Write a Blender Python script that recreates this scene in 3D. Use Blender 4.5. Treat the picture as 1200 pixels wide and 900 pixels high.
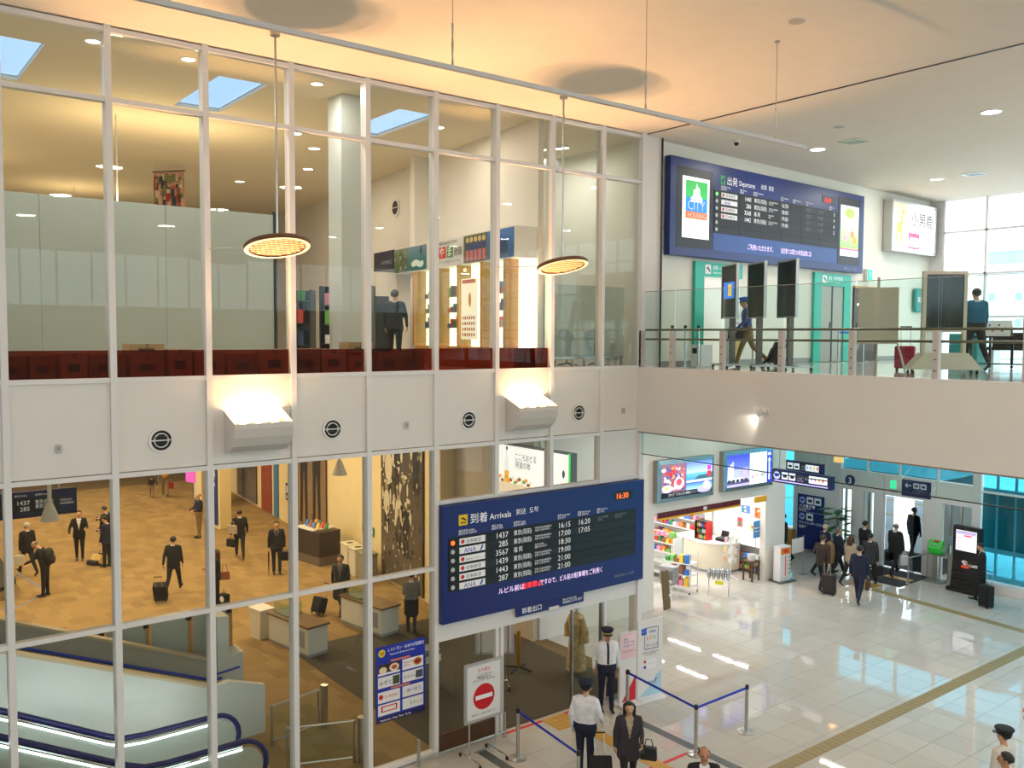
import bpy, bmesh, math, random
import numpy as np
from mathutils import Matrix, Vector
PI = math.pi
random.seed(7)
sc = bpy.context.scene
for o in list(bpy.data.objects): bpy.data.objects.remove(o)
COL = sc.collection

# ------------------------------------------------------------------ camera
EYE = Vector((0.0, 0.0, 7.8))
yaw, pitch, roll = math.radians(52.3), math.radians(3.1), math.radians(0.26)
F0 = Vector((-math.sin(yaw), math.cos(yaw), 0)); R0 = Vector((math.cos(yaw), math.sin(yaw), 0)); U0 = Vector((0, 0, 1))
fw = F0*math.cos(pitch) - U0*math.sin(pitch); up = U0*math.cos(pitch) + F0*math.sin(pitch)
rt = R0*math.cos(roll) + up*math.sin(roll); u2 = up*math.cos(roll) - R0*math.sin(roll)
cd = bpy.data.cameras.new('camera'); cam = bpy.data.objects.new('camera', cd); COL.objects.link(cam)
cam.matrix_world = Matrix(((rt.x, u2.x, -fw.x, EYE.x), (rt.y, u2.y, -fw.y, EYE.y), (rt.z, u2.z, -fw.z, EYE.z), (0, 0, 0, 1)))
cd.sensor_width = 36.0; cd.lens = 1043.0/1200*36; cd.clip_start = 0.05; cd.clip_end = 1000
sc.camera = cam
# ------------------------------------------------------------------ world, view
w = bpy.data.worlds.new('sky'); sc.world = w; w.use_nodes = True
bg = w.node_tree.nodes['Background']; bg.inputs[0].default_value = (0.80, 0.93, 1.0, 1); bg.inputs[1].default_value = 4.2
vs = sc.view_settings
vs.view_transform = 'Standard'; vs.look = 'None'; vs.gamma = 1; vs.use_curve_mapping = False
vs.exposure = -0.3
try:
    sc.cycles.use_denoising = True
    sc.cycles.max_bounces = 10; sc.cycles.diffuse_bounces = 4; sc.cycles.glossy_bounces = 4
    sc.cycles.transparent_max_bounces = 32; sc.cycles.transmission_bounces = 6
    sc.cycles.sample_clamp_indirect = 4.0
    sc.cycles.caustics_reflective = False; sc.cycles.caustics_refractive = False
except Exception: pass

# ================================================================== helpers
def lin(c):
    out = []
    for v in c[:3]:
        v = v/255.0
        out.append(v/12.92 if v <= 0.04045 else ((v+0.055)/1.055)**2.4)
    return (out[0], out[1], out[2], 1.0)
MATS = {}
def mat(name, rgb=(200, 200, 200), rough=0.5, metal=0.0, spec=0.5, emit=0.0, noise=0.0, nscale=8.0, bump=0.0, stretch=None, ecol=None, coat=0.0):
    if name in MATS: return MATS[name]
    m = bpy.data.materials.new(name); m.use_nodes = True; nt = m.node_tree; b = nt.nodes['Principled BSDF']
    c = lin(rgb)
    b.inputs['Base Color'].default_value = c; b.inputs['Roughness'].default_value = rough
    b.inputs['Metallic'].default_value = metal; b.inputs['Specular IOR Level'].default_value = spec
    if coat: b.inputs['Coat Weight'].default_value = coat; b.inputs['Coat Roughness'].default_value = 0.04
    if emit:
        b.inputs['Emission Color'].default_value = lin(ecol) if ecol else c; b.inputs['Emission Strength'].default_value = emit
    if noise or bump:
        tc = nt.nodes.new('ShaderNodeTexCoord'); mp = nt.nodes.new('ShaderNodeMapping'); n = nt.nodes.new('ShaderNodeTexNoise')
        n.inputs['Scale'].default_value = nscale; n.inputs['Detail'].default_value = 4
        if stretch: mp.inputs['Scale'].default_value = stretch
        nt.links.new(tc.outputs['Object'], mp.inputs[0]); nt.links.new(mp.outputs[0], n.inputs['Vector'])
        if noise:
            r = nt.nodes.new('ShaderNodeValToRGB')
            r.color_ramp.elements[0].position = 0.3; r.color_ramp.elements[1].position = 0.7
            r.color_ramp.elements[0].color = tuple(max(0, x*(1-noise)) for x in c[:3])+(1,)
            r.color_ramp.elements[1].color = tuple(min(1, x*(1+noise*0.6)) for x in c[:3])+(1,)
            nt.links.new(n.outputs['Fac'], r.inputs[0]); nt.links.new(r.outputs[0], b.inputs['Base Color'])
        if bump:
            bp = nt.nodes.new('ShaderNodeBump'); bp.inputs['Strength'].default_value = bump; bp.inputs['Distance'].default_value = 0.01
            nt.links.new(n.outputs['Fac'], bp.inputs['Height']); nt.links.new(bp.outputs[0], b.inputs['Normal'])
    MATS[name] = m; return m
def island_mat(name, a, b_, rough=0.6, bump=0.0, nscale=60):
    m = bpy.data.materials.new(name); m.use_nodes = True; nt = m.node_tree; b = nt.nodes['Principled BSDF']
    g = nt.nodes.new('ShaderNodeNewGeometry'); r = nt.nodes.new('ShaderNodeValToRGB')
    r.color_ramp.elements[0].color = lin(a); r.color_ramp.elements[1].color = lin(b_)
    nt.links.new(g.outputs['Random Per Island'], r.inputs[0]); nt.links.new(r.outputs[0], b.inputs['Base Color'])
    b.inputs['Roughness'].default_value = rough
    if bump:
        n = nt.nodes.new('ShaderNodeTexNoise'); n.inputs['Scale'].default_value = nscale
        bp = nt.nodes.new('ShaderNodeBump'); bp.inputs['Strength'].default_value = bump; bp.inputs['Distance'].default_value = 0.01
        nt.links.new(n.outputs['Fac'], bp.inputs['Height']); nt.links.new(bp.outputs[0], b.inputs['Normal'])
    MATS[name] = m; return m
def objrand_mat(name, a, b_, rough):
    m = bpy.data.materials.new(name); m.use_nodes = True; nt = m.node_tree; b = nt.nodes['Principled BSDF']
    g = nt.nodes.new('ShaderNodeObjectInfo'); r = nt.nodes.new('ShaderNodeValToRGB')
    r.color_ramp.elements[0].color = lin(a); r.color_ramp.elements[1].color = lin(b_)
    nt.links.new(g.outputs['Random'], r.inputs[0])
    tc = nt.nodes.new('ShaderNodeNewGeometry'); n = nt.nodes.new('ShaderNodeTexNoise'); n.inputs['Scale'].default_value = 3; n.inputs['Detail'].default_value = 6
    nt.links.new(tc.outputs['Position'], n.inputs['Vector'])
    mx = nt.nodes.new('ShaderNodeMix'); mx.data_type = 'RGBA'; mx.blend_type = 'MULTIPLY'; mx.inputs[0].default_value = 0.08
    nt.links.new(r.outputs[0], mx.inputs[6]); nt.links.new(n.outputs['Fac'], mx.inputs[7]); nt.links.new(mx.outputs[2], b.inputs['Base Color'])
    b.inputs['Roughness'].default_value = rough
    MATS[name] = m; return m
def glass(name, tint=(255, 255, 255), refl=0.03, edge=0.55, rough=0.0, frost=0.0, fcol=(200, 205, 200)):
    """architectural pane: clear transmission tinted by the glass, mirror reflection that grows toward grazing, optional frosted film"""
    m = bpy.data.materials.new(name); m.use_nodes = True; nt = m.node_tree; nt.nodes.clear()
    out = nt.nodes.new('ShaderNodeOutputMaterial'); tr = nt.nodes.new('ShaderNodeBsdfTransparent'); gl = nt.nodes.new('ShaderNodeBsdfGlossy')
    tr.inputs[0].default_value = lin(tint); gl.inputs['Roughness'].default_value = rough; gl.inputs[0].default_value = (1, 1, 1, 1)
    lw = nt.nodes.new('ShaderNodeLayerWeight'); lw.inputs[0].default_value = 0.5
    pw = nt.nodes.new('ShaderNodeMath'); pw.operation = 'POWER'; pw.inputs[1].default_value = 4.0
    ma = nt.nodes.new('ShaderNodeMath'); ma.operation = 'MULTIPLY_ADD'; ma.inputs[1].default_value = edge; ma.inputs[2].default_value = refl
    mx = nt.nodes.new('ShaderNodeMixShader')
    nt.links.new(lw.outputs['Facing'], pw.inputs[0]); nt.links.new(pw.outputs[0], ma.inputs[0]); nt.links.new(ma.outputs[0], mx.inputs[0])
    src = tr
    if frost:
        df = nt.nodes.new('ShaderNodeBsdfDiffuse'); df.inputs[0].default_value = lin(fcol)
        m2 = nt.nodes.new('ShaderNodeMixShader'); m2.inputs[0].default_value = frost
        nt.links.new(tr.outputs[0], m2.inputs[1]); nt.links.new(df.outputs[0], m2.inputs[2]); src = m2
    nt.links.new(src.outputs[0], mx.inputs[1]); nt.links.new(gl.outputs[0], mx.inputs[2]); nt.links.new(mx.outputs[0], out.inputs[0])
    MATS[name] = m; return m
def print_mat(name, strength=0.0):
    m = bpy.data.materials.new(name); m.use_nodes = True; nt = m.node_tree; b = nt.nodes['Principled BSDF']
    a = nt.nodes.new('ShaderNodeAttribute'); a.attribute_name = 'ink'
    nt.links.new(a.outputs['Color'], b.inputs['Base Color']); b.inputs['Roughness'].default_value = 0.35
    if strength:
        nt.links.new(a.outputs['Color'], b.inputs['Emission Color']); b.inputs['Emission Strength'].default_value = strength
    MATS[name] = m; return m

class MB:
    def __init__(s): s.v = []; s.f = []; s.m = []; s.c = []
    def _add(s, vs, fs, m=0, c=None):
        o = len(s.v); s.v += [tuple(v) for v in vs]; s.f += [tuple(i+o for i in f) for f in fs]; s.m += [m]*len(fs); s.c += [c]*len(fs); return s
    def box(s, x0, x1, y0, y1, z0, z1, m=0, c=None):
        vs = [(x0,y0,z0),(x1,y0,z0),(x1,y1,z0),(x0,y1,z0),(x0,y0,z1),(x1,y0,z1),(x1,y1,z1),(x0,y1,z1)]
        return s._add(vs, [(0,3,2,1),(4,5,6,7),(0,1,5,4),(1,2,6,5),(2,3,7,6),(3,0,4,7)], m, c)
    def cbox(s, cx, cy, cz, sx, sy, sz, m=0, rz=0, rx=0, ry=0):
        M = Matrix.Translation((cx, cy, cz)) @ Matrix.Rotation(rz, 4, 'Z') @ Matrix.Rotation(ry, 4, 'Y') @ Matrix.Rotation(rx, 4, 'X')
        vs = [M @ Vector((a*sx/2, b*sy/2, c*sz/2)) for a, b, c in ((-1,-1,-1),(1,-1,-1),(1,1,-1),(-1,1,-1),(-1,-1,1),(1,-1,1),(1,1,1),(-1,1,1))]
        return s._add(vs, [(0,3,2,1),(4,5,6,7),(0,1,5,4),(1,2,6,5),(2,3,7,6),(3,0,4,7)], m)
    def quad(s, a, b, c, d, m=0, col=None): return s._add([a, b, c, d], [(0,1,2,3)], m, col)
    def tube(s, pts, r, n=8, m=0, closed=False):
        pts = [Vector(p) for p in pts]; k = len(pts); rs = r if isinstance(r, (list, tuple)) else [r]*k
        vs = []; fs = []; prev = None
        for i, p in enumerate(pts):
            if closed: t = pts[(i+1) % k]-pts[i-1]
            else: t = pts[min(i+1, k-1)]-pts[max(i-1, 0)]
            t.normalize()
            if prev is None:
                a = Vector((0, 0, 1)) if abs(t.z) < 0.9 else Vector((1, 0, 0)); u = t.cross(a).normalized()
            else: u = (prev - t*prev.dot(t)).normalized()
            prev = u; v = t.cross(u)
            vs += [p+(u*math.cos(2*PI*j/n)+v*math.sin(2*PI*j/n))*rs[i] for j in range(n)]
        for i in range(k if closed else k-1):
            a = i*n; b = ((i+1) % k)*n
            fs += [(a+j, a+(j+1) % n, b+(j+1) % n, b+j) for j in range(n)]
        if not closed: fs += [tuple(range(n-1, -1, -1)), tuple((k-1)*n+j for j in range(n))]
        return s._add(vs, fs, m)
    def lathe(s, prof, c=(0, 0, 0), n=24, m=0, cap=True):
        vs = []; fs = []; k = len(prof)
        for r, z in prof: vs += [(c[0]+r*math.cos(2*PI*j/n), c[1]+r*math.sin(2*PI*j/n), c[2]+z) for j in range(n)]
        for i in range(k-1): fs += [(i*n+j, i*n+(j+1) % n, (i+1)*n+(j+1) % n, (i+1)*n+j) for j in range(n)]
        if cap: fs += [tuple(range(n-1, -1, -1)), tuple((k-1)*n+j for j in range(n))]
        return s._add(vs, fs, m)
    def ell(s, c, r, n=12, k=8, m=0):
        vs = []; fs = []
        for i in range(k+1):
            t = PI*i/k
            vs += [(c[0]+r[0]*math.sin(t)*math.cos(2*PI*j/n), c[1]+r[1]*math.sin(t)*math.sin(2*PI*j/n), c[2]-r[2]*math.cos(t)) for j in range(n)]
        for i in range(k): fs += [(i*n+j, i*n+(j+1) % n, (i+1)*n+(j+1) % n, (i+1)*n+j) for j in range(n)]
        return s._add(vs, fs, m)
    def prism(s, poly, axis, a, b, m=0):
        """poly of 2D points extruded along axis ('x','y','z') from a to b"""
        def P(u, v, t): return {'x': (t, u, v), 'y': (u, t, v), 'z': (u, v, t)}[axis]
        n = len(poly); vs = [P(u, v, a) for u, v in poly]+[P(u, v, b) for u, v in poly]
        fs = [tuple(range(n)), tuple(range(2*n-1, n-1, -1))]+[(i, i+n, (i+1) % n+n, (i+1) % n) for i in range(n)]
        return s._add(vs, fs, m)
    def mesh(s, name, mats, smooth=False):
        me = bpy.data.meshes.new(name); me.from_pydata([tuple(v) for v in s.v], [], s.f)
        ms = mats if isinstance(mats, (list, tuple)) else [mats]
        for m in ms: me.materials.append(m)
        me.polygons.foreach_set('material_index', s.m)
        if any(c is not None for c in s.c):
            at = me.color_attributes.new('ink', 'FLOAT_COLOR', 'CORNER'); arr = []
            for p, c in zip(s.f, s.c): arr += list(lin(c or (255, 255, 255)))*len(p)
            at.data.foreach_set('color', arr)
        bm = bmesh.new(); bm.from_mesh(me)
        if not any(c is not None for c in s.c): bmesh.ops.recalc_face_normals(bm, faces=bm.faces)
        bm.to_mesh(me); bm.free()
        if smooth:
            me.polygons.foreach_set('use_smooth', [True]*len(me.polygons))
            try: me.set_sharp_from_angle(angle=math.radians(40))
            except Exception: pass
        me.update(); return me
    def build(s, name, mats, parent=None, loc=None, rz=0, smooth=False, bevel=0):
        o = bpy.data.objects.new(name, s.mesh(name, mats, smooth)); COL.objects.link(o)
        if parent: o.parent = parent
        if loc: o.location = loc
        if rz: o.rotation_euler = (0, 0, rz)
        if bevel:
            b = o.modifiers.new('bevel', 'BEVEL'); b.width = bevel; b.segments = 2; b.limit_method = 'ANGLE'
        return o
def tag(o, label, cat, group=None):
    o['label'] = label; o['category'] = cat
    if group: o['group'] = group
    return o
def struct(o): o['kind'] = 'structure'; return o
def stuff(o): o['kind'] = 'stuff'; return o
def empty(name, loc=(0, 0, 0), rz=0, parent=None):
    o = bpy.data.objects.new(name, None); COL.objects.link(o); o.location = loc; o.rotation_euler = (0, 0, rz); o.empty_display_size = 0.1
    if parent: o.parent = parent
    return o
def thing(name, label, cat, loc=(0, 0, 0), rz=0, group=None): return tag(empty(name, loc, rz), label, cat, group)
def copy_tree(o, parent=None):
    c = o.copy(); COL.objects.link(c); c.parent = parent
    for ch in list(o.children): copy_tree(ch, c)
    return c
def inst(src, name, parent, loc, rz=0, scale=None):
    o = bpy.data.objects.new(name, src); COL.objects.link(o); o.parent = parent; o.location = loc; o.rotation_euler = (0, 0, rz)
    if scale: o.scale = scale
    return o
def facing(dx, dy): return math.atan2(-dx, dy)
TEXTS = []
def txt(parent, s, x, z, size, m, y=-0.006, align='LEFT', sx=1.0, name='lettering', ext=0.0):
    cu = bpy.data.curves.new('lettering', 'FONT'); cu.body = s; cu.size = size; cu.align_x = align; cu.resolution_u = 2; cu.extrude = ext
    o = bpy.data.objects.new('text', cu); COL.objects.link(o)
    TEXTS.append((o, name, parent, Matrix.Translation((x, y, z)) @ Matrix.Rotation(PI/2, 4, 'X') @ Matrix.Diagonal((sx, 1, 1, 1)), m))
class Ink(MB):
    """flat print in the local XZ plane, facing local -Y; every layer one step prouder"""
    def rect(s, x0, x1, z0, z1, c, l=0): y = -0.0015*l; return s.quad((x0,y,z0),(x1,y,z0),(x1,y,z1),(x0,y,z1), 0, c)
    def poly(s, pts, c, l=0): return s._add([(x, -0.0015*l, z) for x, z in pts], [tuple(range(len(pts)))], 0, c)
    def disc(s, cx, cz, rx, rz, c, l=0, n=18): return s.poly([(cx+rx*math.cos(2*PI*i/n), cz+rz*math.sin(2*PI*i/n)) for i in range(n)], c, l)
    def grad(s, x0, x1, z0, z1, ca, cb, l=0, n=8):
        for i in range(n):
            t = i/(n-1); s.rect(x0, x1, z0+(z1-z0)*i/n, z0+(z1-z0)*(i+1)/n, tuple(ca[k]+(cb[k]-ca[k])*t for k in range(3)), l)
        return s
    def put(s, name, parent, y=-0.006, lit=False, x=0, z=0):
        o = s.build(name, MATS['print_lit'] if lit else MATS['print']); o.parent = parent; o.location = (x, y, z); return o

# ------------------------------------------------------------------ materials
WHITE = mat('white_paint', (236, 230, 222), 0.55, noise=0.02, nscale=2)
PANEL = mat('white_panel', (232, 228, 224), 0.4, noise=0.02, nscale=1.5)
FRAME = mat('white_frame', (232, 230, 230), 0.35)
CEIL = mat('ceiling_paint', (238, 228, 214), 0.8, noise=0.02, nscale=3, bump=0.05)
CREAM = mat('cream_wall', (238, 236, 222), 0.6, noise=0.02, nscale=2)
STEEL = mat('brushed_steel', (190, 190, 188), 0.28, 1.0, noise=0.06, nscale=30)
CHROME = mat('chrome', (215, 215, 215), 0.12, 1.0)
DARKM = mat('dark_metal', (52, 50, 50), 0.4, 0.6)
BLACK = mat('black_plastic', (18, 18, 20), 0.4)
RUBBER = mat('black_rubber', (22, 22, 22), 0.7)
NAVY = mat('navy_board', (16, 36, 112), 0.35, noise=0.05, nscale=2)
NAVYD = mat('navy_dark', (20, 32, 88), 0.4)
FLAP = mat('flap_dark', (14, 20, 26), 0.5)
FLAP2 = mat('flap_dark_edge', (22, 30, 38), 0.5)
TWHITE = mat('print_white', (245, 245, 245), 0.5, emit=0.25)
TGREY = mat('print_grey', (150, 155, 165), 0.5)
TBLACK = mat('print_black', (25, 25, 28), 0.5)
TRED = mat('print_red', (215, 40, 40), 0.5)
TBLUE = mat('print_blue', (40, 70, 190), 0.5)
TORANGE = mat('led_orange', (255, 110, 30), 0.5, emit=2.2)
TLEDRED = mat('led_red', (255, 50, 40), 0.5, emit=2.0)
TLEDPINK = mat('led_pink', (245, 215, 255), 0.5, emit=1.2)
WOODD = mat('dark_wood', (86, 56, 34), 0.45, noise=0.25, nscale=6, stretch=(1, 1, 8))
WOODL = mat('light_wood', (196, 142, 72), 0.45, noise=0.2, nscale=6, stretch=(1, 1, 8))
BLUEB = mat('blue_belt', (28, 60, 190), 0.6)
BLUER = mat('blue_handrail', (28, 34, 110), 0.3)
TEAL = mat('teal_panel', (20, 190, 165), 0.4)
GRANITE = mat('dark_granite', (84, 90, 88), 0.25, noise=0.2, nscale=60)
YTILE = mat('tactile_beige', (150, 132, 84), 0.45, noise=0.08, nscale=20)
YTILE2 = mat('tactile_yellow', (206, 160, 70), 0.5, noise=0.08, nscale=20)
CARD = mat('cardboard', (178, 146, 100), 0.8, noise=0.08, nscale=12)
LEAF = mat('leaf_green', (38, 96, 44), 0.35, noise=0.25, nscale=9)
MAT_FLOOR = objrand_mat('polished_tile', (198, 193, 184), (204, 200, 191), 0.035)
GROUT = mat('tile_joint', (168, 162, 152), 0.6)
CARPET = island_mat('carpet_tiles', (142, 116, 76), (164, 136, 90), 0.95, 0.2, 120)
CARPETD = mat('carpet_base', (120, 100, 70), 0.95)
DOORMAT = mat('door_mat', (62, 62, 64), 0.95, noise=0.15, nscale=90)
GLASSW = glass('clear_glass', (246, 248, 245), 0.014, 0.4)
GLASSU = glass('upper_window_glass', (250, 252, 252), 0.02, 0.4)
GLASSR = glass('railing_glass', (241, 249, 247), 0.02, 0.4)
GLASST = glass('turquoise_glass', (146, 216, 231), 0.02, 0.4)
def frosted(name, rgb, trans=0.5):
    m = bpy.data.materials.new(name); m.use_nodes = True; nt = m.node_tree; nt.nodes.clear(); out = nt.nodes.new('ShaderNodeOutputMaterial')
    d = nt.nodes.new('ShaderNodeBsdfDiffuse'); t = nt.nodes.new('ShaderNodeBsdfTranslucent'); mx = nt.nodes.new('ShaderNodeMixShader'); mx.inputs[0].default_value = trans
    n = nt.nodes.new('ShaderNodeTexNoise'); n.inputs['Scale'].default_value = 1.2; n.inputs['Detail'].default_value = 5
    rp = nt.nodes.new('ShaderNodeValToRGB'); rp.color_ramp.elements[0].position = 0.35; rp.color_ramp.elements[1].position = 0.65; c = lin(rgb)
    rp.color_ramp.elements[0].color = tuple(v*0.93 for v in c[:3])+(1,); rp.color_ramp.elements[1].color = c; nt.links.new(n.outputs['Fac'], rp.inputs[0])
    for q in (d, t): nt.links.new(rp.outputs[0], q.inputs[0])
    nt.links.new(d.outputs[0], mx.inputs[1]); nt.links.new(t.outputs[0], mx.inputs[2]); nt.links.new(mx.outputs[0], out.inputs[0]); MATS[name] = m; return m
GLASSF = frosted('frosted_film', (206, 212, 204), 0.35)
FILMR = glass('red_film', (188, 122, 100), 0.018, 0.4)
FROSTG = glass('frosted_glass', (240, 245, 243), 0.015, 0.25, frost=0.4, fcol=(214, 222, 218))
LAMPW = mat('lamp_white', (255, 250, 235), 0.5, emit=9.0)
LAMPWARM = mat('lamp_warm', (255, 225, 170), 0.5, emit=14.0)
LAMPD = mat('disc_rim_glow', (255, 236, 200), 0.5, emit=2.2)
STRIP = mat('strip_white', (240, 255, 255), 0.5, emit=5.0)
EXITG = mat('exit_sign_green', (40, 220, 150), 0.5, emit=1.3)
print_mat('print'); print_mat('print_lit', 0.95)

def area(name, parent, loc, size, power, col=(1, 1, 1), rot=(0, 0, 0), shape='DISK', size_y=None, spread=None):
    l = bpy.data.lights.new(name, 'AREA'); l.shape = shape; l.size = size; l.energy = power; l.color = col
    if size_y: l.size_y = size_y
    if spread: l.spread = spread
    o = bpy.data.objects.new(name, l); COL.objects.link(o); o.location = loc; o.rotation_euler = rot
    if parent: o.parent = parent
    return o
def spot(name, parent, loc, target, power, col, cone, blend=0.3, rad=0.03):
    l = bpy.data.lights.new(name, 'SPOT'); l.energy = power; l.color = col; l.spot_size = cone; l.spot_blend = blend; l.shadow_soft_size = rad
    o = bpy.data.objects.new(name, l); COL.objects.link(o); o.location = loc
    o.rotation_euler = (Vector(target)-Vector(loc)).to_track_quat('-Z', 'Y').to_euler()
    if parent: o.parent = parent
    return o
WARM = (1.0, 0.62, 0.30); SOFT = (1.0, 0.86, 0.70); DAY = (1.0, 0.97, 0.92)

# ================================================================== the setting
GX = -13.7; Z2 = 7.12; ZC = 12.15; ZB = 5.74; FY = 14.0; EY = 28.4; SX = -17.3
MY = [1.91+1.375*k for k in range(-4, 9)]+[14.12]
def wallx(y): return -13.85-0.06*(y-14.75)      # departures wall line
def slant1(x): return 13.75+0.098*(-22-x)       # wall of the baggage hall
def slant2(x): return 11.62+0.119*(-15.9-x)     # wall of the upper shop

# --- ground floor of the hall: joint bed, polished tiles, tactile tiles
fl = struct(MB().box(GX, 14, -10, FY, -0.12, -0.012).box(-25, 14, FY, 34, -0.12, -0.012).build('floor', GROUT))
T = 0.72
tm = MB().box(0.003, T-0.003, 0.003, T-0.003, -0.012, 0).mesh('tile', MAT_FLOOR)
rest = MB(); cells = []
def incl(px, py, pz=0):
    d = Vector((px, py, pz))-EYE; zc = d.dot(fw)
    if zc <= 0: return None
    return 600+1043*d.dot(rt)/zc, 450-1043*d.dot(u2)/zc
for i in range(-35, 20):
    for j in range(-14, 48):
        x0 = -7.58+i*T; y0 = 16.69+j*T
        if x0+T > 14 or y0+T > 34 or y0 < -10: continue
        if y0 < FY-0.01 and x0 < GX: 
            continue
        if x0 < -25: continue
        q = incl(x0+T/2, y0+T/2); vis = q and -20 < q[0] < 1230 and 560 < q[1] < 925 and y0 < 28.2
        cells.append((x0, y0, vis))
vis = sorted([c for c in cells if c[2]], key=lambda c: (c[0]**2+c[1]**2))[:300]; vs_set = set(vis)
for c in cells:
    if c in vs_set: inst(tm, 'tile', fl, (c[0], c[1], 0))
    else: rest.box(c[0]+0.003, c[0]+T-0.003, c[1]+0.003, c[1]+T-0.003, -0.012, 0)
# strip between the first tile row and the glass wall
stuff(rest.box(GX, GX+0.36, -10, FY, -0.012, -0.0005).build('tile_field', MAT_FLOOR, fl))
tt = MB().box(0.002, 0.298, 0.002, 0.298, 0, 0.004)
for a in range(2): 
    for b in range(2): tt.box(0.02+a*0.145, 0.135+a*0.145, 0.02+b*0.145, 0.135+b*0.145, 0.004, 0.007)
tma = tt.mesh('tactile_tile', YTILE); tmb = tt.mesh('tactile_tile', YTILE2)
for k in range(42): inst(tma, 'tactile_tile', fl, (-9.6, 12.3+0.3*k, 0.0005))
for k in range(17): inst(tma, 'tactile_tile', fl, (-9.9-0.3*k, 24.9+0.03*k, 0.0005), -0.1)
for a in range(3):
    for b in range(2): inst(tmb, 'tactile_tile', fl, (-15.6+0.3*a, 25.6+0.3*b, 0.0006))
for k in range(4): inst(tmb, 'tactile_tile', fl, (-13.62+0.3*(k % 2), 10.95+0.3*(k//2)+0.35, 0.0006))
for k in range(10): inst(tmb, 'tactile_tile', fl, (-13.1+0.3*k, 11.65, 0.0006))
# dark inlay bands, red marking lines
for i, (x0, x1, y0, y1) in enumerate(((-12.6, -9.0, 12.75, 12.95), (-13.3, -11.3, 9.45, 9.65))):
    struct(MB().box(x0, x1, y0, y1, 0.0003, 0.002).build('trim_%d' % (i+1), GRANITE))
struct(MB().box(-13.62, -13.54, 10.3, 12.1, 0.0003, 0.003).build('trim_3', TRED))
struct(MB().box(-10.9, -10.82, 10.6, 12.72, 0.0003, 0.003).build('trim_4', TRED))

# --- baggage hall floor
bf = struct(MB().box(-62, GX, -10, 20, -0.12, -0.006).build('floor_baggage_hall', CARPETD))
ct = MB(); random.seed(3)
for i in range(0, 60):
    for j in range(0, 58):
        x0 = -48+i*0.57; y0 = -2+j*0.32+(0.16 if i % 2 else 0)
        if x0+0.57 > GX or y0 > slant1(x0)+0.2: continue
        ct.quad((x0, y0, 0), (x0+0.568, y0, 0), (x0+0.568, y0+0.318, 0), (x0, y0+0.318, 0))
stuff(ct.build('carpet_tile_field', CARPET, bf))

# --- upper floor slab with its fascia
struct(MB().box(-36, GX-0.15, -10, 34, 6.6, Z2-0.01).build('floor_upper_shop', mat('shop_floor', (196, 186, 170), 0.3)))
us = struct(empty('floor_upper'))
MB().box(GX-0.15, 14, FY+0.12, EY, 6.7, Z2).build('deck', mat('upper_floor', (206, 202, 196), 0.08), us)
MB().box(GX, 14, FY-0.02, FY+0.14, ZB, 7.14).build('fascia', PANEL, us)
MB().box(GX, 14, FY+0.0, FY+0.14, ZB-0.03, ZB).build('edge_trim', mat('edge_trim_grey', (150, 146, 140), 0.5), us)
MB().box(-25, 14, FY+0.14, EY, ZB, ZB+0.1).build('soffit', CEIL, us)
# smoke barrier glass below the fascia
sb = struct(empty('window_smoke_barrier'))
for k in range(5):
    x0 = GX+0.15+k*2.15
    MB().box(x0, x0+2.14, FY+0.05, FY+0.06, 5.25, ZB).build('pane', GLASSR, sb)
    MB().box(x0, x0+2.14, FY+0.04, FY+0.07, 5.235, 5.25).build('edge_strip', DARKM, sb)

# --- ceilings
struct(MB().box(GX-0.05, 14, -10, EY+0.2, ZC, ZC+0.2).box(-17, GX-0.05, 14.2, EY+0.2, ZC, ZC+0.2).build('ceiling', CEIL))
sl = struct(MB().box(GX+0.1, 14, 14.14, 14.18, ZC-0.012, ZC+0.01).build('trim_5', DARKM))
cu = MB(); ys = [-10, 1.9, 2.77, 5.4, 6.27, 8.9, 9.77, 14.2]
for a in range(len(ys)-1):
    if a % 2: cu.box(-17.55-0.0, -36, ys[a], ys[a+1], ZC, ZC+0.08); cu.box(GX-0.05, -15.1, ys[a], ys[a+1], ZC, ZC+0.08)
    else: cu.box(GX-0.05, -36, ys[a], ys[a+1], ZC, ZC+0.08)
struct(cu.build('ceiling_upper_shop', mat('shop_ceiling', (236, 224, 200), 0.8)))
for k, y0 in enumerate((1.9, 5.4, 8.9)):
    wdw = struct(empty('window_skylight_%d' % (k+1)))
    MB().box(-17.55, -15.1, y0, y0+0.87, ZC+0.06, ZC+0.07).build('pane', glass('skylight_glass%d' % k, (188, 200, 218), 0.02, 0.3), wdw)
struct(MB().box(-62, GX-0.1, -10, 20, 5.75, 5.9).build('ceiling_baggage_hall', mat('hall_ceiling', (235, 215, 175), 0.8)))

# --- outer walls
struct(MB().box(14, 14.2, -10, EY, 0, 9.0).box(14, 14.2, -10, EY, 11.3, ZC).build('wall_right', WHITE))
struct(MB().box(-36, 14, -10.2, -10, 0, 9.0).box(-36, 14, -10.2, -10, 11.3, ZC).box(-36, GX, -10.2, -10, 9.0, 11.3).build('wall_near', WHITE))
for nm, n_ in (('window_added_5', 20), ('window_added_6', 28)):  # added windows out of view, daylight for the fascia and wall band
    wv = struct(empty(nm))
    for k in range(n_):
        if nm == 'window_added_6': a, b = -10+k*1.3714, -10+(k+1)*1.3714; MB().box(14.05, 14.065, a+0.04, b-0.04, 9.0, 11.3).build('pane', GLASSU, wv); MB().box(14.0, 14.12, b-0.04, b+0.04, 9.0, 11.3).build('window_frame', FRAME, wv)
        else: a, b = GX+k*1.385, GX+(k+1)*1.385; MB().box(a+0.04, b-0.04, -10.065, -10.05, 9.0, 11.3).build('pane', GLASSU, wv); MB().box(b-0.04, b+0.04, -10.12, -10.0, 9.0, 11.3).build('window_frame', FRAME, wv)
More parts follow.
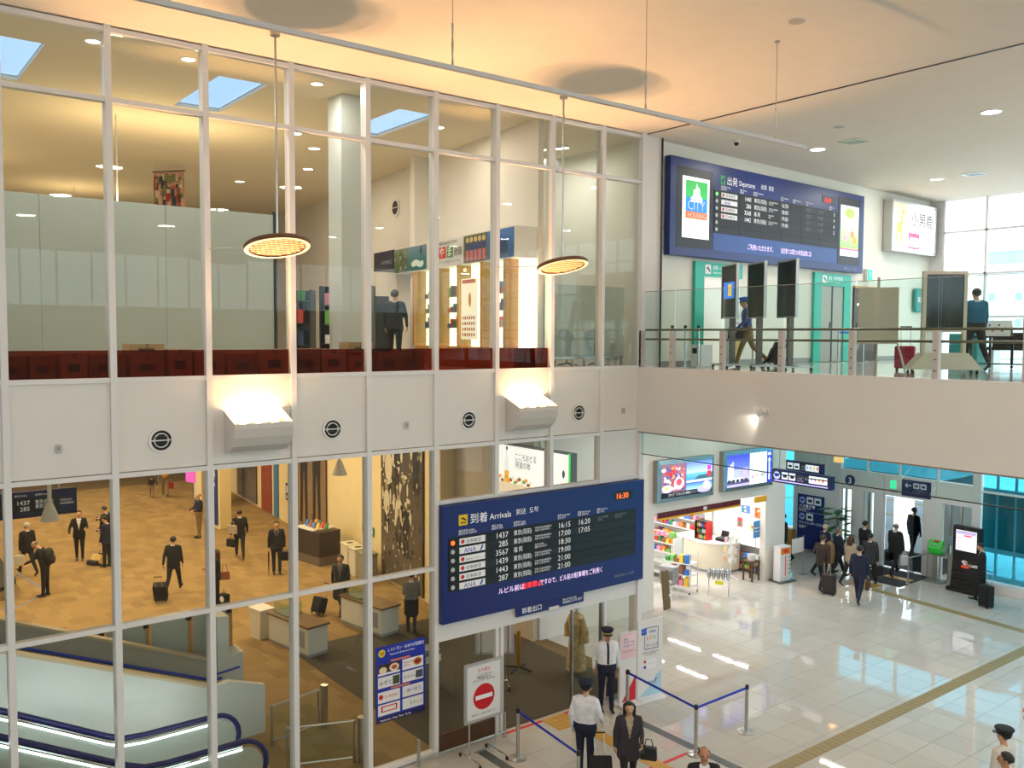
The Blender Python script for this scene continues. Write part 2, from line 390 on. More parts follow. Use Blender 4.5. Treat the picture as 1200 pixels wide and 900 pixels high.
struct(MB().box(-36.2, -36, -10, 20, 6.6, ZC+0.2).build('wall_upper_shop', mat('shop_wall', (230, 222, 206), 0.7)))
struct(MB().box(-62.2, -62, -10, 20, 0, 5.8).build('wall_baggage_hall', mat('hall_wall', (226, 206, 160), 0.7)))
HALLW = mat('hall_wall_cream', (232, 214, 168), 0.7, noise=0.03, nscale=2)
wp = [(-62, slant1(-62)), (-21, slant1(-21)), (-21, slant1(-21)+0.2), (-62, slant1(-62)+0.2)]
wp[1] = (-20.95, slant1(-21)); wp[2] = (-20.95, 14.3)
struct(MB().prism(wp, 'z', 0, 5.75).build('wall_murals', HALLW))
struct(MB().box(-21, SX-0.05, 14.12, 14.3, 0, 5.75).build('wall_lightbox', mat('vestibule_wall', (206, 196, 176), 0.6)))
struct(MB().prism([(-36, slant2(-36)), (GX-0.2, slant2(GX-0.2)), (GX-0.2, slant2(GX-0.2)+0.15), (-36, slant2(-36)+0.15)], 'z', Z2-0.2, ZC).build('wall_upper_back', WHITE))
# departures wall, seen above the balcony
struct(MB().prism([(wallx(14.15), 14.15), (wallx(EY), EY), (wallx(EY)-0.25, EY), (wallx(14.15)-0.25, 14.15)], 'z', Z2, ZC).build('wall_departures', CREAM))
struct(MB().box(GX-0.25, GX+0.0, 14.12, 14.75, Z2, ZC).build('wall_departures_return', WHITE))
struct(MB().prism([(wallx(14.4)+0.012, 14.4), (wallx(EY)+0.012, EY), (wallx(EY), EY), (wallx(14.4), 14.4)], 'z', Z2, Z2+0.12).build('baseboard_departures', mat('skirting_grey', (150, 152, 150), 0.4)))
struct(MB().box(GX+0.02, GX+0.05, 14.7, 14.73, Z2, ZC).build('trim_6', DARKM))

# --- glass wall on the left
gw = struct(empty('wall_left'))
mull = MB().box(GX-0.09, GX+0.10, -0.045, 0.045, 0, ZC).mesh('mullion', FRAME)
mull_s = MB().box(GX-0.09, GX+0.10, -0.045, 0.045, 4.7, ZC).mesh('mullion', FRAME)
for y in MY[:-1]: inst(mull_s if 9.5 < y < 14 else mull, 'mullion', gw, (0, y, 0))
MB().box(GX-0.15, GX+0.12, 14.02, 14.15, 0, ZC).build('corner_post', FRAME, gw)
bay = [(MY[i], MY[i+1]) for i in range(len(MY)-1)]
rail = MB().box(GX-0.05, GX+0.085, 0.045, 1.33, -0.035, 0.035).mesh('rail', FRAME)
pane_u = MB().box(GX-0.006, GX+0.006, 0.05, 1.325, 7.58, 11.08).mesh('pane', GLASSW)
pane_t = MB().box(GX-0.006, GX+0.006, 0.05, 1.325, 11.15, 12.05).mesh('pane', GLASSW)
pane_r = MB().box(GX-0.006, GX+0.006, 0.05, 1.325, 7.17, 7.565).mesh('tinted_pane', FILMR)
pane_r2 = MB().box(GX-0.006, GX+0.006, 0.05, 1.325, 7.17, 7.58).mesh('pane', GLASSW)
span = MB().box(GX-0.08, GX+0.045, 0.047, 1.328, 5.79, 7.1).mesh('spandrel_panel', PANEL)
pane_m = MB().box(GX-0.006, GX+0.006, 0.05, 1.325, 3.555, 5.70).mesh('pane', GLASSW)
pane_b = MB().box(GX-0.006, GX+0.006, 0.05, 1.325, 0.1, 3.485).mesh('pane', GLASSW)
pane_d = MB().box(GX-0.006, GX+0.006, 0.05, 1.325, 4.78, 5.70).mesh('pane', GLASSW)
for i, (a, b) in enumerate(bay):
    last = i == len(bay)-1
    sc_ = (1, (b-a)/1.375, 1) if last else None
    for z in (7.135, 11.115, 12.09, 5.745): inst(rail, 'rail', gw, (0, a, z), scale=sc_)
    inst(pane_u, 'pane', gw, (0, a, 0), scale=sc_); inst(pane_t, 'pane', gw, (0, a, 0), scale=sc_)
    inst(pane_r if a < 11.5 else pane_r2, 'pane', gw, (0, a, 0), scale=sc_)
    inst(span, 'spandrel_panel', gw, (0, a, 0), scale=sc_)
    if a < 8.7:
        inst(rail, 'rail', gw, (0, a, 3.52)); inst(rail, 'rail', gw, (0, a, 0.06)); inst(pane_m, 'pane', gw, (0, a, 0)); inst(pane_b, 'pane', gw, (0, a, 0))
    else:
        inst(pane_d, 'pane', gw, (0, a, 0), scale=sc_); inst(rail, 'rail', gw, (0, a, 4.73), scale=sc_)
MB().box(GX-0.1, GX+0.045, 12.95, 14.05, 4.70, 5.78).build('spandrel_panel', PANEL, gw)
MB().box(GX-0.06, GX+0.06, 8.83, 14.05, 2.12, 2.46).build('door_header', FRAME, gw)
MB().box(GX-0.2, GX-0.06, 8.83, 14.05, 2.2, 4.7).build('board_backing', PANEL, gw)
# sidelights and the open sliding door below the arrivals board
dr = struct(empty('door_1'))
for y in (10.22, 10.34, 13.05, 13.12): MB().box(GX-0.05, GX+0.05, y-0.035, y+0.035, 0, 2.2).build('door_post', FRAME if y != 13.05 else STEEL, dr)
MB().box(GX-0.006, GX+0.006, 8.84, 10.19, 0.33, 2.2).build('pane', GLASSW, dr)
MB().box(GX-0.02, GX+0.02, 8.84, 10.19, 0.0, 0.33).build('kick_panel', WOODD, dr)
MB().box(GX-0.006, GX+0.006, 13.15, 14.05, 0.33, 2.2).build('pane', GLASSW, dr)
MB().box(GX-0.02, GX+0.02, 13.15, 14.05, 0.0, 0.33).build('kick_panel', WOODD, dr)
MB().box(GX-0.12, GX-0.09, 12.3, 13.05, 0.02, 2.15).build('sliding_leaf', GLASSW, dr)
MB().box(GX-0.14, GX-0.07, 12.27, 12.31, 0, 2.15).build('sliding_leaf_frame', STEEL, dr)
# dark vestibule mat, shade of the unlit carpet put into its colour
struct(MB().box(-20.5, GX-0.06, 8.9, 14.05, 0.0005, 0.006).build('floor_vestibule', mat('vestibule_carpet_shaded', (84, 78, 66), 0.95, noise=0.1, nscale=50)))

# --- shop wall on the ground floor and the shop shell
shp = struct(empty('wall_shop'))
MB().box(SX-0.2, SX, 14.3, 18.5, 0, ZB).build('wall_panel', WHITE, shp)
MB().box(SX-0.2, SX, 18.5, 23.62, 2.78, ZB).build('wall_panel', WHITE, shp)
MB().box(SX-0.2, SX, 23.62, 24.65, 0, ZB).build('wall_panel', WHITE, shp)
SHOPW = mat('shop_white', (244, 244, 240), 0.5)
struct(MB().box(-24.2, -24.0, 15.5, 24.7, 0, 3.0).build('wall_shop_back', SHOPW))
struct(MB().box(-24.0, SX-0.2, 24.45, 24.65, 0, 3.0).build('wall_shop_right', SHOPW))
struct(MB().box(-24.0, SX-0.2, 15.4, 15.6, 0, 3.0).build('wall_shop_left', SHOPW))
struct(MB().box(-24.0, SX-0.2, 15.5, 24.6, 2.95, 3.05).build('ceiling_shop', SHOPW))

# --- entrance wall and curtain wall at the street side
ew = struct(empty('wall_entrance'))
ENT = mat('entrance_panel', (214, 218, 220), 0.35, noise=0.02)
for x0, x1 in ((-17.6, -16.95), (-16.95, -15.98), (-15.98, -14.2), (-14.2, -13.05)):
    MB().box(x0+0.006, x1-0.006, EY-0.06, EY+0.12, 2.47, 3.17).build('header_panel', ENT, ew)
MB().box(-17.75, -17.6, EY-0.1, EY+0.1, 0, ZB).build('post', ENT, ew)
MB().box(-17.2, -16.75, EY-0.04, EY+0.1, 0, 2.47).build('wall_panel', ENT, ew)
MB().box(-16.35, -16.0, EY-0.06, EY+0.08, 0, 2.47).build('wall_panel', ENT, ew)
MB().box(-14.62, -14.0, EY-0.06, EY+0.1, 0, 2.47).build('wall_panel', ENT, ew)
MB().box(-13.05, -12.8, EY-0.06, EY+0.1, 0, ZB).build('post', ENT, ew)
d3 = struct(empty('door_2'))
for x0, x1 in ((-17.6, -17.2), (-16.75, -16.35)): MB().box(x0, x1, EY, EY+0.02, 0.02, 2.47).build('pane', GLASSW, d3)
MB().box(-14.0, -13.05, EY, EY+0.02, 0.02, 2.47).build('pane', GLASSW, d3)
for x in (-17.42, -16.55, -13.75, -13.4): MB().box(x-0.03, x+0.03, EY-0.03, EY+0.05, 0, 2.47).build('door_post', STEEL, d3)
MB().box(-16.0, -15.72, EY+0.1, EY+0.13, 0.02, 2.42).build('sliding_leaf', glass('smoked_glass', (176, 182, 186), 0.03), d3)
MB().box(-15.0, -14.62, EY+0.1, EY+0.13, 0.02, 2.42).build('sliding_leaf', MATS['smoked_glass'], d3)
# clerestory and right-hand glazing, ground floor
win = struct(empty('window_1'))
for x0, x1 in ((-17.6, -16.6), (-16.6, -15.45), (-15.45, -14.15), (-14.15, -12.85)):
    MB().box(x0+0.04, x1-0.04, EY, EY+0.015, 3.2, ZB).build('pane', GLASST, win)
    MB().box(x1-0.04, x1+0.04, EY-0.04, EY+0.06, 3.17, ZB).build('window_frame', FRAME, win)
win = struct(empty('window_2'))
for k in range(18):
    x0 = -12.78+k*1.37
    for z0, z1 in ((0.3, 3.0), (3.06, 4.4), (4.46, ZB)): MB().box(x0+0.03, x0+1.34, EY, EY+0.015, z0, z1).build('pane', GLASST, win)
    MB().box(x0+1.34, x0+1.40, EY-0.05, EY+0.06, 0.25, ZB).build('window_frame', FRAME, win)
MB().box(-12.8, 14, EY-0.05, EY+0.06, 3.0, 3.06).build('transom', FRAME, win)
MB().box(-12.8, 14, EY-0.05, EY+0.06, 4.4, 4.46).build('transom', FRAME, win)
MB().box(-12.8, 14, EY-0.25, EY+0.1, 0, 0.28).build('plinth', PANEL, win)
# passage end: glazing, piers
pas = struct(empty('window_3'))
for x0, x1 in ((-21.6, -20.55), (-20.45, -19.55)):
    MB().box(x0, x1, EY, EY+0.015, 0.75, ZB).build('pane', GLASST, pas)
    MB().box(x1, x1+0.1, EY-0.05, EY+0.06, 0.6, ZB).build('window_frame', FRAME, pas)
MB().box(-21.6, -19.4, EY-0.3, EY+0.1, 0, 0.7).build('window_sill', WOODL, pas)
struct(MB().box(-19.45, -17.75, EY-0.08, EY+0.1, 0, ZB).build('wall_passage', ENT))
struct(MB().box(-22, -21.6, 24.6, EY+0.1, 0, ZB).build('wall_passage_end', WHITE))
# upper windows of the street side
wu = struct(empty('window_4')); XL = wallx(EY)
xs = [-14.22+1.32*k for k in range(22)]
MB().box(XL-0.05, xs[0], EY-0.05, EY+0.1, Z2, ZC).build('jamb', FRAME, wu)
for k in range(len(xs)-1):
    MB().box(xs[k]-0.035, xs[k]+0.035, EY-0.06, EY+0.06, Z2, ZC).build('window_frame', FRAME, wu)
    for z0, z1 in ((Z2+0.03, 8.42), (8.48, 9.76), (9.82, 11.10), (11.16, ZC)):
        MB().box(xs[k]+0.035, xs[k+1]-0.035, EY, EY+0.015, z0, z1).build('pane', GLASSU, wu)
for z in (8.45, 9.79, 11.13): MB().box(xs[0], 14, EY-0.06, EY+0.06, z-0.03, z+0.03).build('transom', FRAME, wu)

# --- outdoors beyond the street side
struct(MB().box(-160, 160, EY+0.2, 400, -0.3, -0.05).box(14.3, 160, -160, EY+0.2, -0.3, -0.05).box(-160, 14.3, -160, -10.3, -0.3, -0.05).build('floor_outdoors', mat('outdoor_paving', (226, 230, 230), 0.9, noise=0.1, nscale=0.3)))
vb = struct(empty('wall_vestibule'))
for x0, x1 in ((-18.7, -18.1), (-16.05, -14.3)):
    MB().box(x0, x1, 31.2, 31.3, 0, 2.6).build('wall_panel', ENT, vb)
MB().box(-18.7, -14.3, 31.2, 31.35, 2.6, 3.1).build('header_panel', ENT, vb)
MB().box(-18.8, -14.3, EY+0.15, 31.3, 3.1, 3.2).build('roof_slab', ENT, vb)


# ================================================================== lights that hang in the hall
def downlight(x, y, z, power, col, label, r=0.16, group=None, emi=None):
    t = thing('downlight', label, 'ceiling light', (x, y, z), 0, group)
    MB().lathe([(r+0.03, 0), (r+0.03, -0.012), (r, -0.012), (r, 0)], n=24, cap=False).build('trim_ring', FRAME, t, smooth=True)
    MB().lathe([(r, -0.004), (r*0.6, -0.01), (0.001, -0.012)], n=24, cap=False).build('lens', emi or LAMPW, t)
    area('light', t, (0, 0, -0.03), r*2, power, col)
    return t
gr = 'round recessed downlights in the upper ceiling'
for x, y in ((-12.22, 18.37), (-8.14, 17.93), (-12.44, 24.34)):
    downlight(x, y, ZC, 60, DAY, 'glowing round downlight in the white ceiling above the departures balcony', 0.17, gr)
for x, y in ((-3.9, 17.9), (0.4, 17.9), (4.6, 17.9), (8.8, 17.9), (-8.2, 24.3), (-3.9, 24.3), (0.4, 24.3), (4.6, 24.3), (8.8, 24.3)):
    downlight(x, y, ZC, 60, DAY, 'round downlight in the ceiling farther along the departures balcony', 0.17, 'downlights farther along the balcony')
for x in (-2.5, 3.5, 9.5):  # added lamps out of view, soft fill for the atrium
    for y in (-6, 0, 6, 11): downlight(x, y, ZC, 100, SOFT, 'large round fill downlight added to the ceiling over the atrium', 0.32, 'added fill downlights over the atrium')
for x in (-15.2, -11.2, -7.2, -3.2, 0.8, 4.8):
    for y in (16.5, 20.5, 24.8):
        t = thing('strip_light', 'slim white strip light in the soffit below the balcony', 'ceiling light', (x, y, ZB), 0, 'strip lights below the balcony')
        MB().box(-0.75, 0.75, -0.06, 0.06, -0.02, 0).build('housing', FRAME, t); MB().box(-0.72, 0.72, -0.035, 0.035, -0.03, -0.02).build('tube', LAMPW, t)
        area('light', t, (0, 0, -0.05), 1.4, 50, DAY, (0, 0, 0), 'RECTANGLE', 0.08)
gw_ = 'warm downlights in the baggage hall ceiling'
for x in (-23.5, -28, -33, -38.5, -45):
    for y in (2.5, 7, 11.5):
        downlight(x, y, 5.75, 190, (1.0, 0.76, 0.42), 'warm round downlight in the baggage hall ceiling', 0.25, gw_)
for x in (-18.4, -20.4, -22.4):
    for y in (17, 19.3, 21.6, 23.4):
        t = thing('strip_light', 'bright white strip light in the shop ceiling', 'ceiling light', (x, y, 2.95), 0, 'shop strip lights')
        MB().box(-0.75, 0.75, -0.05, 0.05, -0.02, 0).build('housing', FRAME, t); MB().box(-0.72, 0.72, -0.02, 0.02, -0.03, -0.02).build('tube', LAMPW, t)
        area('light', t, (0, 0, -0.05), 1.4, 40, (1, 0.98, 0.95), (0, 0, 0), 'RECTANGLE', 0.03)
for x, y in ((-16.5, 9.8), (-16.5, 12.4)): downlight(x, y, 5.75, 16, SOFT, 'round downlight in the arrivals vestibule ceiling', 0.14, 'vestibule downlights')
# upper shop: warm spot lamps on stems and white downlights
def shop_lamp(x, y):
    t = thing('pendant_spot', 'bright bulb spotlight hanging on a thin stem above the frosted partition', 'lamp', (x, y, 0), 0, 'pendant spots above the frosted partition')
    MB().tube([(0, 0, ZC), (0, 0, 10.32)], 0.012).build('stem', FRAME, t)
    MB().ell((0, 0, 10.24), (0.075, 0.075, 0.085)).build('bulb', LAMPW, t, smooth=True)
    area('light', t, (0, 0, 10.42), 0.3, 42, (1, 0.72, 0.38), (PI, 0, 0))
    area('light', t, (0, 0, 10.1), 0.3, 60, (1, 0.85, 0.6))
shop_lamp(-19.0, 4.72); shop_lamp(-19.0, 6.42); shop_lamp(-25.0, 2.0); shop_lamp(-29.0, 6.0); shop_lamp(-22.0, 0.5)
for y in (-0.6, 1.3, 3.3, 4.7, 6.9): downlight(-14.5, y, ZC, 46, DAY, 'small fill downlight added between the upper glass and the frosted partition', 0.1, 'added fill downlights along the upper glass')  # added lamps that brighten the partition and the red film strip
for k, (x, y) in enumerate(((-19.5, 9.2), (-18.3, 8.2), (-22.0, 10.2), (-25, 9.5), (-15.9, 10.3))):
    downlight(x, y, ZC, 60, SOFT, 'small round downlight in the upper shop ceiling', 0.13, 'upper shop downlights')
# uplight boxes on the glass wall and the reflector discs that hang over them
for k, yc in enumerate((5.36, 10.86)):
    nb = ('above the baggage hall', 'above the arrivals board')[k]
    t = thing('wall_uplight', 'white curved uplight trough glowing warm on the white wall band '+nb, 'wall lamp', (GX+0.045, yc, 0), 0, 'uplight troughs')
    prof = [(0, 6.62), (0.46, 6.44), (0.47, 6.36), (0.44, 6.22), (0.36, 6.08), (0.2, 5.98), (0, 5.95)]
    h = MB(); n = len(prof)
    for i in range(n-1):
        if i == 0: continue
        (a, za), (b, zb) = prof[i], prof[i+1]
        h.quad((a, -0.47, za), (b, -0.47, zb), (b, 0.47, zb), (a, 0.47, za))
    h._add([(a, -0.47, z) for a, z in prof], [tuple(range(n))]); h._add([(a, 0.47, z) for a, z in prof], [tuple(range(n-1, -1, -1))])
    h.build('housing', mat('trough_grey', (206, 202, 198), 0.45), t, smooth=True)
    for dy in (-0.26, 0, 0.26):
        lp = MB().lathe([(0.03, 6.3), (0.055, 6.42), (0.05, 6.46)], (0.25, dy, 0), 12).build('lamp', LAMPWARM, t)
        spot('light', t, (0.25, dy, 6.47), (1.15, dy*0.2, 9.1), 620, (1.0, 0.54, 0.24), math.radians(76), 0.5, 0.04)
    area('light', t, (0.22, 0, 6.42), 0.8, 52, (1.0, 0.54, 0.22), (PI, 0, PI/2), 'RECTANGLE', 0.25)
    d = thing('reflector_disc', 'round perforated reflector disc on a thin ceiling rod, over the uplight '+nb, 'pendant lamp', (-12.45, yc-0.08, 0), 0, 'reflector discs')
    TL = -math.radians(14)
    def tilt(o): o.location = (0, 0, 9.1); o.rotation_euler = (0, TL, 0); return o
    pl_ = tilt(MB().lathe([(0.001, 0.03), (0.46, 0.03), (0.475, 0.015), (0.475, -0.025), (0.46, -0.04), (0.415, -0.04), (0.415, -0.025), (0.001, -0.025)], n=48, cap=False).build('plate', mat('disc_bronze', (104, 74, 48), 0.45), d, smooth=True))
    tilt(MB().lathe([(0.47, -0.042), (0.41, -0.044)], n=48, cap=False).build('rim', mat('disc_rim', (250, 240, 222), 0.35), d))
    hole = MB().cbox(0, 0, 0, 0.03, 0.065, 0.004).mesh('mirror_facet', mat('facet_mirror', (255, 240, 200), 0.3))
    for i in range(-5, 6):
        for j in range(-5, 6):
            px, py = i*0.078, (j+0.5*(i % 2))*0.078
            if px*px+py*py < 0.385**2: inst(hole, 'mirror_facet', pl_, (px, py, -0.0275))
    MB().tube([(0, 0, 9.13), (0, 0, ZC)], 0.017, 10).build('rod', STEEL, d)
    MB().lathe([(0.07, ZC-0.05), (0.07, ZC), (0.001, ZC)], n=20).build('ceiling_flange', STEEL, d)
    MB().tube([(-0.47, -0.1, 9.1), (-1.15, -0.60, 9.1)], 0.008, 6).build('brace_rod', STEEL, d)
# round ventilation nozzles and small square sensors on the band
for i, y in enumerate((3.94, 6.73, 9.52, 12.29)):
    t = thing('air_nozzle', 'round air nozzle on the white wall band '+('before the first uplight', 'after the first uplight', 'before the second uplight', 'past the second uplight')[i], 'air vent', (GX+0.045, y, 6.22), 0, 'air nozzles along the wall band')
    def ring(r0, r1, x0, x1):
        m = MB(); pts = [(r1, x0), (r1, x1), (r0, x1), (r0, x0)]
        for a in range(28):
            for q in range(4):
                (ra, xa), (rb, xb) = pts[q], pts[(q+1) % 4]; t0, t1 = 2*PI*a/28, 2*PI*(a+1)/28
                m.quad((xa, ra*math.cos(t0), ra*math.sin(t0)), (xb, rb*math.cos(t0), rb*math.sin(t0)), (xb, rb*math.cos(t1), rb*math.sin(t1)), (xa, ra*math.cos(t1), ra*math.sin(t1)))
        return m
    ring(0.15, 0.185, 0, 0.03).build('outer_ring', FRAME, t); ring(0.001, 0.15, 0, 0.004).build('duct', BLACK, t)
    ring(0.095, 0.11, 0.004, 0.03).build('inner_ring', FRAME, t)
    for dz in (-0.05, 0.05): MB().box(0.005, 0.03, -0.1, 0.1, dz-0.006, dz+0.006).build('vane', DARKM, t)
    MB().box(0.005, 0.035, -0.15, 0.15, -0.008, 0.008).build('crossbar', FRAME, t)
for y in (2.55, 8.17, 13.57):
    t = thing('wall_sensor', 'tiny grey box sensor on the white wall band', 'sensor', (GX+0.045, y, 6.2), 0, 'wall sensors')
    MB().box(0, 0.05, -0.035, 0.035, -0.06, 0.06).build('body', mat('sensor_grey', (190, 192, 195), 0.4), t, bevel=0.008)
    MB().box(0.05, 0.055, -0.02, 0.01, -0.02, 0.03).build('lens', TGREY, t)
# suspended rail
t = thing('suspended_rail', 'long thin white rail hung below the ceiling on steel cables', 'rail', (-8.2, 0, 0))
MB().box(-0.025, 0.025, 0.5, 12.0, 10.68, 10.73).build('rail_bar', mat('rail_white', (196, 196, 198), 0.4), t)
for y in (5.5, 8.5, 11.25, 2.5):
    MB().tube([(0, y, 10.73), (0, y, ZC)], 0.005, 6).build('cable', STEEL, t)
    MB().tube([(0, y, 10.73), (0, y, 10.82), (0, y, 10.95), (0, y, 11.05), (0, y, 11.18)], [0.016, 0.008, 0.014, 0.008, 0.014], 8).build('turnbuckle', STEEL, t)
    MB().lathe([(0.04, ZC-0.02), (0.04, ZC)], (0, y, 0), 14).build('ceiling_plate', STEEL, t)
# square vents, speakers, camera, hatch in the ceiling
for i, (x, y) in enumerate(((-11.25, 18.27), (-11.44, 24.35))):
    t = thing('ceiling_vent', 'square silver ceiling diffuser '+('above the departures board', 'near the tall windows')[i], 'air vent', (x, y, ZC), 0, 'square ceiling diffusers')
    for s in ((-.25,.25,-.25,-.2),(-.25,.25,.2,.25),(-.25,-.2,-.2,.2),(.2,.25,-.2,.2)): MB().box(*s, -0.012, 0).build('frame_bar', STEEL, t)
    MB().box(-0.2, 0.2, -0.2, 0.2, -0.005, 0).build('grille', mat('grille_grey', (150, 158, 165), 0.4), t)
    for k in range(5): MB().box(-0.18, 0.18, -0.17+k*0.08, -0.15+k*0.08, -0.01, -0.005).build('slat', STEEL, t)
for x, y, nm in ((-10.64, 16.72, 'beside the square diffuser'), (-7.51, 10.73, 'above the atrium'), (-10.2, 24.6, 'near the windows')):
    t = thing('ceiling_speaker', 'small round white ceiling speaker '+nm, 'speaker', (x, y, ZC))
    MB().lathe([(0.11, 0), (0.11, -0.02), (0.09, -0.025), (0.001, -0.03)], n=20, cap=False).build('grille', mat('speaker_grey', (196, 188, 178), 0.6), t, smooth=True)
    MB().lathe([(0.125, 0), (0.125, -0.008), (0.11, -0.012)], n=20, cap=False).build('rim', FRAME, t)
t = thing('dome_camera', 'small black dome security camera on the ceiling near the departures board', 'camera', (-12.77, 16.12, ZC))
MB().lathe([(0.08, 0), (0.08, -0.05), (0.06, -0.06)], n=16).build('base', FRAME, t); MB().ell((0, 0, -0.07), (0.055, 0.055, 0.06)).build('dome', BLACK, t, smooth=True)
# little spot lamp on the fascia
t = thing('fascia_spotlight', 'small white spotlight fixed to the balcony fascia', 'spotlight', (-10.25, FY-0.02, 6.42))
MB().box(-0.04, 0.04, -0.03, 0, -0.04, 0.04).build('bracket', FRAME, t)
MB().tube([(0.03, -0.12, 0.02), (-0.11, -0.12, -0.05)], [0.06, 0.075], 14).build('head', FRAME, t, smooth=True)
MB().tube([(-0.11, -0.12, -0.05), (-0.114, -0.12, -0.052)], [0.06, 0.06], 14).build('lens', LAMPW, t)
spot('light', t, (-0.13, -0.11, -0.07), (-1.2, 0.12, -0.95), 16, (1, 0.9, 0.75), math.radians(75), 0.6, 0.03)
# warm lamp below the balcony, near the entrance
t = thing('pendant_lamp', 'warm glass pendant lamp hanging under the balcony near the entrance', 'pendant lamp', (-15.04, 24.06, 0))
MB().tube([(0, 0, ZB), (0, 0, 4.3)], 0.012).build('stem', STEEL, t)
MB().lathe([(0.03, 4.32), (0.12, 4.28), (0.15, 4.1), (0.14, 4.05)], n=20, cap=False).build('shade', mat('shade_amber', (240, 190, 120), 0.3, emit=1.0), t, smooth=True)
MB().ell((0, 0, 4.15), (0.06, 0.06, 0.07)).build('bulb', LAMPWARM, t)
spot('light', t, (0, 0, 4.05), (-0.3, 0.4, 0), 260, (1, 0.6, 0.25), math.radians(38), 0.8, 0.05)

# ================================================================== arrivals board
RW = {}
CJ = '航空会社 Airline'
ab = thing('arrivals_board', 'large navy arrivals board with flap rows above the arrivals door', 'flight board', (GX+0.10, 8.84, 2.48), PI/2)
MB().box(0, 5.26, -0.1, 0.02, 0, 2.2).build('casing', NAVY, ab, bevel=0.01)
MB().box(0.13, 5.0, -0.106, -0.1, 0.59, 1.6).build('flap_field', FLAP, ab)
I = Ink(); I.rect(0.36, 0.56, 1.8, 2.0, (245, 205, 30), 0); I.poly([(0.4, 1.84), (0.52, 1.84), (0.52, 1.86), (0.4, 1.86)], (20, 20, 20), 1); I.poly([(0.39, 1.93), (0.42, 1.93), (0.52, 1.88), (0.53, 1.9), (0.46, 1.95), (0.44, 1.95)], (20, 20, 20), 1)
I.put('arrival_symbol', ab, -0.105)
Y = -0.112
txt(ab, '到着', 0.61, 1.82, 0.21, TWHITE, -0.104); txt(ab, 'Arrivals', 1.07, 1.83, 0.165, TWHITE, -0.104); txt(ab, '到达  도착', 1.70, 1.85, 0.13, TWHITE, -0.104)
for s, x in (('航空会社 Airline\n航空公司 항공회사', 0.36), ('便名 Flt.No.\n航班号 편명', 1.12), ('出発地 Origin\n出发地 출발지', 1.64), ('定刻 Scheduled\n定时 정각', 2.77), ('変更 Will Arrive\n变更 변경시간', 3.31), ('備考 Remarks\n备注 비고', 3.85)):
    txt(ab, s, x, 1.68, 0.052, TWHITE, -0.104)
rows = [('日本航空', 0, '1437', '東京(羽田)', 'TOKYO(HANEDA)\n东京 도쿄(하네다)', '16:15', '16:20'), ('ANA', 1, '285', '東京(羽田)', 'TOKYO(HANEDA)\n东京 도쿄(하네다)', '17:00', '17:05'),
        ('日本エアコミューター', 0, '3567', '福 岡', 'FUKUOKA\n福冈 후쿠오카', '18:30', ''), ('日本航空', 0, '1439', '東京(羽田)', 'TOKYO(HANEDA)\n东京 도쿄(하네다)', '19:00', ''),
        ('日本航空', 0, '1443', '東京(羽田)', 'TOKYO(HANEDA)\n东京 도쿄(하네다)', '21:00', ''), ('ANA', 1, '287', '東京(羽田)', 'TOKYO(HANEDA)\n东京 도쿄(하네다)', '21:00', '')]
for i, (al, k, no, org, en, tm_, tm2) in enumerate(rows):
    z = 1.42-i*0.166
    rw = MB().box(0.14, 4.99, -0.112, -0.106, z, z+0.15).build('flap_row', FLAP2 if i % 2 else FLAP, ab)
    MB().box(0.37, 0.96, -0.118, -0.112, z+0.02, z+0.14).build('airline_plate', mat('plate_white', (236, 236, 236), 0.5, emit=0.15), ab)
    lm = MB().tube([(0.22, -0.112, z+0.08), (0.22, -0.125, z+0.08)], 0.042, 14).build('status_lamp', mat('lamp_red_on', (255, 90, 30), 0.4, emit=3) if i == 0 else mat('lamp_off', (205, 205, 205), 0.4), ab)
    if k: txt(ab, 'ANA', 0.47, z+0.03, 0.13, TBLUE, -0.121); Ink().poly([(0.83, 0), (0.87, 0), (0.92, 0.09), (0.88, 0.09)], (30, 60, 180)).put('tail_stripe', ab, -0.121, z=z+0.035)
    else:
        Ink().disc(0.44, z+0.08, 0.04, 0.04, (215, 40, 50)).put('crane_disc', ab, -0.121); txt(ab, al, 0.51, z+0.05, 0.075 if len(al) < 6 else 0.044, TBLACK, -0.121, sx=1.2)
    txt(ab, no, 1.51, z+0.025, 0.155, TWHITE, -0.115, 'RIGHT'); txt(ab, org, 1.64, z+0.035, 0.115, TWHITE, -0.115, sx=0.85)
    txt(ab, en, 2.17, z+0.09, 0.052, TWHITE, -0.115); txt(ab, tm_, 2.77, z+0.025, 0.155, TWHITE, -0.115)
    if tm2: txt(ab, tm2, 3.31, z+0.025, 0.155, TWHITE, -0.115)
txt(ab, 'ただいま到着\n已到达', 3.86, 1.51, 0.05, TGREY, -0.115); txt(ab, 'NOW ARRIVED\n지금 도착', 4.36, 1.51, 0.05, TGREY, -0.115)
txt(ab, 'ルビル前は', 1.28, 0.36, 0.13, TLEDPINK, -0.104); txt(ab, '駐車禁止', 1.86, 0.36, 0.13, TLEDRED, -0.104); txt(ab, 'ですので、ビル前の駐車場をご利用く', 2.32, 0.36, 0.13, TLEDPINK, -0.104, sx=0.78)
MB().box(4.34, 4.9, -0.106, -0.1, 1.83, 2.02).build('clock_window', BLACK, ab); txt(ab, '16:30', 4.39, 1.86, 0.17, TORANGE, -0.11)
txt(ab, '徳島阿波おどり空港', 4.38, 0.17, 0.065, TGREY, -0.104)
ex = thing('exit_plate', 'small blue arrivals exit sign on the door header below the board', 'sign', (GX+0.105, 10.62, 2.27), PI/2)
MB().box(0, 1.78, -0.03, 0, 0, 0.2).build('plate', NAVY, ex); txt(ex, '到着出口', 0.13, 0.05, 0.13, TWHITE, -0.034); txt(ex, 'An arrival exit\n到达出口 도착 출구', 1.2, 0.12, 0.065, TWHITE, -0.034)
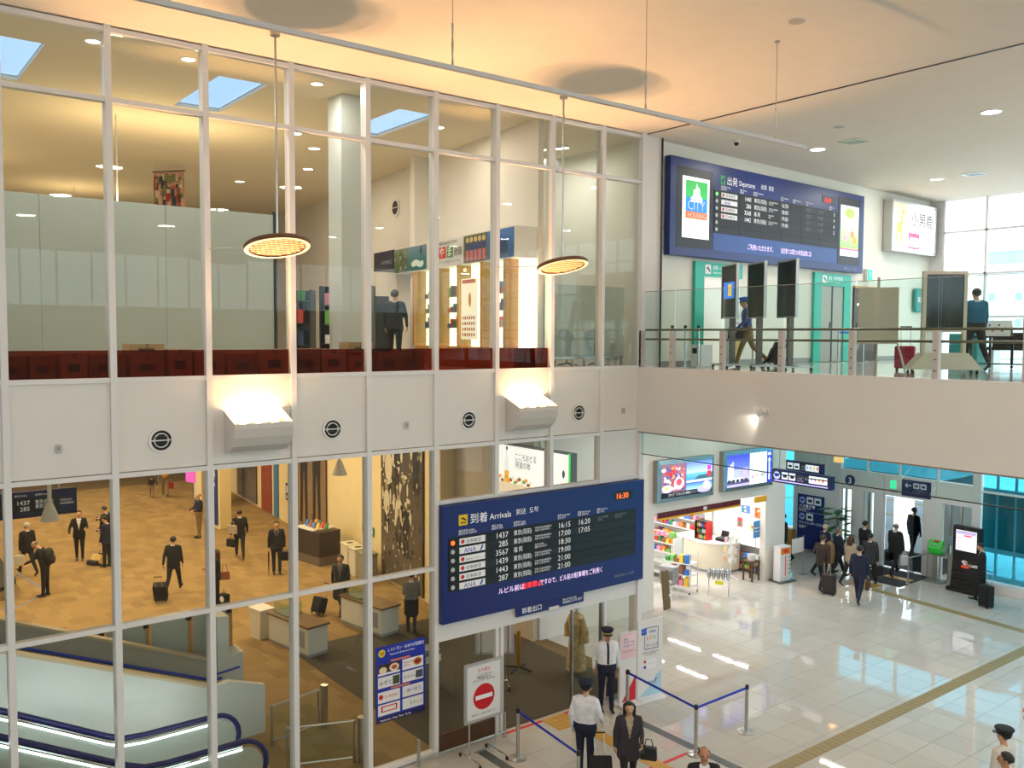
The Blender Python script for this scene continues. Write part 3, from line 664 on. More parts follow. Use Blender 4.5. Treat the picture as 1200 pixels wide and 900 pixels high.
MB().box(0.82, 1.08, -0.06, -0.03, -0.01, 0.05).build('door_sensor', FRAME, ex)

# ================================================================== departures board
DR = PI/2+math.atan(0.06)
def dep(y, z, off=0.0): return (wallx(y)+off, y, z)
db = thing('departures_board', 'large blue departures board with two bright adverts on the cream upper wall', 'flight board', dep(14.98, 9.63, 0.03), DR)
MB().box(0, 8.72, -0.16, 0, 0, 2.2).build('casing', mat('board_blue', (18, 44, 116), 0.35), db, bevel=0.015)
MB().box(0.24, 1.56, -0.165, -0.16, 0.2, 2.0).build('advert_surround', BLACK, db); MB().box(7.28, 8.5, -0.165, -0.16, 0.2, 2.04).build('advert_surround', BLACK, db)
MB().box(1.6, 7.24, -0.166, -0.16, 0.62, 1.62).build('flap_field', FLAP, db); MB().box(1.6, 7.24, -0.164, -0.16, 0.2, 0.6).build('message_strip', mat('strip_blue', (44, 84, 160), 0.4), db)
I = Ink(); I.rect(0, 1.0, 0, 1.38, (250, 252, 252), 0); I.grad(0.12, 0.92, 0.92, 1.3, (40, 190, 90), (20, 170, 60), 1, 5); I.rect(0.12, 0.92, 0.6, 0.92, (30, 140, 225), 1); I.rect(0.12, 0.92, 0.44, 0.6, (240, 110, 30), 1)
I.poly([(0.28, 0.88), (0.76, 0.88), (0.66, 0.98), (0.62, 1.16), (0.56, 1.16), (0.52, 1.26), (0.48, 1.1), (0.4, 1.1), (0.4, 0.98)], (255, 255, 255), 2); I.rect(0.3, 0.74, 0.82, 0.86, (255, 255, 255), 2)
I.put('advert_screen', db, -0.168, True, 0.42, 0.42)
txt(db, 'CITY', 0.92, 1.06, 0.3, TWHITE, -0.176, 'CENTER'); txt(db, 'HOUSING', 0.94, 0.89, 0.15, TWHITE, -0.176, 'CENTER'); txt(db, 'シティハウジング', 0.92, 0.6, 0.115, TBLACK, -0.176, 'CENTER')
I = Ink(); I.grad(0, 1.0, 0.2, 1.4, (150, 225, 110), (240, 250, 255), 0, 10); I.rect(0, 1, 0, 0.17, (250, 250, 250), 0); I.rect(0, 1, 0.17, 0.22, (240, 90, 150), 1); I.disc(0.5, 1.2, 0.28, 0.14, (170, 220, 90), 1); I.disc(0.65, 0.62, 0.1, 0.1, (240, 120, 90), 1); I.disc(0.25, 0.5, 0.1, 0.09, (240, 140, 180), 1); I.disc(0.78, 0.45, 0.12, 0.12, (250, 150, 60), 1); I.disc(0.3, 0.95, 0.14, 0.05, (250, 190, 170), 1)
I.put('advert_screen', db, -0.168, True, 7.4, 0.44)
Ink().rect(1.86, 2.04, 1.76, 1.97, (25, 160, 110)).poly([(1.89, 1.8), (1.92, 1.8), (2.02, 1.9), (2.0, 1.93), (1.9, 1.86)], (10, 40, 40), 1).put('departure_symbol', db, -0.163)
txt(db, '出発', 2.1, 1.79, 0.22, TWHITE, -0.163); txt(db, 'Departures', 2.6, 1.81, 0.17, TWHITE, -0.163, sx=0.85); txt(db, '出发  출발', 3.52, 1.84, 0.13, TWHITE, -0.163)
for s, x in (('航空会社 Airline\n航空公司', 1.88), ('便名 Flt.No.\n航班号', 2.64), ('目的地 Destination\n目的地', 3.2), ('定刻 Scheduled\n定时', 4.42), ('変更 Will Depart\n变更', 4.98), ('備考 Remarks\n备注', 5.62), ('搭乗口 Gate\n登机口', 6.78)): txt(db, s, x, 1.69, 0.055, TWHITE, -0.163)
drow = [(0, '1440', '東京(羽田)', '16:50', '3'), (1, '286', '東京(羽田)', '18:00', '4'), (0, '3568', '福 岡', '19:00', '4'), (0, '1442', '東京(羽田)', '19:40', '3'), None, None]
for i, r in enumerate(drow):
    z = 1.44-i*0.165
    MB().box(1.62, 7.22, -0.171, -0.166, z, z+0.15).build('flap_row', FLAP2 if i % 2 else FLAP, db)
    MB().tube([(1.7, -0.171, z+0.08), (1.7, -0.18, z+0.08)], 0.045, 12).build('status_lamp', MATS['lamp_off'] if i else mat('lamp_green_on', (120, 240, 120), 0.4, emit=1), db)
    for k in range(5): MB().box(2.62+k*0.92, 2.63+k*0.92, -0.174, -0.171, z+0.01, z+0.14).build('flap_divider', BLACK, db)
    if not r: continue
    MB().box(1.88, 2.52, -0.176, -0.171, z+0.02, z+0.13).build('airline_plate', MATS['plate_white'], db)
    if r[0]: txt(db, 'ANA', 2.0, z+0.03, 0.11, TBLUE, -0.179)
    else: Ink().disc(1.95, z+0.075, 0.04, 0.04, (215, 40, 50)).put('crane_disc', db, -0.179); txt(db, '日本航空', 2.03, z+0.045, 0.08, TBLACK, -0.179, sx=1.3)
    txt(db, r[1], 3.1, z+0.025, 0.15, TWHITE, -0.174, 'RIGHT', sx=0.95); txt(db, r[2], 3.22, z+0.035, 0.12, TWHITE, -0.174); txt(db, 'TOKYO(HANEDA)\n东京 도쿄' if '東' in r[2] else 'FUKUOKA\n福冈', 3.86, z+0.085, 0.05, TWHITE, -0.174)
    txt(db, r[3], 4.42, z+0.025, 0.15, TWHITE, -0.174); txt(db, '搭乗手続中\nCHECK-IN', 5.62, z+0.08, 0.05, TGREY, -0.174); txt(db, '保安検査場へ\nPROCEED', 6.2, z+0.08, 0.05, TGREY, -0.174); txt(db, r[4], 7.0, z+0.025, 0.15, TWHITE, -0.174)
txt(db, 'ご利用いただけます。', 2.98, 0.32, 0.15, TLEDPINK, -0.167, sx=0.8); txt(db, '当空港では電力の利用自粛に協', 4.45, 0.32, 0.15, TLEDPINK, -0.167, sx=0.7)
MB().box(6.42, 7.1, -0.166, -0.16, 1.8, 2.0).build('clock_window', BLACK, db); txt(db, '16:30', 6.5, 1.82, 0.17, TLEDRED, -0.17)
txt(db, '徳島阿波おどり空港', 7.65, 0.07, 0.075, TGREY, -0.163)
# light box advert on the same wall
lb = thing('light_box_advert', 'silver framed light box advert with a deer picture beside the tall windows', 'light box', dep(25.15, 10.38, 0.03), DR)
for s in ((0, 3.0, 0, 0.09), (0, 3.0, 1.45, 1.54), (0, 0.09, 0.09, 1.45), (2.91, 3.0, 0.09, 1.45)): MB().box(s[0], s[1], -0.28, 0, s[2], s[3]).build('frame_bar', STEEL, lb, bevel=0.01)
I = Ink(); I.rect(0.09, 2.91, 0.09, 1.45, (252, 250, 248), 0); I.rect(0.09, 1.02, 0.09, 1.45, (244, 214, 160), 1)
I.poly([(0.35, 0.3), (0.4, 0.3), (0.42, 0.6), (0.6, 0.6), (0.62, 0.3), (0.68, 0.3), (0.68, 0.8), (0.76, 1.15), (0.68, 1.2), (0.6, 0.9), (0.42, 0.88), (0.34, 0.75)], (226, 160, 70), 2); I.disc(0.74, 1.22, 0.1, 0.06, (226, 160, 70), 2)
I.rect(1.12, 1.86, 0.14, 0.62, (214, 60, 110), 1)
for k in range(4): I.disc(1.27+k*0.15, 0.34, 0.11, 0.16, (240, 215, 210), 2)
I.put('advert_face', lb, -0.25, True)
txt(lb, '小男鹿', 1.25, 0.88, 0.46, TBLACK, -0.262, sx=1.1); txt(lb, '銘菓さおしか', 1.98, 0.38, 0.13, TBLACK, -0.262)
area('light', lb, (1.5, -0.3, 0.77), 2.6, 3, (1, 0.97, 0.9), (PI/2, 0, 0), 'RECTANGLE', 1.2)
# security gates in teal surrounds
for k, (y0, y1, o0, o1) in enumerate(((16.07, 17.95, 16.42, 17.9), (21.3, 23.25, 21.67, 22.88))):
    t = thing('gate_portal', ('teal departures portal with an open white doorway', 'teal departures portal with closed grey doors')[k], 'gate', dep(y0, Z2, 0.02), DR)
    W, a, b = y1-y0, o0-y0, o1-y0
    MB().box(0, a, -0.06, 0, 0, 2.44).build('side_panel', TEAL, t)
    if k: MB().box(b, W, -0.06, 0, 0, 2.44).build('side_panel', TEAL, t)
    MB().box(a, W if not k else b, -0.06, 0, 2.1, 2.44).build('header', TEAL, t)
    if k:
        for q in (0, 1): MB().box(a+q*(b-a)/2+0.01, a+(q+1)*(b-a)/2-0.01, -0.03, 0, 0.01, 2.1).build('door_leaf', mat('door_grey', (176, 172, 160), 0.4), t)
        MB().box((a+b)/2-0.03, (a+b)/2+0.03, -0.04, -0.03, 0, 2.1).build('door_gap', DARKM, t); MB().box((a+b)/2-0.12, (a+b)/2-0.09, -0.05, -0.03, 0.9, 1.1).build('handle', BLACK, t)
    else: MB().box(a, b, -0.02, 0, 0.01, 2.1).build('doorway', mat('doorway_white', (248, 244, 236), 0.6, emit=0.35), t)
    Ink().rect(a+0.02, a+0.24, 2.16, 2.38, (240, 240, 240)).poly([(a+0.06, 2.28), (a+0.1, 2.28), (a+0.2, 2.2), (a+0.22, 2.23), (a+0.12, 2.34)], (20, 30, 30), 1).put('departure_symbol', t, -0.064)
    txt(t, '出発・保安検査室', a+0.32, 2.28, 0.11, TWHITE, -0.064, sx=0.9); txt(t, 'Departures / Security', a+0.32, 2.18, 0.07, TWHITE, -0.064)
t = thing('exit_sign', 'small green emergency exit sign above the dark doorway on the upper wall', 'sign', dep(24.1, 9.45, 0.02), DR)
MB().box(0, 0.3, -0.1, 0, 0, 0.34).build('housing', FRAME, t); MB().box(0.02, 0.28, -0.105, -0.1, 0.02, 0.32).build('face', EXITG, t); Ink().poly([(0.1, 0.05), (0.16, 0.14), (0.14, 0.26), (0.2, 0.24), (0.22, 0.1), (0.17, 0.16)], (235, 250, 245)).put('running_figure', t, -0.107)
t = thing('door_opening', 'dark doorway with a wood interior in the cream upper wall', 'doorway', dep(23.5, Z2, 0.015), DR)
MB().box(0, 1.3, -0.04, 0, 0.01, 2.1).build('recess', mat('dark_recess', (58, 44, 36), 0.5), t); MB().box(1.3, 1.42, -0.06, 0, 0, 2.16).build('door_frame', WOODL, t); MB().box(0, 1.3, -0.06, 0, 2.1, 2.16).build('door_frame', WOODL, t)
MB().box(0.2, 0.9, -0.06, -0.04, 1.6, 1.66).build('light_bar', LAMPWARM, t); MB().box(0.15, 1.2, -0.06, -0.04, 0.3, 1.1).build('counter_front', WOODD, t)
t = thing('intercom_panel', 'backlit white notice panel with dark head beside the dark doorway', 'panel', dep(25.6, 8.15, 0.02), DR)
MB().box(0, 0.6, -0.05, 0, 0, 0.72).build('plate', FRAME, t); Ink().rect(0.05, 0.55, 0.35, 0.67, (60, 60, 66)).rect(0.05, 0.55, 0.05, 0.33, (250, 250, 250)).put('face', t, -0.053, True)

# balcony railing
rg = thing('balcony_railing', 'tall clear glass balcony railing with grey posts and two brown rails', 'railing', (0, FY+0.06, 7.14))
px_ = [GX+0.12, -12.71, -11.39, -10.02, -8.58, -7.11, -5.75, -4.38, -3.0, -1.6, -0.2, 1.2]
for i, x in enumerate(px_):
    MB().box(x-0.05, x+0.05, -0.04, 0.05, 0, 0.78).build('post', mat('post_grey', (196, 188, 186), 0.4), rg)
    for z in (0.12, 0.3, 0.45): MB().box(x-0.012, x+0.012, -0.048, -0.04, z, z+0.02).build('bolt', DARKM, rg)
    if i: MB().box(px_[i-1]+0.02, x-0.02, 0.07, 0.082, 0.02, 1.62).build('pane', GLASSR, rg); MB().box(px_[i-1]+0.02, x-0.02, 0.066, 0.086, 1.62, 1.63).build('pane_edge', STEEL, rg)
for z in (0.8, 0.6): MB().tube([(px_[0], 0.11, z), (px_[-1], 0.11, z)], 0.022, 8).build('rail', mat('rail_bronze', (128, 118, 104), 0.35, 0.6), rg)

# ================================================================== things on the upper balcony
def rolling_panel(x, y, label, screen):
    t = thing('rolling_display', label, 'display stand', (x, y, Z2), -0.52, 'rolling display stands on the balcony')
    MB().box(-0.06, 0.06, -0.05, 0.05, 0.1, 1.45).build('column', mat('column_grey', (120, 120, 120), 0.4), t)
    for k in range(6): MB().box(-0.012, 0.012, -0.056, -0.05, 0.2+k*0.15, 0.26+k*0.15).build('slot', BLACK, t)
    MB().box(-0.4, 0.4, -0.09, -0.05, 1.1, 2.2).build('panel', DARKM, t, bevel=0.01)
    for s in ((-0.4, 0.4, 2.2, 2.23), (-0.4, 0.4, 1.07, 1.1), (-0.43, -0.4, 1.07, 2.23), (0.4, 0.43, 1.07, 2.23)): MB().box(s[0], s[1], -0.1, -0.04, s[2], s[3]).build('frame_bar', STEEL, t)
    if screen: Ink().rect(-0.3, 0.3, 1.5, 1.85, (40, 120, 230)).rect(-0.05, 0.15, 1.55, 1.8, (240, 200, 60), 1).put('screen', t, -0.093, True)
    else: Ink().rect(-0.36, 0.36, 1.15, 1.55, (28, 28, 30)).rect(-0.36, 0.36, 1.6, 2.15, (20, 20, 22)).put('poster', t, -0.093)
    MB().box(-0.45, 0.45, -0.03, 0.03, 0.07, 0.11).build('foot_bar', STEEL, t)
    for sx in (-0.4, 0.4): MB().box(sx-0.03, sx+0.03, -0.3, 0.3, 0.07, 0.1).build('foot_bar', STEEL, t)
    for sx in (-0.4, 0.4):
        for sy in (-0.27, 0.27): MB().ell((sx, sy, 0.035), (0.02, 0.035, 0.035)).build('caster', RUBBER, t)
rolling_panel(-12.3, 15.5, 'rolling grey display stand with a blue screen by the open portal', True)
rolling_panel(-11.6, 15.5, 'rolling grey display stand with dark posters behind the walking traveller', False)
rolling_panel(-10.85, 15.5, 'rolling grey display stand with dark posters nearest the closed portal', False)
def belt_barrier(x0, y0, x1, y1, z, label, h=0.85):
    t = thing('belt_barrier', label, 'barrier', (x0, y0, z)); dx, dy = x1-x0, y1-y0
    for a, b in ((0, 0), (dx, dy)):
        MB().tube([(a, b, 0.02), (a, b, h)], 0.025, 10).build('post', STEEL, t); MB().lathe([(0.14, 0), (0.14, 0.012), (0.02, 0.03)], (a, b, 0), 20).build('base', STEEL, t)
    L = math.hypot(dx, dy); MB().cbox(dx/2, dy/2, h-0.04, L, 0.006, 0.05, rz=math.atan2(dy, dx)).build('belt', BLUEB, t)
belt_barrier(-13.3, 16.6, -13.35, 17.6, Z2, 'pair of steel posts with a blue belt before the open portal')
belt_barrier(-13.6, 21.6, -13.65, 22.9, Z2, 'pair of steel posts with a blue belt before the closed portal')
t = thing('folded_barrier_posts', 'three slim steel barrier posts standing by the glass wall end', 'barrier', (-13.2, 14.6, Z2))
for k in range(3):
    MB().tube([(k*0.28, 0.1*k, 0.02), (k*0.28, 0.1*k, 0.86)], 0.028, 10).build('post', CHROME, t); MB().lathe([(0.035, 0.86), (0.035, 0.92)], (k*0.28, 0.1*k, 0), 12).build('belt_head', DARKM, t); MB().lathe([(0.13, 0), (0.13, 0.015), (0.02, 0.03)], (k*0.28, 0.1*k, 0), 16).build('base', STEEL, t)
t = thing('notice_stand', 'white and yellow notice leaning before the open teal portal', 'sign', (-13.45, 16.95, Z2), DR)
MB().box(-0.28, 0.28, -0.02, 0.02, 0.75, 1.3).build('board', FRAME, t); MB().box(-0.28, 0.28, -0.02, 0.02, 0.1, 0.74).build('lower_board', mat('notice_yellow', (226, 196, 110), 0.5), t); Ink().rect(-0.28, 0.28, 0.75, 0.84, (235, 180, 40)).put('print', t, -0.023)
txt(t, '搭乗券をお持ちの方\nのみ入場できます', 0, 1.15, 0.06, TBLACK, -0.024, 'CENTER')
for s in (-0.25, 0.25): MB().tube([(s, 0, 0), (s, 0, 1.3)], 0.012, 6).build('leg', STEEL, t)
t = thing('bin', 'low white box bin beside the open portal', 'bin', (-13.35, 15.75, Z2))
MB().box(-0.15, 0.15, -0.2, 0.2, 0, 0.5).build('body', FRAME, t, bevel=0.015); MB().box(-0.1, 0.1, -0.205, -0.2, 0.3, 0.42).build('slot', BLACK, t)
# easel with a white board
t = thing('easel', 'tripod easel seen from behind with a blank pale board', 'easel', (-9.3, 16.1, Z2), 0.55)
MB().cbox(0, -0.05, 1.1, 0.72, 0.03, 1.1, rx=-0.18).build('board', mat('board_back', (200, 190, 176), 0.7), t); MB().cbox(0, 0.02, 1.2, 0.05, 0.03, 1.3, rx=-0.18).build('spine', STEEL, t)
for a, b in ((-0.5, -0.25), (0.5, -0.25), (0, 0.55)): MB().tube([(a*0.2, 0.05, 1.5), (a, b, 0.0)], 0.018, 8).build('leg', STEEL, t)
# digital signage on a trapezoid base
t = thing('digital_signage', 'tall dark portrait screen in a beige frame on a wide wheeled base', 'display', (-8.15, 16.35, Z2), 0.85)
for s in ((-0.45, -0.38, 0.35, 2.0), (0.38, 0.45, 0.35, 2.0), (-0.38, 0.38, 1.94, 2.0), (-0.38, 0.38, 0.82, 0.88)): MB().box(s[0], s[1], -0.05, 0.05, s[2], s[3]).build('frame_bar', mat('beige_frame', (206, 196, 178), 0.5), t)
MB().box(-0.38, 0.38, -0.03, 0.03, 0.88, 1.94).build('screen', mat('screen_off', (20, 22, 26), 0.1), t)
MB().prism([(-0.75, 0.1), (0.75, 0.1), (0.45, 0.42), (-0.45, 0.42)], 'y', -0.18, 0.18).build('base', MATS['beige_frame'], t)
t.scale = (0.88, 0.88, 0.95)
for a in (-0.65, 0.65):
    for b in (-0.14, 0.14): MB().ell((a, b, 0.045), (0.025, 0.045, 0.045)).build('caster', RUBBER, t)
# round-cornered teal sign and info counter, tables with leaflets
t = thing('teal_wall_sign', 'small rounded teal sign beside the tall screen', 'sign', dep(27.2, 8.6, 0.02), DR)
MB().box(0, 0.6, -0.12, 0, 0, 0.75).build('plate', mat('teal_sign', (30, 150, 140), 0.4), t, bevel=0.06); txt(t, '案内', 0.1, 0.32, 0.2, TWHITE, -0.125)
def leaflet_table(x, y, rz, label):
    t = thing('display_table', label, 'table', (x, y, Z2), rz)
    MB().box(-0.7, 0.7, -0.3, 0.3, 0.68, 0.72).build('tabletop', DARKM, t)
    for a in (-0.6, -0.2, 0.25, 0.6):
        MB().box(a-0.025, a+0.025, -0.02, 0.02, 0.1, 0.68).build('leg', DARKM, t)
    MB().box(-0.65, 0.65, -0.02, 0.02, 0.09, 0.12).build('foot_bar', DARKM, t)
    for a in (-0.6, -0.2, 0.25, 0.6): MB().ell((a, 0, 0.045), (0.03, 0.03, 0.045)).build('caster', RUBBER, t)
leaflet_table(-9.0, 20.6, 0.1, 'dark wheeled table carrying the open display book by the windows')
leaflet_table(-7.2, 20.3, 0.1, 'dark wheeled table with an orange container by the windows')
t = thing('display_book', 'open white display book with small colour patches on the dark table', 'book', (-9.1, 20.6, Z2+0.72), 0.1)
MB().cbox(0, 0, 0.17, 0.62, 0.03, 0.36, rx=-0.3).build('page', FRAME, t); MB().cbox(0, 0.1, 0.16, 0.62, 0.02, 0.36, rx=0.3).build('back_page', CARD, t)
I = Ink(); random.seed(5)
for k in range(8): I.rect(-0.26+0.065*k, -0.215+0.065*k, 0.1+0.06*(k % 3), 0.14+0.06*(k % 3), random.choice([(70, 150, 90), (210, 90, 70), (60, 110, 170)]))
I.put('print', t, -0.07)
tag(MB().box(-0.2, 0.2, -0.12, 0.12, 0, 0.34).build('storage_box', mat('salmon', (226, 140, 110), 0.6), None, (-7.5, 20.3, Z2+0.72), bevel=0.01), 'salmon coloured box on the dark table by the windows', 'box')
tag(MB().box(-0.2, 0.2, -0.15, 0.15, 0, 0.4).build('carton', mat('grey_card', (140, 132, 120), 0.8), None, (-8.4, 20.9, Z2+0.72), bevel=0.01), 'grey brown carton standing behind the display book', 'box')
for k in range(3):
    tag(MB().box(-0.35, 0.35, -0.25, 0.25, 0, 0.26).lathe([(0.05, 0.26), (0.05, 0.28)], n=8).build('teal_crate', mat('teal_crate', (50, 140, 140), 0.5), None, (-10.6, 22.5, Z2+0.262*k), bevel=0.02), 'teal plastic crate in the stack behind the tall screen', 'crate', 'teal crates behind the tall screen')
t = thing('waiting_bench', 'long dark bench along the tall windows', 'bench', (-8.4, 24.5, Z2))
MB().box(-2.6, 3.2, -0.25, 0.25, 0.36, 0.45).build('seat', DARKM, t); MB().box(-2.6, 3.2, 0.22, 0.28, 0.45, 0.82).build('backrest', DARKM, t)
for a in (-2.4, -0.6, 1.2, 3.0): MB().box(a-0.03, a+0.03, -0.2, 0.2, 0, 0.36).build('leg', STEEL, t)
# control tower outside
t = thing('control_tower', 'pale airport control tower seen through the tall windows', 'tower', (-78.0, 185.0, 0), 0)
MB().box(-5, 5, -5, 5, 0, 22).build('shaft', mat('tower_white', (222, 236, 240), 0.6), t); MB().box(-4, 4, -4, 4, 22, 24.5).build('cab', mat('tower_glass', (160, 200, 215), 0.2), t)
MB().box(-4.4, 4.4, -4.4, 4.4, 24.5, 25.2).build('roof', MATS['tower_white'], t); MB().tube([(0, 0, 25), (0, 0, 29)], 0.15, 6).build('mast', STEEL, t)
for a in (-2.5, 2.5):
    for z in (10, 15): MB().box(a-0.6, a+0.6, -5.06, -5, z, z+1.4).build('window', MATS['tower_glass'], t)

# ================================================================== ground floor, by the arrivals door
def no_entry(x, y, rz, label):
    t = thing('no_entry_stand', label, 'sign', (x, y, 0), rz)
    for s in ((-0.43, 0.43, 1.79, 1.84), (-0.43, 0.43, 0.74, 0.79), (-0.43, -0.38, 0.79, 1.79), (0.38, 0.43, 0.79, 1.79)): MB().box(s[0], s[1], -0.02, 0.02, s[2], s[3]).build('frame_bar', mat('alu', (200, 202, 204), 0.35, 0.6), t)
    MB().box(-0.38, 0.38, -0.012, 0.012, 0.79, 1.79).build('sheet', FRAME, t)
    Ink().disc(0, 1.18, 0.24, 0.24, (205, 28, 40), 0, 32).rect(-0.19, 0.19, 1.14, 1.22, (250, 250, 250), 1).put('no_entry_symbol', t, -0.014)
    txt(t, '立入禁止', 0, 1.66, 0.075, TRED, -0.015, 'CENTER'); txt(t, 'ここから先へは\n関係者以外の\n立ち入りはできません', 0, 1.58, 0.05, TBLACK, -0.015, 'CENTER'); txt(t, '到着口からの入場はご遠慮ください', 0, 0.86, 0.035, TBLACK, -0.015, 'CENTER')
    for a in (-0.3, 0.3):
        MB().tube([(a, 0.03, 0.1), (a, 0.03, 1.84)], 0.014, 8).build('pole', CHROME, t); MB().tube([(a, -0.32, 0.09), (a, 0.32, 0.09)], 0.014, 8).build('foot_bar', CHROME, t)
        for b in (-0.32, 0.32): MB().ell((a, b, 0.04), (0.02, 0.04, 0.04)).build('caster', RUBBER, t)
    MB().tube([(-0.3, 0.03, 0.14), (0.3, 0.03, 0.14)], 0.012, 8).build('crossbar', CHROME, t)
no_entry(-13.0, 9.42, PI/2, 'white no entry stand with red disc in front of the arrivals glass')
no_entry(-15.6, 11.6, PI/2+2.6, 'white no entry stand inside the arrivals vestibule')
posts = [(-12.62, 9.93), (-10.7, 9.7), (-12.75, 12.9), (-10.74, 12.68), (-10.77, 14.22)]
lab = ['beside the no entry stand', 'behind the guard with the navy cap', 'beside the airline boards', 'at the bend of the belt', 'at the far end of the belt']
for (x, y), l in zip(posts, lab):
    t = thing('stanchion', 'steel belt stanchion '+l, 'stanchion', (x, y, 0), 0, 'belt stanchions')
    MB().lathe([(0.17, 0), (0.17, 0.012), (0.15, 0.02), (0.03, 0.035)], n=28).build('base', STEEL, t, smooth=True)
    MB().tube([(0, 0, 0.03), (0, 0, 0.9)], 0.034, 14).build('pole', STEEL, t, smooth=True); MB().lathe([(0.036, 0.86), (0.038, 0.93), (0.03, 0.945)], n=14).build('belt_head', DARKM, t)
for a, b, l in ((0, 1, 'from the no entry stand'), (2, 3, 'from the airline boards'), (3, 4, 'past the bald man')):
    (xa, ya), (xb, yb) = posts[a], posts[b]; L = math.hypot(xb-xa, yb-ya)
    tag(MB().cbox(0, 0, 0, L-0.07, 0.005, 0.05).cbox(L/2-0.045, 0, 0, 0.02, 0.012, 0.06).build('barrier_belt', BLUEB, None, ((xa+xb)/2, (ya+yb)/2, 0.885), math.atan2(yb-ya, xb-xa)), 'blue barrier belt stretched '+l, 'belt', 'barrier belts')
t = thing('short_railing', 'low steel railing at the side of the arrivals door', 'railing', (GX+0.25, 8.3, 0))
for y in (0, 1.95): MB().tube([(0, y, 0), (0, y, 0.5)], 0.03, 10).build('post', STEEL, t)
MB().tube([(0, 0, 0.12), (0, 1.95, 0.12)], 0.02, 8).build('rail', STEEL, t)
t = thing('door_guard', 'steel guard rail beside the arrivals doorway', 'railing', (GX+0.2, 13.15, 0))
for y in (0, 0.7): MB().tube([(0, y*0.4, 0), (0, y*0.4, 0.85)], 0.028, 10).build('post', STEEL, t)
MB().tube([(0, -0.1, 0.85), (0, 0.3, 0.85)], 0.022, 8).build('rail', STEEL, t)
t = thing('airline_board', 'slim white airline support board with pink head and red corner', 'sign', (-13.15, 13.04, 0), PI/2-0.1)
MB().box(0, 0.46, -0.03, 0.03, 0.06, 1.56).build('panel', FRAME, t); MB().box(-0.04, 0.46, -0.22, 0.2, 0.0, 0.06).build('base', FRAME, t, bevel=0.015)
Ink().rect(0.02, 0.44, 1.0, 1.54, (240, 205, 210)).rect(0.06, 0.4, 1.22, 1.5, (245, 215, 220), 1).disc(0.22, 0.7, 0.065, 0.065, (215, 35, 45)).rect(0.18, 0.26, 0.7, 0.77, (250, 240, 240), 1).poly([(0.06, 0.08), (0.44, 0.08), (0.44, 0.62)], (205, 30, 45)).put('print', t, -0.032)
txt(t, 'JAL', 0.1, 1.4, 0.08, TBLUE, -0.036); txt(t, 'スマイル\nサポート', 0.08, 1.32, 0.08, TBLUE, -0.036); txt(t, 'お手伝いが必要な方は', 0.06, 1.15, 0.035, TBLACK, -0.036)
t = thing('airline_board', 'wide white airline service board with blue clover and pale blue corner', 'sign', (-13.1, 13.52, 0), PI/2-0.12)
MB().box(0, 0.68, -0.03, 0.03, 0.06, 1.74).build('panel', FRAME, t); MB().box(0.0, 0.68, -0.2, 0.2, 0.0, 0.06).build('base', FRAME, t, bevel=0.015)
I = Ink(); I.poly([(0.02, 0.08), (0.66, 0.08), (0.66, 0.6), (0.5, 0.5), (0.42, 0.35), (0.25, 0.22)], (178, 216, 234))
for a, b in ((0.13, 1.53), (0.2, 1.53), (0.13, 1.46), (0.2, 1.46)): I.disc(a, b, 0.04, 0.04, (30, 100, 210))
for s in ((0.18, 0.56, 1.56, 1.575), (0.18, 0.56, 1.1, 1.115), (0.18, 0.195, 1.1, 1.44), (0.545, 0.56, 1.1, 1.575)): I.rect(*s, (40, 60, 140))
I.rect(0.2, 0.52, 0.8, 0.88, (240, 240, 245)).disc(0.2, 0.84, 0.035, 0.035, (210, 50, 60), 1).rect(0.2, 0.52, 0.68, 0.76, (240, 240, 245)).disc(0.2, 0.72, 0.035, 0.035, (40, 70, 180), 1).poly([(0.44, 0.34), (0.48, 0.34), (0.54, 0.44), (0.5, 0.44)], (30, 60, 180))
I.put('print', t, -0.032)
txt(t, 'ANA', 0.3, 1.45, 0.09, TBLUE, -0.036)
for k, (c, q) in enumerate(zip('SKYi', ((220, 70, 60), (240, 160, 40), (60, 160, 80), (60, 120, 200)))): txt(t, c, 0.23+0.08*k, 1.31, 0.11, mat('ink%d' % k, q, 0.5), -0.036)
txt(t, 'サービス', 0.22, 1.15, 0.085, TBLACK, -0.036); txt(t, 'お手伝いの必要な方は\nこちらで承ります', 0.34, 1.02, 0.045, TBLACK, -0.036, 'CENTER'); txt(t, 'ANA', 0.22, 0.34, 0.1, TBLUE, -0.036)
# floor guide poster on the glass wall
t = thing('floor_guide_poster', 'blue restaurant and souvenir floor guide poster on the glass wall', 'poster', (GX+0.03, 7.55, 0.9), PI/2)
MB().box(0, 1.02, -0.006, 0, 0, 1.38).build('sheet', mat('poster_blue', (26, 52, 170), 0.3), t)
I = Ink(); I.disc(0.12, 1.26, 0.07, 0.07, (250, 215, 40)); I.rect(0, 1.02, 0, 0.1, (20, 26, 90))
cells = [(0.04, 0.49, 0.86, 1.06), (0.54, 0.98, 0.86, 1.06), (0.04, 0.49, 0.63, 0.83), (0.54, 0.98, 0.63, 0.83), (0.04, 0.49, 0.36, 0.56), (0.54, 0.98, 0.36, 0.56), (0.04, 0.49, 0.13, 0.33), (0.54, 0.98, 0.13, 0.33)]
for c in cells: I.rect(*c, (240, 238, 240), 0)
I.rect(0.04, 0.49, 0.9, 1.06, (60, 36, 26), 1); I.disc(0.14, 0.95, 0.08, 0.06, (235, 215, 190), 2); I.disc(0.37, 0.97, 0.1, 0.07, (240, 225, 200), 2); I.disc(0.37, 0.97, 0.06, 0.04, (190, 90, 60), 3)
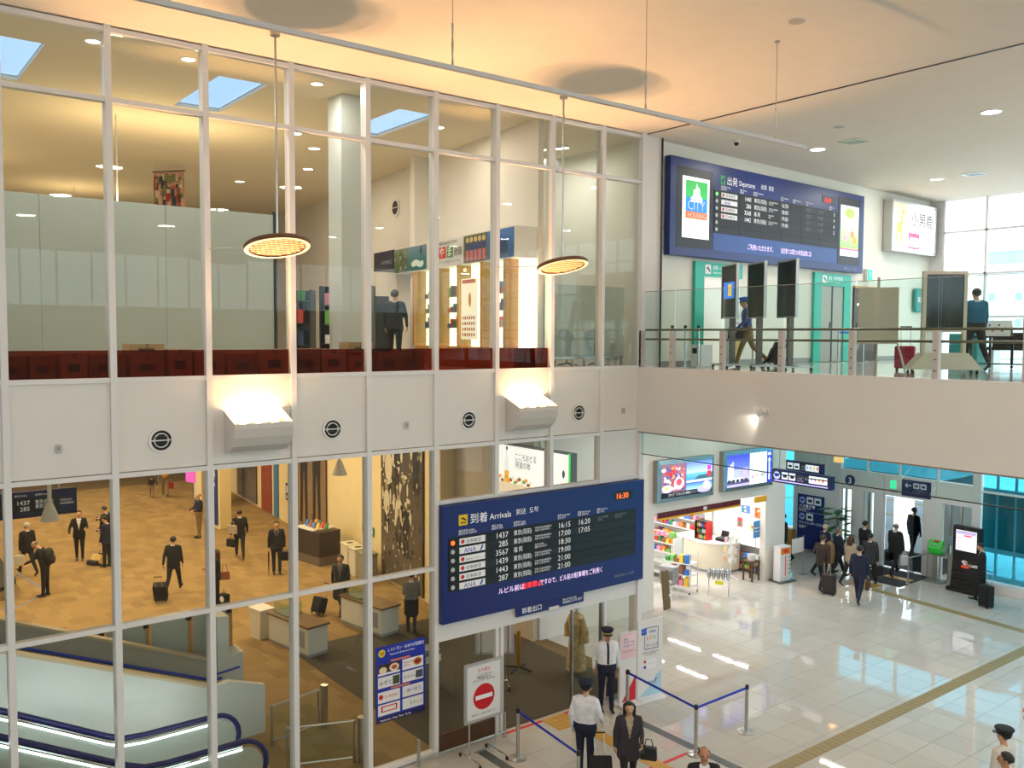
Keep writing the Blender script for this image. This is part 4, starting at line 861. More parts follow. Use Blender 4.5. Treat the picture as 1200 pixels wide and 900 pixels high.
I.disc(0.86, 0.97, 0.09, 0.07, (200, 120, 50), 1); I.disc(0.86, 0.97, 0.06, 0.04, (140, 40, 30), 2); I.rect(0.34, 0.48, 0.65, 0.81, (70, 80, 50), 1); I.rect(0.82, 0.97, 0.66, 0.8, (70, 80, 96), 1); I.disc(0.1, 0.47, 0.045, 0.045, (205, 30, 50), 1); I.rect(0.1, 0.43, 0.19, 0.3, (210, 40, 50), 1); I.rect(0.13, 0.4, 0.21, 0.28, (245, 235, 235), 2); I.rect(0.3, 0.7, 1.08, 1.11, (240, 130, 80), 1); I.rect(0.3, 0.7, 0.58, 0.61, (240, 130, 80), 1)
I.put('print', t, -0.008)
txt(t, '3F', 0.12, 1.22, 0.1, TBLACK, -0.015, 'CENTER'); txt(t, 'レストラン・おみやげ店案内', 0.23, 1.27, 0.075, TWHITE, -0.012, sx=0.78); txt(t, 'Restaurant & Souvenir Floor', 0.28, 1.2, 0.045, TWHITE, -0.012); txt(t, 'IL ROSA', 0.18, 0.44, 0.07, TRED, -0.015); txt(t, 'あいゆう', 0.62, 0.44, 0.08, TBLUE, -0.015); txt(t, 'まるしん', 0.68, 0.2, 0.07, mat('ink_green', (40, 150, 80), 0.5), -0.015); txt(t, 'みずと', 0.06, 0.69, 0.09, TBLACK, -0.015); txt(t, 'かたらい', 0.56, 0.7, 0.07, TBLACK, -0.015); txt(t, 'Restaurant\nBistro', 0.57, 0.98, 0.05, TRED, -0.015); txt(t, 'Restaurant  Shop  Floor  Guide', 0.08, 0.03, 0.05, TWHITE, -0.015)

# ================================================================== the two screens and the ground floor shop
def wall_screen(y0, w_, z0, h_, label):
    t = thing('advert_screen', label, 'screen', (SX, y0, z0), PI/2)
    MB().box(0, w_, -0.16, 0, 0, h_).build('casing', mat('screen_case', (150, 146, 138), 0.4, 0.3), t)
    b = 0.12
    for q in (((0, 0), (w_, 0), (w_-b, b), (b, b)), ((w_, 0), (w_, h_), (w_-b, h_-b), (w_-b, b)), ((w_, h_), (0, h_), (b, h_-b), (w_-b, h_-b)), ((0, h_), (0, 0), (b, b), (b, h_-b))):
        m = MB(); o = [(-0.16 if i < 2 else -0.22) for i in range(4)]
        m.prism([(0, 0)], 'x', 0, 0) if False else None
        vs_ = [(x, -0.17 if i < 2 else -0.20, z) for i, (x, z) in enumerate(q)]+[(x, -0.16, z) for x, z in q]
        m._add(vs_, [(0, 1, 2, 3), (7, 6, 5, 4), (0, 4, 5, 1), (1, 5, 6, 2), (2, 6, 7, 3), (3, 7, 4, 0)]); m.build('bezel', mat('bezel_steel', (150, 178, 188), 0.25, 0.7), t)
    return t
t = wall_screen(18.42, 2.42, 3.1, 1.2, 'glowing advert screen with seafood plates and a bay view above the shop')
I = Ink(); I.rect(0.12, 1.15, 0.12, 1.08, (150, 110, 130)); random.seed(11)
for k in range(60):
    x, z = random.uniform(0.2, 1.06), random.uniform(0.34, 1.0); I.disc(x, z, random.uniform(0.03, 0.09), random.uniform(0.03, 0.06), random.choice([(245, 240, 250), (240, 120, 110), (250, 225, 230), (220, 60, 60), (250, 200, 90), (90, 80, 170)]), 1+k % 4)
I.disc(0.85, 0.5, 0.22, 0.17, (252, 225, 245), 6); I.disc(0.85, 0.54, 0.12, 0.1, (235, 90, 100), 7); I.disc(0.35, 0.38, 0.2, 0.11, (255, 255, 255), 6); I.disc(0.35, 0.4, 0.06, 0.06, (250, 200, 60), 7)
I.grad(1.17, 2.3, 0.72, 1.08, (200, 235, 250), (120, 150, 255), 0, 6); I.grad(1.17, 2.3, 0.5, 0.74, (80, 160, 220), (110, 200, 245), 1, 4); I.poly([(1.5, 0.55), (1.7, 0.66), (1.95, 0.66), (2.3, 0.72), (2.3, 0.56)], (70, 110, 120), 2); I.rect(1.17, 2.3, 0.48, 0.54, (240, 225, 255), 3); I.grad(1.17, 2.3, 0.26, 0.48, (180, 230, 255), (80, 130, 240), 1, 5)
I.rect(2.08, 2.24, 0.6, 0.76, (235, 50, 70), 4); I.rect(2.08, 2.24, 0.78, 0.92, (240, 60, 190), 4); I.rect(0.12, 2.0, 0.12, 0.27, (24, 14, 30), 5); I.disc(1.95, 0.24, 0.3, 0.1, (200, 190, 250), 6); I.disc(2.05, 0.35, 0.16, 0.12, (235, 225, 255), 6)
I.put('picture', t, -0.205, True); txt(t, 'SPOT TOKUSHIMA', 0.4, 0.16, 0.11, TWHITE, -0.225); txt(t, '鳴門グランドホテル', 1.15, 0.17, 0.08, TWHITE, -0.225)
t = wall_screen(21.3, 2.42, 3.12, 1.22, 'glowing advert screen with a white hotel building and blue arrow strip above the shop')
I = Ink(); I.grad(0.12, 1.2, 0.12, 1.1, (190, 220, 255), (80, 90, 230), 0, 8); I.rect(0.12, 1.2, 0.12, 0.3, (90, 80, 130), 1); I.rect(0.12, 1.2, 0.12, 0.2, (200, 190, 235), 2)
I.poly([(0.15, 0.3), (0.15, 0.72), (0.42, 0.92), (0.46, 0.3)], (225, 220, 255), 2); I.rect(0.44, 0.82, 0.4, 0.66, (150, 170, 230), 2); I.rect(0.4, 0.86, 0.26, 0.4, (240, 235, 255), 2); I.rect(0.84, 1.14, 0.3, 0.68, (205, 190, 240), 2)
for k in range(4): I.rect(0.46, 0.8, 0.43+k*0.055, 0.45+k*0.055, (235, 235, 255), 3)
for k in range(5): I.disc(0.22+k*0.2, 0.3, 0.08, 0.05, (50, 70, 70), 3)
I.rect(1.2, 2.06, 0.12, 1.1, (254, 254, 255), 1); I.rect(2.06, 2.3, 0.12, 1.1, (40, 50, 230), 1); I.poly([(2.14, 0.2), (2.22, 0.2), (2.22, 0.8), (2.27, 0.8), (2.18, 0.93), (2.09, 0.8), (2.14, 0.8)], (250, 250, 255), 2); I.rect(2.1, 2.26, 0.97, 1.06, (250, 250, 255), 2); I.poly([(1.3, 0.32), (1.42, 0.32), (1.36, 0.44)], (230, 120, 130), 2)
I.put('picture', t, -0.205, True); txt(t, '村上商店', 1.48, 0.34, 0.13, TBLACK, -0.215); txt(t, '駅 前', 2.18, 0.5, 0.07, TWHITE, -0.215, 'CENTER')
# shop sign strip
sg = thing('shop_sign', 'dark red shop sign strip with yellow edge across the shop opening', 'sign', (SX-0.02, 18.62, 2.56), PI/2)
for k in range(9): MB().box(0.02+k*0.41, 0.41+k*0.41, -0.05, 0, 0.06, 0.22).build('sign_panel', mat('maroon', (96, 22, 26), 0.4), sg)
MB().box(0, 3.7, -0.055, 0, 0.0, 0.06).build('yellow_edge', mat('sign_yellow', (245, 180, 40), 0.4), sg); MB().box(1.95, 2.1, -0.06, -0.05, 0.09, 0.19).build('emblem', FRAME, sg); MB().box(4.4, 5.0, -0.055, -0.01, 0.02, 0.2).build('yellow_panel', MATS['sign_yellow'], sg)

GNAME = ['red', 'yellow', 'green', 'blue', 'white', 'orange', 'brown', 'pink', 'navy', 'light green']
GOODS = [mat('goods_%d' % i, c, 0.4) for i, c in enumerate([(220, 60, 50), (245, 200, 60), (60, 140, 80), (60, 120, 200), (240, 240, 235), (240, 140, 60), (150, 90, 60), (230, 150, 180), (40, 50, 90), (120, 190, 90)])]
GM = [MB().box(-0.5, 0.5, -0.5, 0.5, 0, 1).mesh('package', m) for m in GOODS]
GMB = [MB().lathe([(0.5, 0), (0.5, 0.62), (0.25, 0.78), (0.22, 1)], n=10).mesh('bottle', m) for m in GOODS]
def package(x, y, z, sx, sy, sz, label, group, rz=0, bottle=False):
    ci = random.randrange(10); label = GNAME[ci]+' '+label
    o = bpy.data.objects.new('bottle' if bottle else 'package', (GMB if bottle else GM)[ci]); COL.objects.link(o)
    o.location = (x, y, z); o.scale = (sx, sy, sz); o.rotation_euler = (0, 0, rz)
    return tag(o, label, 'bottle' if bottle else 'package', group)
LV = ['lowest', 'second', 'third', 'fourth', 'top', 'uppermost']
def shelf_unit(name, label, loc, rz, w_, d_, h_, zs, m=None, cat='shelf'):
    t = thing(name, label, cat, loc, rz); m = m or SHOPW
    MB().box(0, w_, d_-0.03, d_, 0, h_).build('back_panel', m, t)
    for a in (0, w_-0.03): MB().box(a, a+0.03, 0, d_, 0, h_).build('side_panel', m, t)
    for z in zs: MB().box(0.03, w_-0.03, 0, d_-0.03, z-0.02, z).build('shelf_board', m, t)
    return t
random.seed(21)
zs = [0.25, 0.62, 0.98, 1.33, 1.68, 2.03]
shelf_unit('wall_shelf', 'long white wall shelf full of small goods at the back of the shop', (-23.6, 24.05, 0), 0, 3.5, 0.4, 2.35, zs)
for li, z in enumerate(zs[1:]):
    x = -23.2
    while x < -20.25:
        w_ = random.uniform(0.1, 0.16); package(x+w_/2, 24.16, z, w_*0.85, 0.12, random.uniform(0.09, 0.2), 'package on the %s board of the long shop wall shelf' % LV[li], 'goods on the shop wall shelf'); x += w_+random.choice([0.01, 0.01, 0.05])
for gi, (gx, gy) in enumerate(((-22.6, 21.1), (-22.6, 19.3))):
    ln = ('beside the basket stand', 'behind the brown easel')[gi]
    shelf_unit('gondola_shelf', 'low white gondola shelf with snacks '+ln, (gx, gy, 0), 0, 3.7, 0.45, 1.4, [0.2, 0.55, 0.9, 1.2])
    for li, z in enumerate((0.55, 0.9, 1.2, 1.4)):
        if (gi and li < 3) or (not gi and li < 1): continue
        x = gx+0.1
        while x < gx+3.55:
            w_ = random.uniform(0.11, 0.2); package(x+w_/2, gy+0.16, z, w_*0.85, 0.16, random.uniform(0.08, 0.18), 'package on the %s level of the gondola shelf ' % ['lowest', 'second', 'third', 'top'][li]+ln, 'goods on the gondola shelf '+ln); x += w_+0.02
# curved counter with bottle rack, till
t = thing('shop_counter', 'curved cream shop counter with a pale top', 'counter', (-19.75, 23.5, 0))
prof = [(-0.9, 0.2), (-0.9, -0.35)]+[(0.35+0.85*math.sin(a), 0.25-0.85*math.cos(a)) for a in [PI*0.02*i for i in range(0, 26)]]+[(1.2, 0.45), (-0.9, 0.45)]
MB().prism(prof, 'z', 0.08, 0.95).build('front', mat('counter_cream', (226, 216, 196), 0.4), t); MB().prism([(x*1.04, y*1.05) for x, y in prof], 'z', 0.95, 0.99).build('countertop', FRAME, t); MB().prism([(x*0.97, y*0.97) for x, y in prof], 'z', 0, 0.08).build('plinth', TGREY, t)
t = thing('bottle_rack', 'red and black countertop rack with rows of small bottles', 'rack', (-19.55, 23.3, 0.99))
MB().box(-0.25, 0.25, 0.12, 0.15, 0, 0.62).build('back_panel', BLACK, t); MB().box(0.22, 0.26, -0.15, 0.15, 0, 0.62).build('side_panel', mat('rack_red', (200, 40, 40), 0.4), t); MB().box(-0.26, -0.23, -0.15, 0.15, 0, 0.62).build('side_panel', BLACK, t)
for z in (0, 0.2, 0.4, 0.6): MB().box(-0.25, 0.25, -0.15, 0.15, z, z+0.015).build('shelf_board', BLACK, t)
for z in (1.005, 1.205, 1.405):
    for k in range(6): package(-19.75+k*0.075, 23.25, z, 0.055, 0.055, 0.15, 'small bottle in the red countertop rack', 'bottles in the countertop rack', bottle=True)
tag(MB().box(-0.2, 0.2, -0.17, 0.17, 0, 0.1).cbox(0, 0.1, 0.22, 0.3, 0.02, 0.2, rx=-0.3).build('cash_register', BLACK, None, (-18.95, 23.6, 0.99), bevel=0.01), 'black cash register on the curved counter', 'cash register')
# posters on the right-hand shop wall
random.seed(4)
for k, (x, z, w_, h_, c, d_) in enumerate([(-18.9, 1.85, 0.4, 0.3, (90, 130, 210), 'blue landscape'), (-18.35, 1.75, 0.28, 0.4, (240, 120, 60), 'orange'), (-18.5, 1.3, 0.35, 0.25, (240, 220, 90), 'yellow'), (-19.05, 1.35, 0.25, 0.35, (230, 90, 110), 'pink'), (-18.1, 1.1, 0.3, 0.4, (250, 250, 250), 'white')]):
    t = thing('wall_poster', 'small %s poster on the shop side wall' % d_, 'poster', (x, 24.44, z)); MB().box(0, w_, -0.006, 0, 0, h_).build('sheet', FRAME, t); I = Ink(); I.rect(0.02, w_-0.02, 0.02, h_-0.02, c)
    for q in range(4): I.disc(random.uniform(0.08, w_-0.08), random.uniform(0.08, h_-0.08), 0.05, 0.04, random.choice([(250, 240, 200), (60, 150, 90), (220, 60, 50)]), 1+q)
    I.put('print', t, -0.008)
t = thing('blue_flag_sign', 'small blue sign board at the shop opening edge', 'sign', (-17.6, 23.4, 1.35), PI/2); MB().box(0, 0.32, -0.03, 0, 0, 0.55).build('board', mat('sky_blue_board', (70, 150, 215), 0.5), t); Ink().rect(0.04, 0.28, 0.3, 0.34, (240, 240, 255)).rect(0.04, 0.28, 0.2, 0.23, (240, 240, 255)).put('print', t, -0.034)
MB().tube([(0.16, 0.02, -1.35), (0.16, 0.02, 0)], 0.012, 6).build('pole', STEEL, t)
# shelf with red and blue goods by the opening
t = shelf_unit('low_shelf', 'low white shelf with red and blue bags beside the shop opening', (-18.9, 24.0, 0), 0, 1.5, 0.44, 0.95, [0.12, 0.5, 0.92])
for k in range(6): package(-18.75+k*0.21, 24.1, 0.5, 0.18, 0.25, 0.14, 'soft bag on the low shelf at the shop opening', 'bags on the low shelf')
for k in range(6): package(-18.75+k*0.21, 24.1, 0.12, 0.18, 0.28, 0.12, 'soft bag on the low shelf at the shop opening', 'bags on the low shelf')
# spinner rack, stool with pot
t = thing('spinner_rack', 'white wire spinner rack with postcards in front of the low shelf', 'rack', (-18.15, 23.0, 0))
MB().tube([(0, 0, 0.03), (0, 0, 1.5)], 0.015, 8).build('pole', FRAME, t)
for a in range(4): MB().tube([(0, 0, 0.08), (0.32*math.cos(a*PI/2), 0.32*math.sin(a*PI/2), 0.02)], 0.012, 6).build('foot', FRAME, t)
for z in (0.55, 0.85, 1.15):
    MB().tube([(0.2*math.cos(a*PI/6), 0.2*math.sin(a*PI/6), z) for a in range(12)], 0.006, 5, closed=True).build('wire_ring', FRAME, t)
    for a in range(6):
        q = a*PI/3; MB().cbox(0.2*math.cos(q), 0.2*math.sin(q), z+0.09, 0.01, 0.12, 0.16, rz=q).build('card_pocket', GOODS[(a+int(z*20)) % 10] if (a+int(z*10)) % 3 == 0 else FRAME, t)
t = thing('stool', 'dark wooden stool at the shop opening', 'stool', (-17.62, 23.36, 0))
MB().box(-0.2, 0.2, -0.2, 0.2, 0.6, 0.64).build('seat', WOODD, t)
for a in (-0.17, 0.17):
    for b in (-0.17, 0.17): MB().box(a-0.022, a+0.022, b-0.022, b+0.022, 0, 0.6).build('leg', WOODD, t)
for b in (-0.17, 0.17): MB().box(-0.17, 0.17, b-0.012, b+0.012, 0.35, 0.39).build('stretcher', WOODD, t)
tag(MB().lathe([(0.11, 0), (0.14, 0.2), (0.15, 0.2), (0.13, 0.2), (0.1, 0.03), (0.001, 0.03)], n=20).build('pot', FRAME, None, (-17.62, 23.36, 0.64), smooth=True), 'white pot standing on the dark wooden stool', 'pot')
# standing notice boards by the shop corner
t = thing('advert_stand', 'slim white stand sign with orange head by the shop corner', 'sign', (-16.95, 24.05, 0), PI/2-0.1)
MB().box(-0.25, 0.25, -0.14, 0.14, 0.02, 1.15).build('body', FRAME, t, bevel=0.02); MB().box(-0.35, 0.4, -0.25, 0.25, 0, 0.04).build('base', GRANITE, t)
Ink().rect(-0.22, 0.22, 0.9, 1.1, (240, 140, 40)).disc(0, 1.0, 0.12, 0.06, (220, 60, 40), 1).rect(-0.02, 0.02, 0.2, 0.85, (240, 80, 60)).put('print', t, -0.142)
for k in range(5): txt(t, '営業中', 0.1, 0.78-k*0.13, 0.06, TBLACK, -0.144)
t = thing('white_board_stand', 'blank white panel on a steel pole beside the slim stand sign', 'sign', (-17.0, 24.95, 0), PI/2)
MB().box(-0.3, 0.3, -0.015, 0.015, 0.78, 1.25).build('panel', FRAME, t); MB().tube([(0.32, 0, 0), (0.32, 0, 1.3)], 0.016, 8).build('pole', STEEL, t); MB().lathe([(0.12, 0), (0.12, 0.015)], (0.32, 0, 0), 16).build('base', STEEL, t)
# basket stand, goods trolley, silver dump rack, brown easel
t = thing('goods_trolley', 'white wheeled goods trolley with mixed items at the shop front', 'trolley', (-18.3, 20.55, 0), 0.2)
for z in (0.2, 0.55, 0.9): MB().box(-0.35, 0.6, -0.2, 0.3, z, z+0.02).build('shelf_board', FRAME, t)
for a in (-0.35, 0.58):
    for b in (-0.2, 0.28): MB().box(a, a+0.02, b, b+0.02, 0.06, 1.25).build('upright', FRAME, t); MB().ell((a+0.01, b+0.01, 0.035), (0.02, 0.035, 0.035)).build('caster', RUBBER, t)
random.seed(9)
for z in (0.22, 0.57, 0.92):
    for k in range(5): package(-18.5+k*0.16, 20.45+0.03*k, z, 0.13, 0.2, random.uniform(0.12, 0.28), 'item on the %s deck of the white goods trolley' % ['low', 'middle', 'top'][int(z/0.3)-(z > 0.9)], 'items on the goods trolley', 0.2)
t = thing('basket_stand', 'grey shopping baskets nested on a white wire stand', 'basket stand', (-17.85, 19.75, 0), 0.3)
for a in (-0.18, 0.18):
    MB().tube([(a, -0.2, 0), (a, -0.2, 0.4), (a, 0.2, 0.55), (a, 0.2, 0)], 0.012, 6).build('wire_leg', FRAME, t)
for k in range(4):
    m = MB(); z0 = 0.42+k*0.1; m.prism([(-0.2, z0), (0.2, z0), (0.26, z0+0.26), (-0.26, z0+0.26)], 'y', -0.17, 0.17); m.build('basket', mat('basket_grey', (150, 150, 152), 0.5), t, bevel=0.02)
t = thing('silver_dump_rack', 'silver wrapped goods in a folding wire rack with a yellow tag', 'rack', (-17.2, 21.25, 0), 0.6)
for a in (-0.3, 0.3): MB().tube([(a, -0.22, 0), (a, 0.12, 0.75)], 0.009, 6).build('wire_leg', CHROME, t); MB().tube([(a, 0.22, 0), (a, -0.12, 0.75)], 0.009, 6).build('wire_leg', CHROME, t)
MB().tube([(-0.3, -0.15, 0.72), (0.3, -0.15, 0.72), (0.3, 0.15, 0.72), (-0.3, 0.15, 0.72)], 0.008, 6, closed=True).build('wire_rim', CHROME, t)
MB().box(-0.1, 0.15, -0.2, -0.19, 0.35, 0.47).build('price_tag', mat('tag_yellow', (230, 225, 60), 0.5), t)
for k in range(5): tag(MB().ell((0, 0, 0), (0.065, 0.1, 0.19), 10, 7).build('wrapped_good', mat('foil', (200, 204, 210), 0.25, 0.8, bump=0.5, nscale=14), None, (-17.44+k*0.115, 21.08+k*0.08, 0.62), 0.6, smooth=True), 'silver foil package standing in the folding wire rack', 'package', 'silver packages in the wire rack')
t = thing('brown_easel', 'brown wooden board with round white knobs at the shop entrance edge', 'board', (-17.2, 18.9, 0), PI/2+0.2)
MB().cbox(0, 0, 0.55, 0.34, 0.04, 1.1, rx=-0.1).build('board', mat('olive_wood', (120, 96, 58), 0.6, noise=0.1), t)
for z in (0.35, 0.75): MB().ell((0.15, -0.05, z), (0.05, 0.05, 0.05)).build('knob', FRAME, t, smooth=True)

# ================================================================== entrance things
def hang_sign(x0, x1, y, z0, z1, label, main):
    t = thing('hanging_sign', label, 'sign', (x0, y, z0)); W, H = x1-x0, z1-z0
    MB().box(0, W, -0.1, 0.1, 0, H).build('body', NAVYD, t, bevel=0.01)
    for a in (0.2, W-0.2): MB().tube([(a, 0, H), (a, 0, ZB-z0)], 0.015, 8).build('hanger', STEEL, t)
    I = Ink(); I.disc(0.18, H*0.55, 0.12, 0.12, (190, 200, 250)); I.poly([(0.09, H*0.55), (0.17, H*0.55+0.08), (0.17, H*0.55+0.03), (0.26, H*0.55+0.03), (0.26, H*0.55-0.03), (0.17, H*0.55-0.03), (0.17, H*0.55-0.08)], (30, 40, 120), 1)
    for a in (0.36, 0.62): I.rect(a, a+0.22, H*0.32, H*0.85, (235, 238, 250)); I.rect(a+0.04, a+0.18, H*0.45, H*0.65, (20, 24, 40), 1)
    I.rect(W*0.64, W*0.94, H*0.32, H*0.85, (245, 245, 250))
    for k, c in enumerate(((80, 190, 220), (240, 120, 190), (240, 180, 60), (220, 80, 90))): I.disc(W*0.68+k*0.13, H*0.6, 0.035, 0.06, c, 1)
    I.rect(0.08, W*0.95, H*0.12, H*0.2, (200, 190, 255))
    I.put('print', t, -0.104, True); txt(t, 'バス・タクシー', 0.92, H*0.5, 0.12, TWHITE, -0.108, sx=0.7); txt(t, 'Bus Taxi', 0.92, H*0.34, 0.06, TWHITE, -0.108)
hang_sign(-16.75, -14.7, 23.25, 3.32, 3.73, 'long navy hanging sign for bus and taxi in front of the blue panel', True)
hang_sign(-18.9, -17.2, 26.6, 3.1, 3.5, 'navy hanging sign half hidden behind the longer sign', False)
t = thing('blue_info_panel', 'tall navy bus stop and cash service panel on the passage wall', 'sign', (-19.3, EY-0.1, 0))
MB().box(0, 1.08, -0.04, 0, 0.05, 2.05).build('panel', NAVY, t)
I = Ink()
for z, n in ((1.72, 2), (1.12, 1)):
    I.disc(0.2, z+0.12, 0.12, 0.12, (170, 180, 240)); I.poly([(0.11, z+0.12), (0.19, z+0.2), (0.19, z+0.15), (0.28, z+0.15), (0.28, z+0.09), (0.19, z+0.09), (0.19, z+0.04)], (30, 40, 120), 1)
    for k in range(n): I.rect(0.38+k*0.32, 0.66+k*0.32, z, z+0.26, (232, 236, 248)); I.rect(0.44+k*0.32, 0.6+k*0.32, z+0.07, z+0.17, (26, 28, 40), 1)
I.rect(0.06, 1.0, 1.42, 1.43, (220, 225, 250)); I.put('print', t, -0.043)
txt(t, 'バス乗り場', 0.08, 1.58, 0.13, TWHITE, -0.047); txt(t, 'Bus Stop 公交车站\n버스 승강장', 0.08, 1.51, 0.06, TWHITE, -0.047); txt(t, 'キャッシュサービス', 0.08, 0.98, 0.115, TWHITE, -0.047, sx=0.9); txt(t, 'Cash Service\n现金服务', 0.08, 0.88, 0.06, TWHITE, -0.047)
t = thing('gate_number_sign', 'round navy number 3 sign on the entrance header', 'sign', (-17.25, EY-0.06, 2.8))
MB().tube([(0, 0, 0), (0, -0.02, 0)], 0.19, 28).build('disc', NAVY, t); txt(t, '3', 0, -0.11, 0.3, TWHITE, -0.024, 'CENTER')
t = thing('exit_light', 'green glowing exit light on the entrance header', 'sign', (-15.75, EY-0.06, 2.72))
MB().box(0, 0.24, -0.06, 0, 0, 0.3).build('housing', FRAME, t); MB().box(0.015, 0.225, -0.065, -0.06, 0.015, 0.285).build('face', EXITG, t); Ink().poly([(0.08, 0.04), (0.13, 0.12), (0.11, 0.22), (0.16, 0.2), (0.18, 0.08), (0.14, 0.14)], (240, 255, 250)).put('running_figure', t, -0.067)
MB().box(0.0, 0.26, -0.02, 0, -0.12, -0.05).build('name_plate', TGREY, t)
t = thing('door_sign', 'navy bus and taxi sign with arrow on the entrance header', 'sign', (-15.35, EY-0.06, 2.55))
MB().box(0, 0.98, -0.03, 0, 0, 0.54).build('plate', NAVYD, t); Ink().poly([(0.1, 0.36), (0.2, 0.45), (0.2, 0.38), (0.32, 0.38), (0.32, 0.34), (0.2, 0.34), (0.2, 0.27)], (200, 210, 240)).rect(0.4, 0.6, 0.28, 0.46, (200, 210, 235)).rect(0.64, 0.84, 0.28, 0.46, (200, 210, 235)).rect(0.44, 0.56, 0.33, 0.4, (24, 30, 60), 1).rect(0.68, 0.8, 0.33, 0.4, (24, 30, 60), 1).put('print', t, -0.033)
txt(t, 'バス タクシー\nBus  Taxi', 0.38, 0.17, 0.08, TGREY, -0.034)
struct(MB().box(-16.0, -14.3, 26.4, 28.3, 0.0, 0.012).build('floor_door_mat', DOORMAT)); struct(MB().box(-17.2, -14.2, 28.6, 31.1, 0, 0.012).build('floor_vestibule_mat', DOORMAT))
for k in range(3): inst(tmb, 'tactile_tile', fl, (-15.3+0.3*k, 27.2, 0.013))
t = thing('ticket_kiosk', 'tall black touch screen kiosk with a bright white screen', 'kiosk', (-12.8, 27.6, 0), -0.05)
MB().prism([(0.32, 0.0), (-0.22, 0.0), (-0.1, 0.95), (-0.1, 2.02), (0.12, 2.02), (0.12, 0.95)], 'x', -0.42, 0.42).build('body', BLACK, t, bevel=0.02)
MB().box(-0.5, 0.5, -0.3, 0.34, 0, 0.12).build('base', BLACK, t, bevel=0.02)
I = Ink(); I.rect(-0.32, 0.32, 1.27, 1.9, (240, 240, 250)); I.rect(-0.3, 0.3, 1.78, 1.88, (180, 170, 210), 1)
for k in range(4): I.rect(-0.28, -0.2, 1.33+k*0.1, 1.38+k*0.1, (240, 170, 190), 1); I.rect(-0.15, 0.26, 1.33+k*0.1, 1.37+k*0.1, (220, 222, 235), 1)
I.disc(0.05, 1.74, 0.14, 0.03, (230, 90, 110), 2); I.put('screen', t, -0.105, True)
MB().box(-0.1, 0.12, -0.16, -0.12, 0.76, 0.83).build('card_slot', mat('slot_red', (230, 70, 40), 0.4, emit=0.5), t); MB().box(0.16, 0.38, -0.15, -0.12, 0.82, 0.9).build('label_plate', FRAME, t)
for k in range(4): MB().box(-0.38, 0.38, -0.2-0.012*k, -0.17-0.012*k, 0.62-k*0.12, 0.64-k*0.12).build('grille_bar', DARKM, t)
t = thing('public_telephone', 'bright green public telephone on a steel stand by the entrance', 'telephone', (-13.95, 27.95, 0))
MB().box(-0.3, 0.3, -0.25, 0.25, 0, 0.04).build('base', STEEL, t); MB().box(-0.08, 0.08, -0.06, 0.06, 0.04, 0.9).build('column', STEEL, t); MB().box(-0.35, 0.35, -0.25, 0.25, 0.9, 0.93).build('shelf', STEEL, t)
MB().prism([(-0.15, 0.93), (0.15, 0.93), (0.15, 1.32), (0.02, 1.34), (-0.15, 1.1)], 'x', -0.16, 0.2).build('body', mat('phone_green', (40, 200, 60), 0.35), t, bevel=0.015)
MB().tube([(-0.2, -0.08, 1.0), (-0.22, -0.1, 1.1), (-0.22, -0.06, 1.25), (-0.2, 0.0, 1.3)], [0.035, 0.02, 0.02, 0.035], 8).build('handset', MATS['phone_green'], t); MB().cbox(0.04, -0.1, 1.2, 0.14, 0.02, 0.1, rx=0.6).build('display', mat('phone_screen', (200, 205, 200), 0.3), t); MB().cbox(0.02, -0.02, 1.31, 0.16, 0.06, 0.02, rx=0.5).build('red_strip', TRED, t)
t = thing('monitor', 'small grey monitor behind the green telephone', 'monitor', (-13.45, 28.1, 0.93)); MB().box(-0.2, 0.2, -0.02, 0.02, 0.3, 0.6).build('screen', mat('monitor_grey', (140, 160, 180), 0.3), t); MB().box(-0.03, 0.03, -0.02, 0.02, 0, 0.3).build('stem', BLACK, t); MB().box(-0.12, 0.12, -0.1, 0.1, -0.93, 0.015).build('foot', STEEL, t)
t = thing('handrail_stand', 'short steel handrail at the entrance mat', 'railing', (-14.35, 27.0, 0)); MB().tube([(0, 0, 0), (0, 0, 0.82), (0.05, 1.1, 0.82), (0.05, 1.1, 0)], 0.025, 8).build('rail', STEEL, t); MB().lathe([(0.06, 0), (0.06, 0.02)], n=12).build('floor_plate', STEEL, t)
# potted plant
t = thing('potted_plant', 'large leafy green plant in a pot beside the entrance', 'plant', (-17.35, 27.75, 0))
MB().lathe([(0.17, 0), (0.22, 0.35), (0.2, 0.35), (0.19, 0.3), (0.001, 0.3)], n=20).build('pot', FRAME, t, smooth=True)
MB().tube([(0, 0, 0.3), (0.03, 0.02, 0.9), (-0.02, 0, 1.7)], [0.03, 0.022, 0.012], 8).build('stem', mat('stem_brown', (90, 80, 50), 0.7), t)
random.seed(2)
for k in range(34):
    a = k*2.4; z = 0.55+1.3*(k/34)**0.9; L = random.uniform(0.3, 0.5); w_ = L*0.36; el = random.uniform(-0.2, 0.7); ca, sa = math.cos(a), math.sin(a)
    base = Vector((0.02*ca, 0.02*sa, z)); st = base+Vector((ca, sa, 0.5))*0.14
    def lp(u, v): r = 0.05+u*L; return st+Vector((ca*r*math.cos(el)-sa*v, sa*r*math.cos(el)+ca*v, u*L*math.sin(el)-u*u*0.16-abs(v)*0.25))
    m = MB(); uu = [0, 0.3, 0.65, 1.0]; ww = [0.1, 1, 0.85, 0.02]
    vs_ = []
    for u, q in zip(uu, ww): vs_ += [lp(u, -w_*q), lp(u, 0), lp(u, w_*q)]
    m._add(vs_, [(i*3+j, i*3+j+1, i*3+j+4, i*3+j+3) for i in range(3) for j in range(2)]); m.tube([base, st+(lp(0, 0)-st)], 0.006, 5); m.build('leaf', LEAF, t, smooth=True)
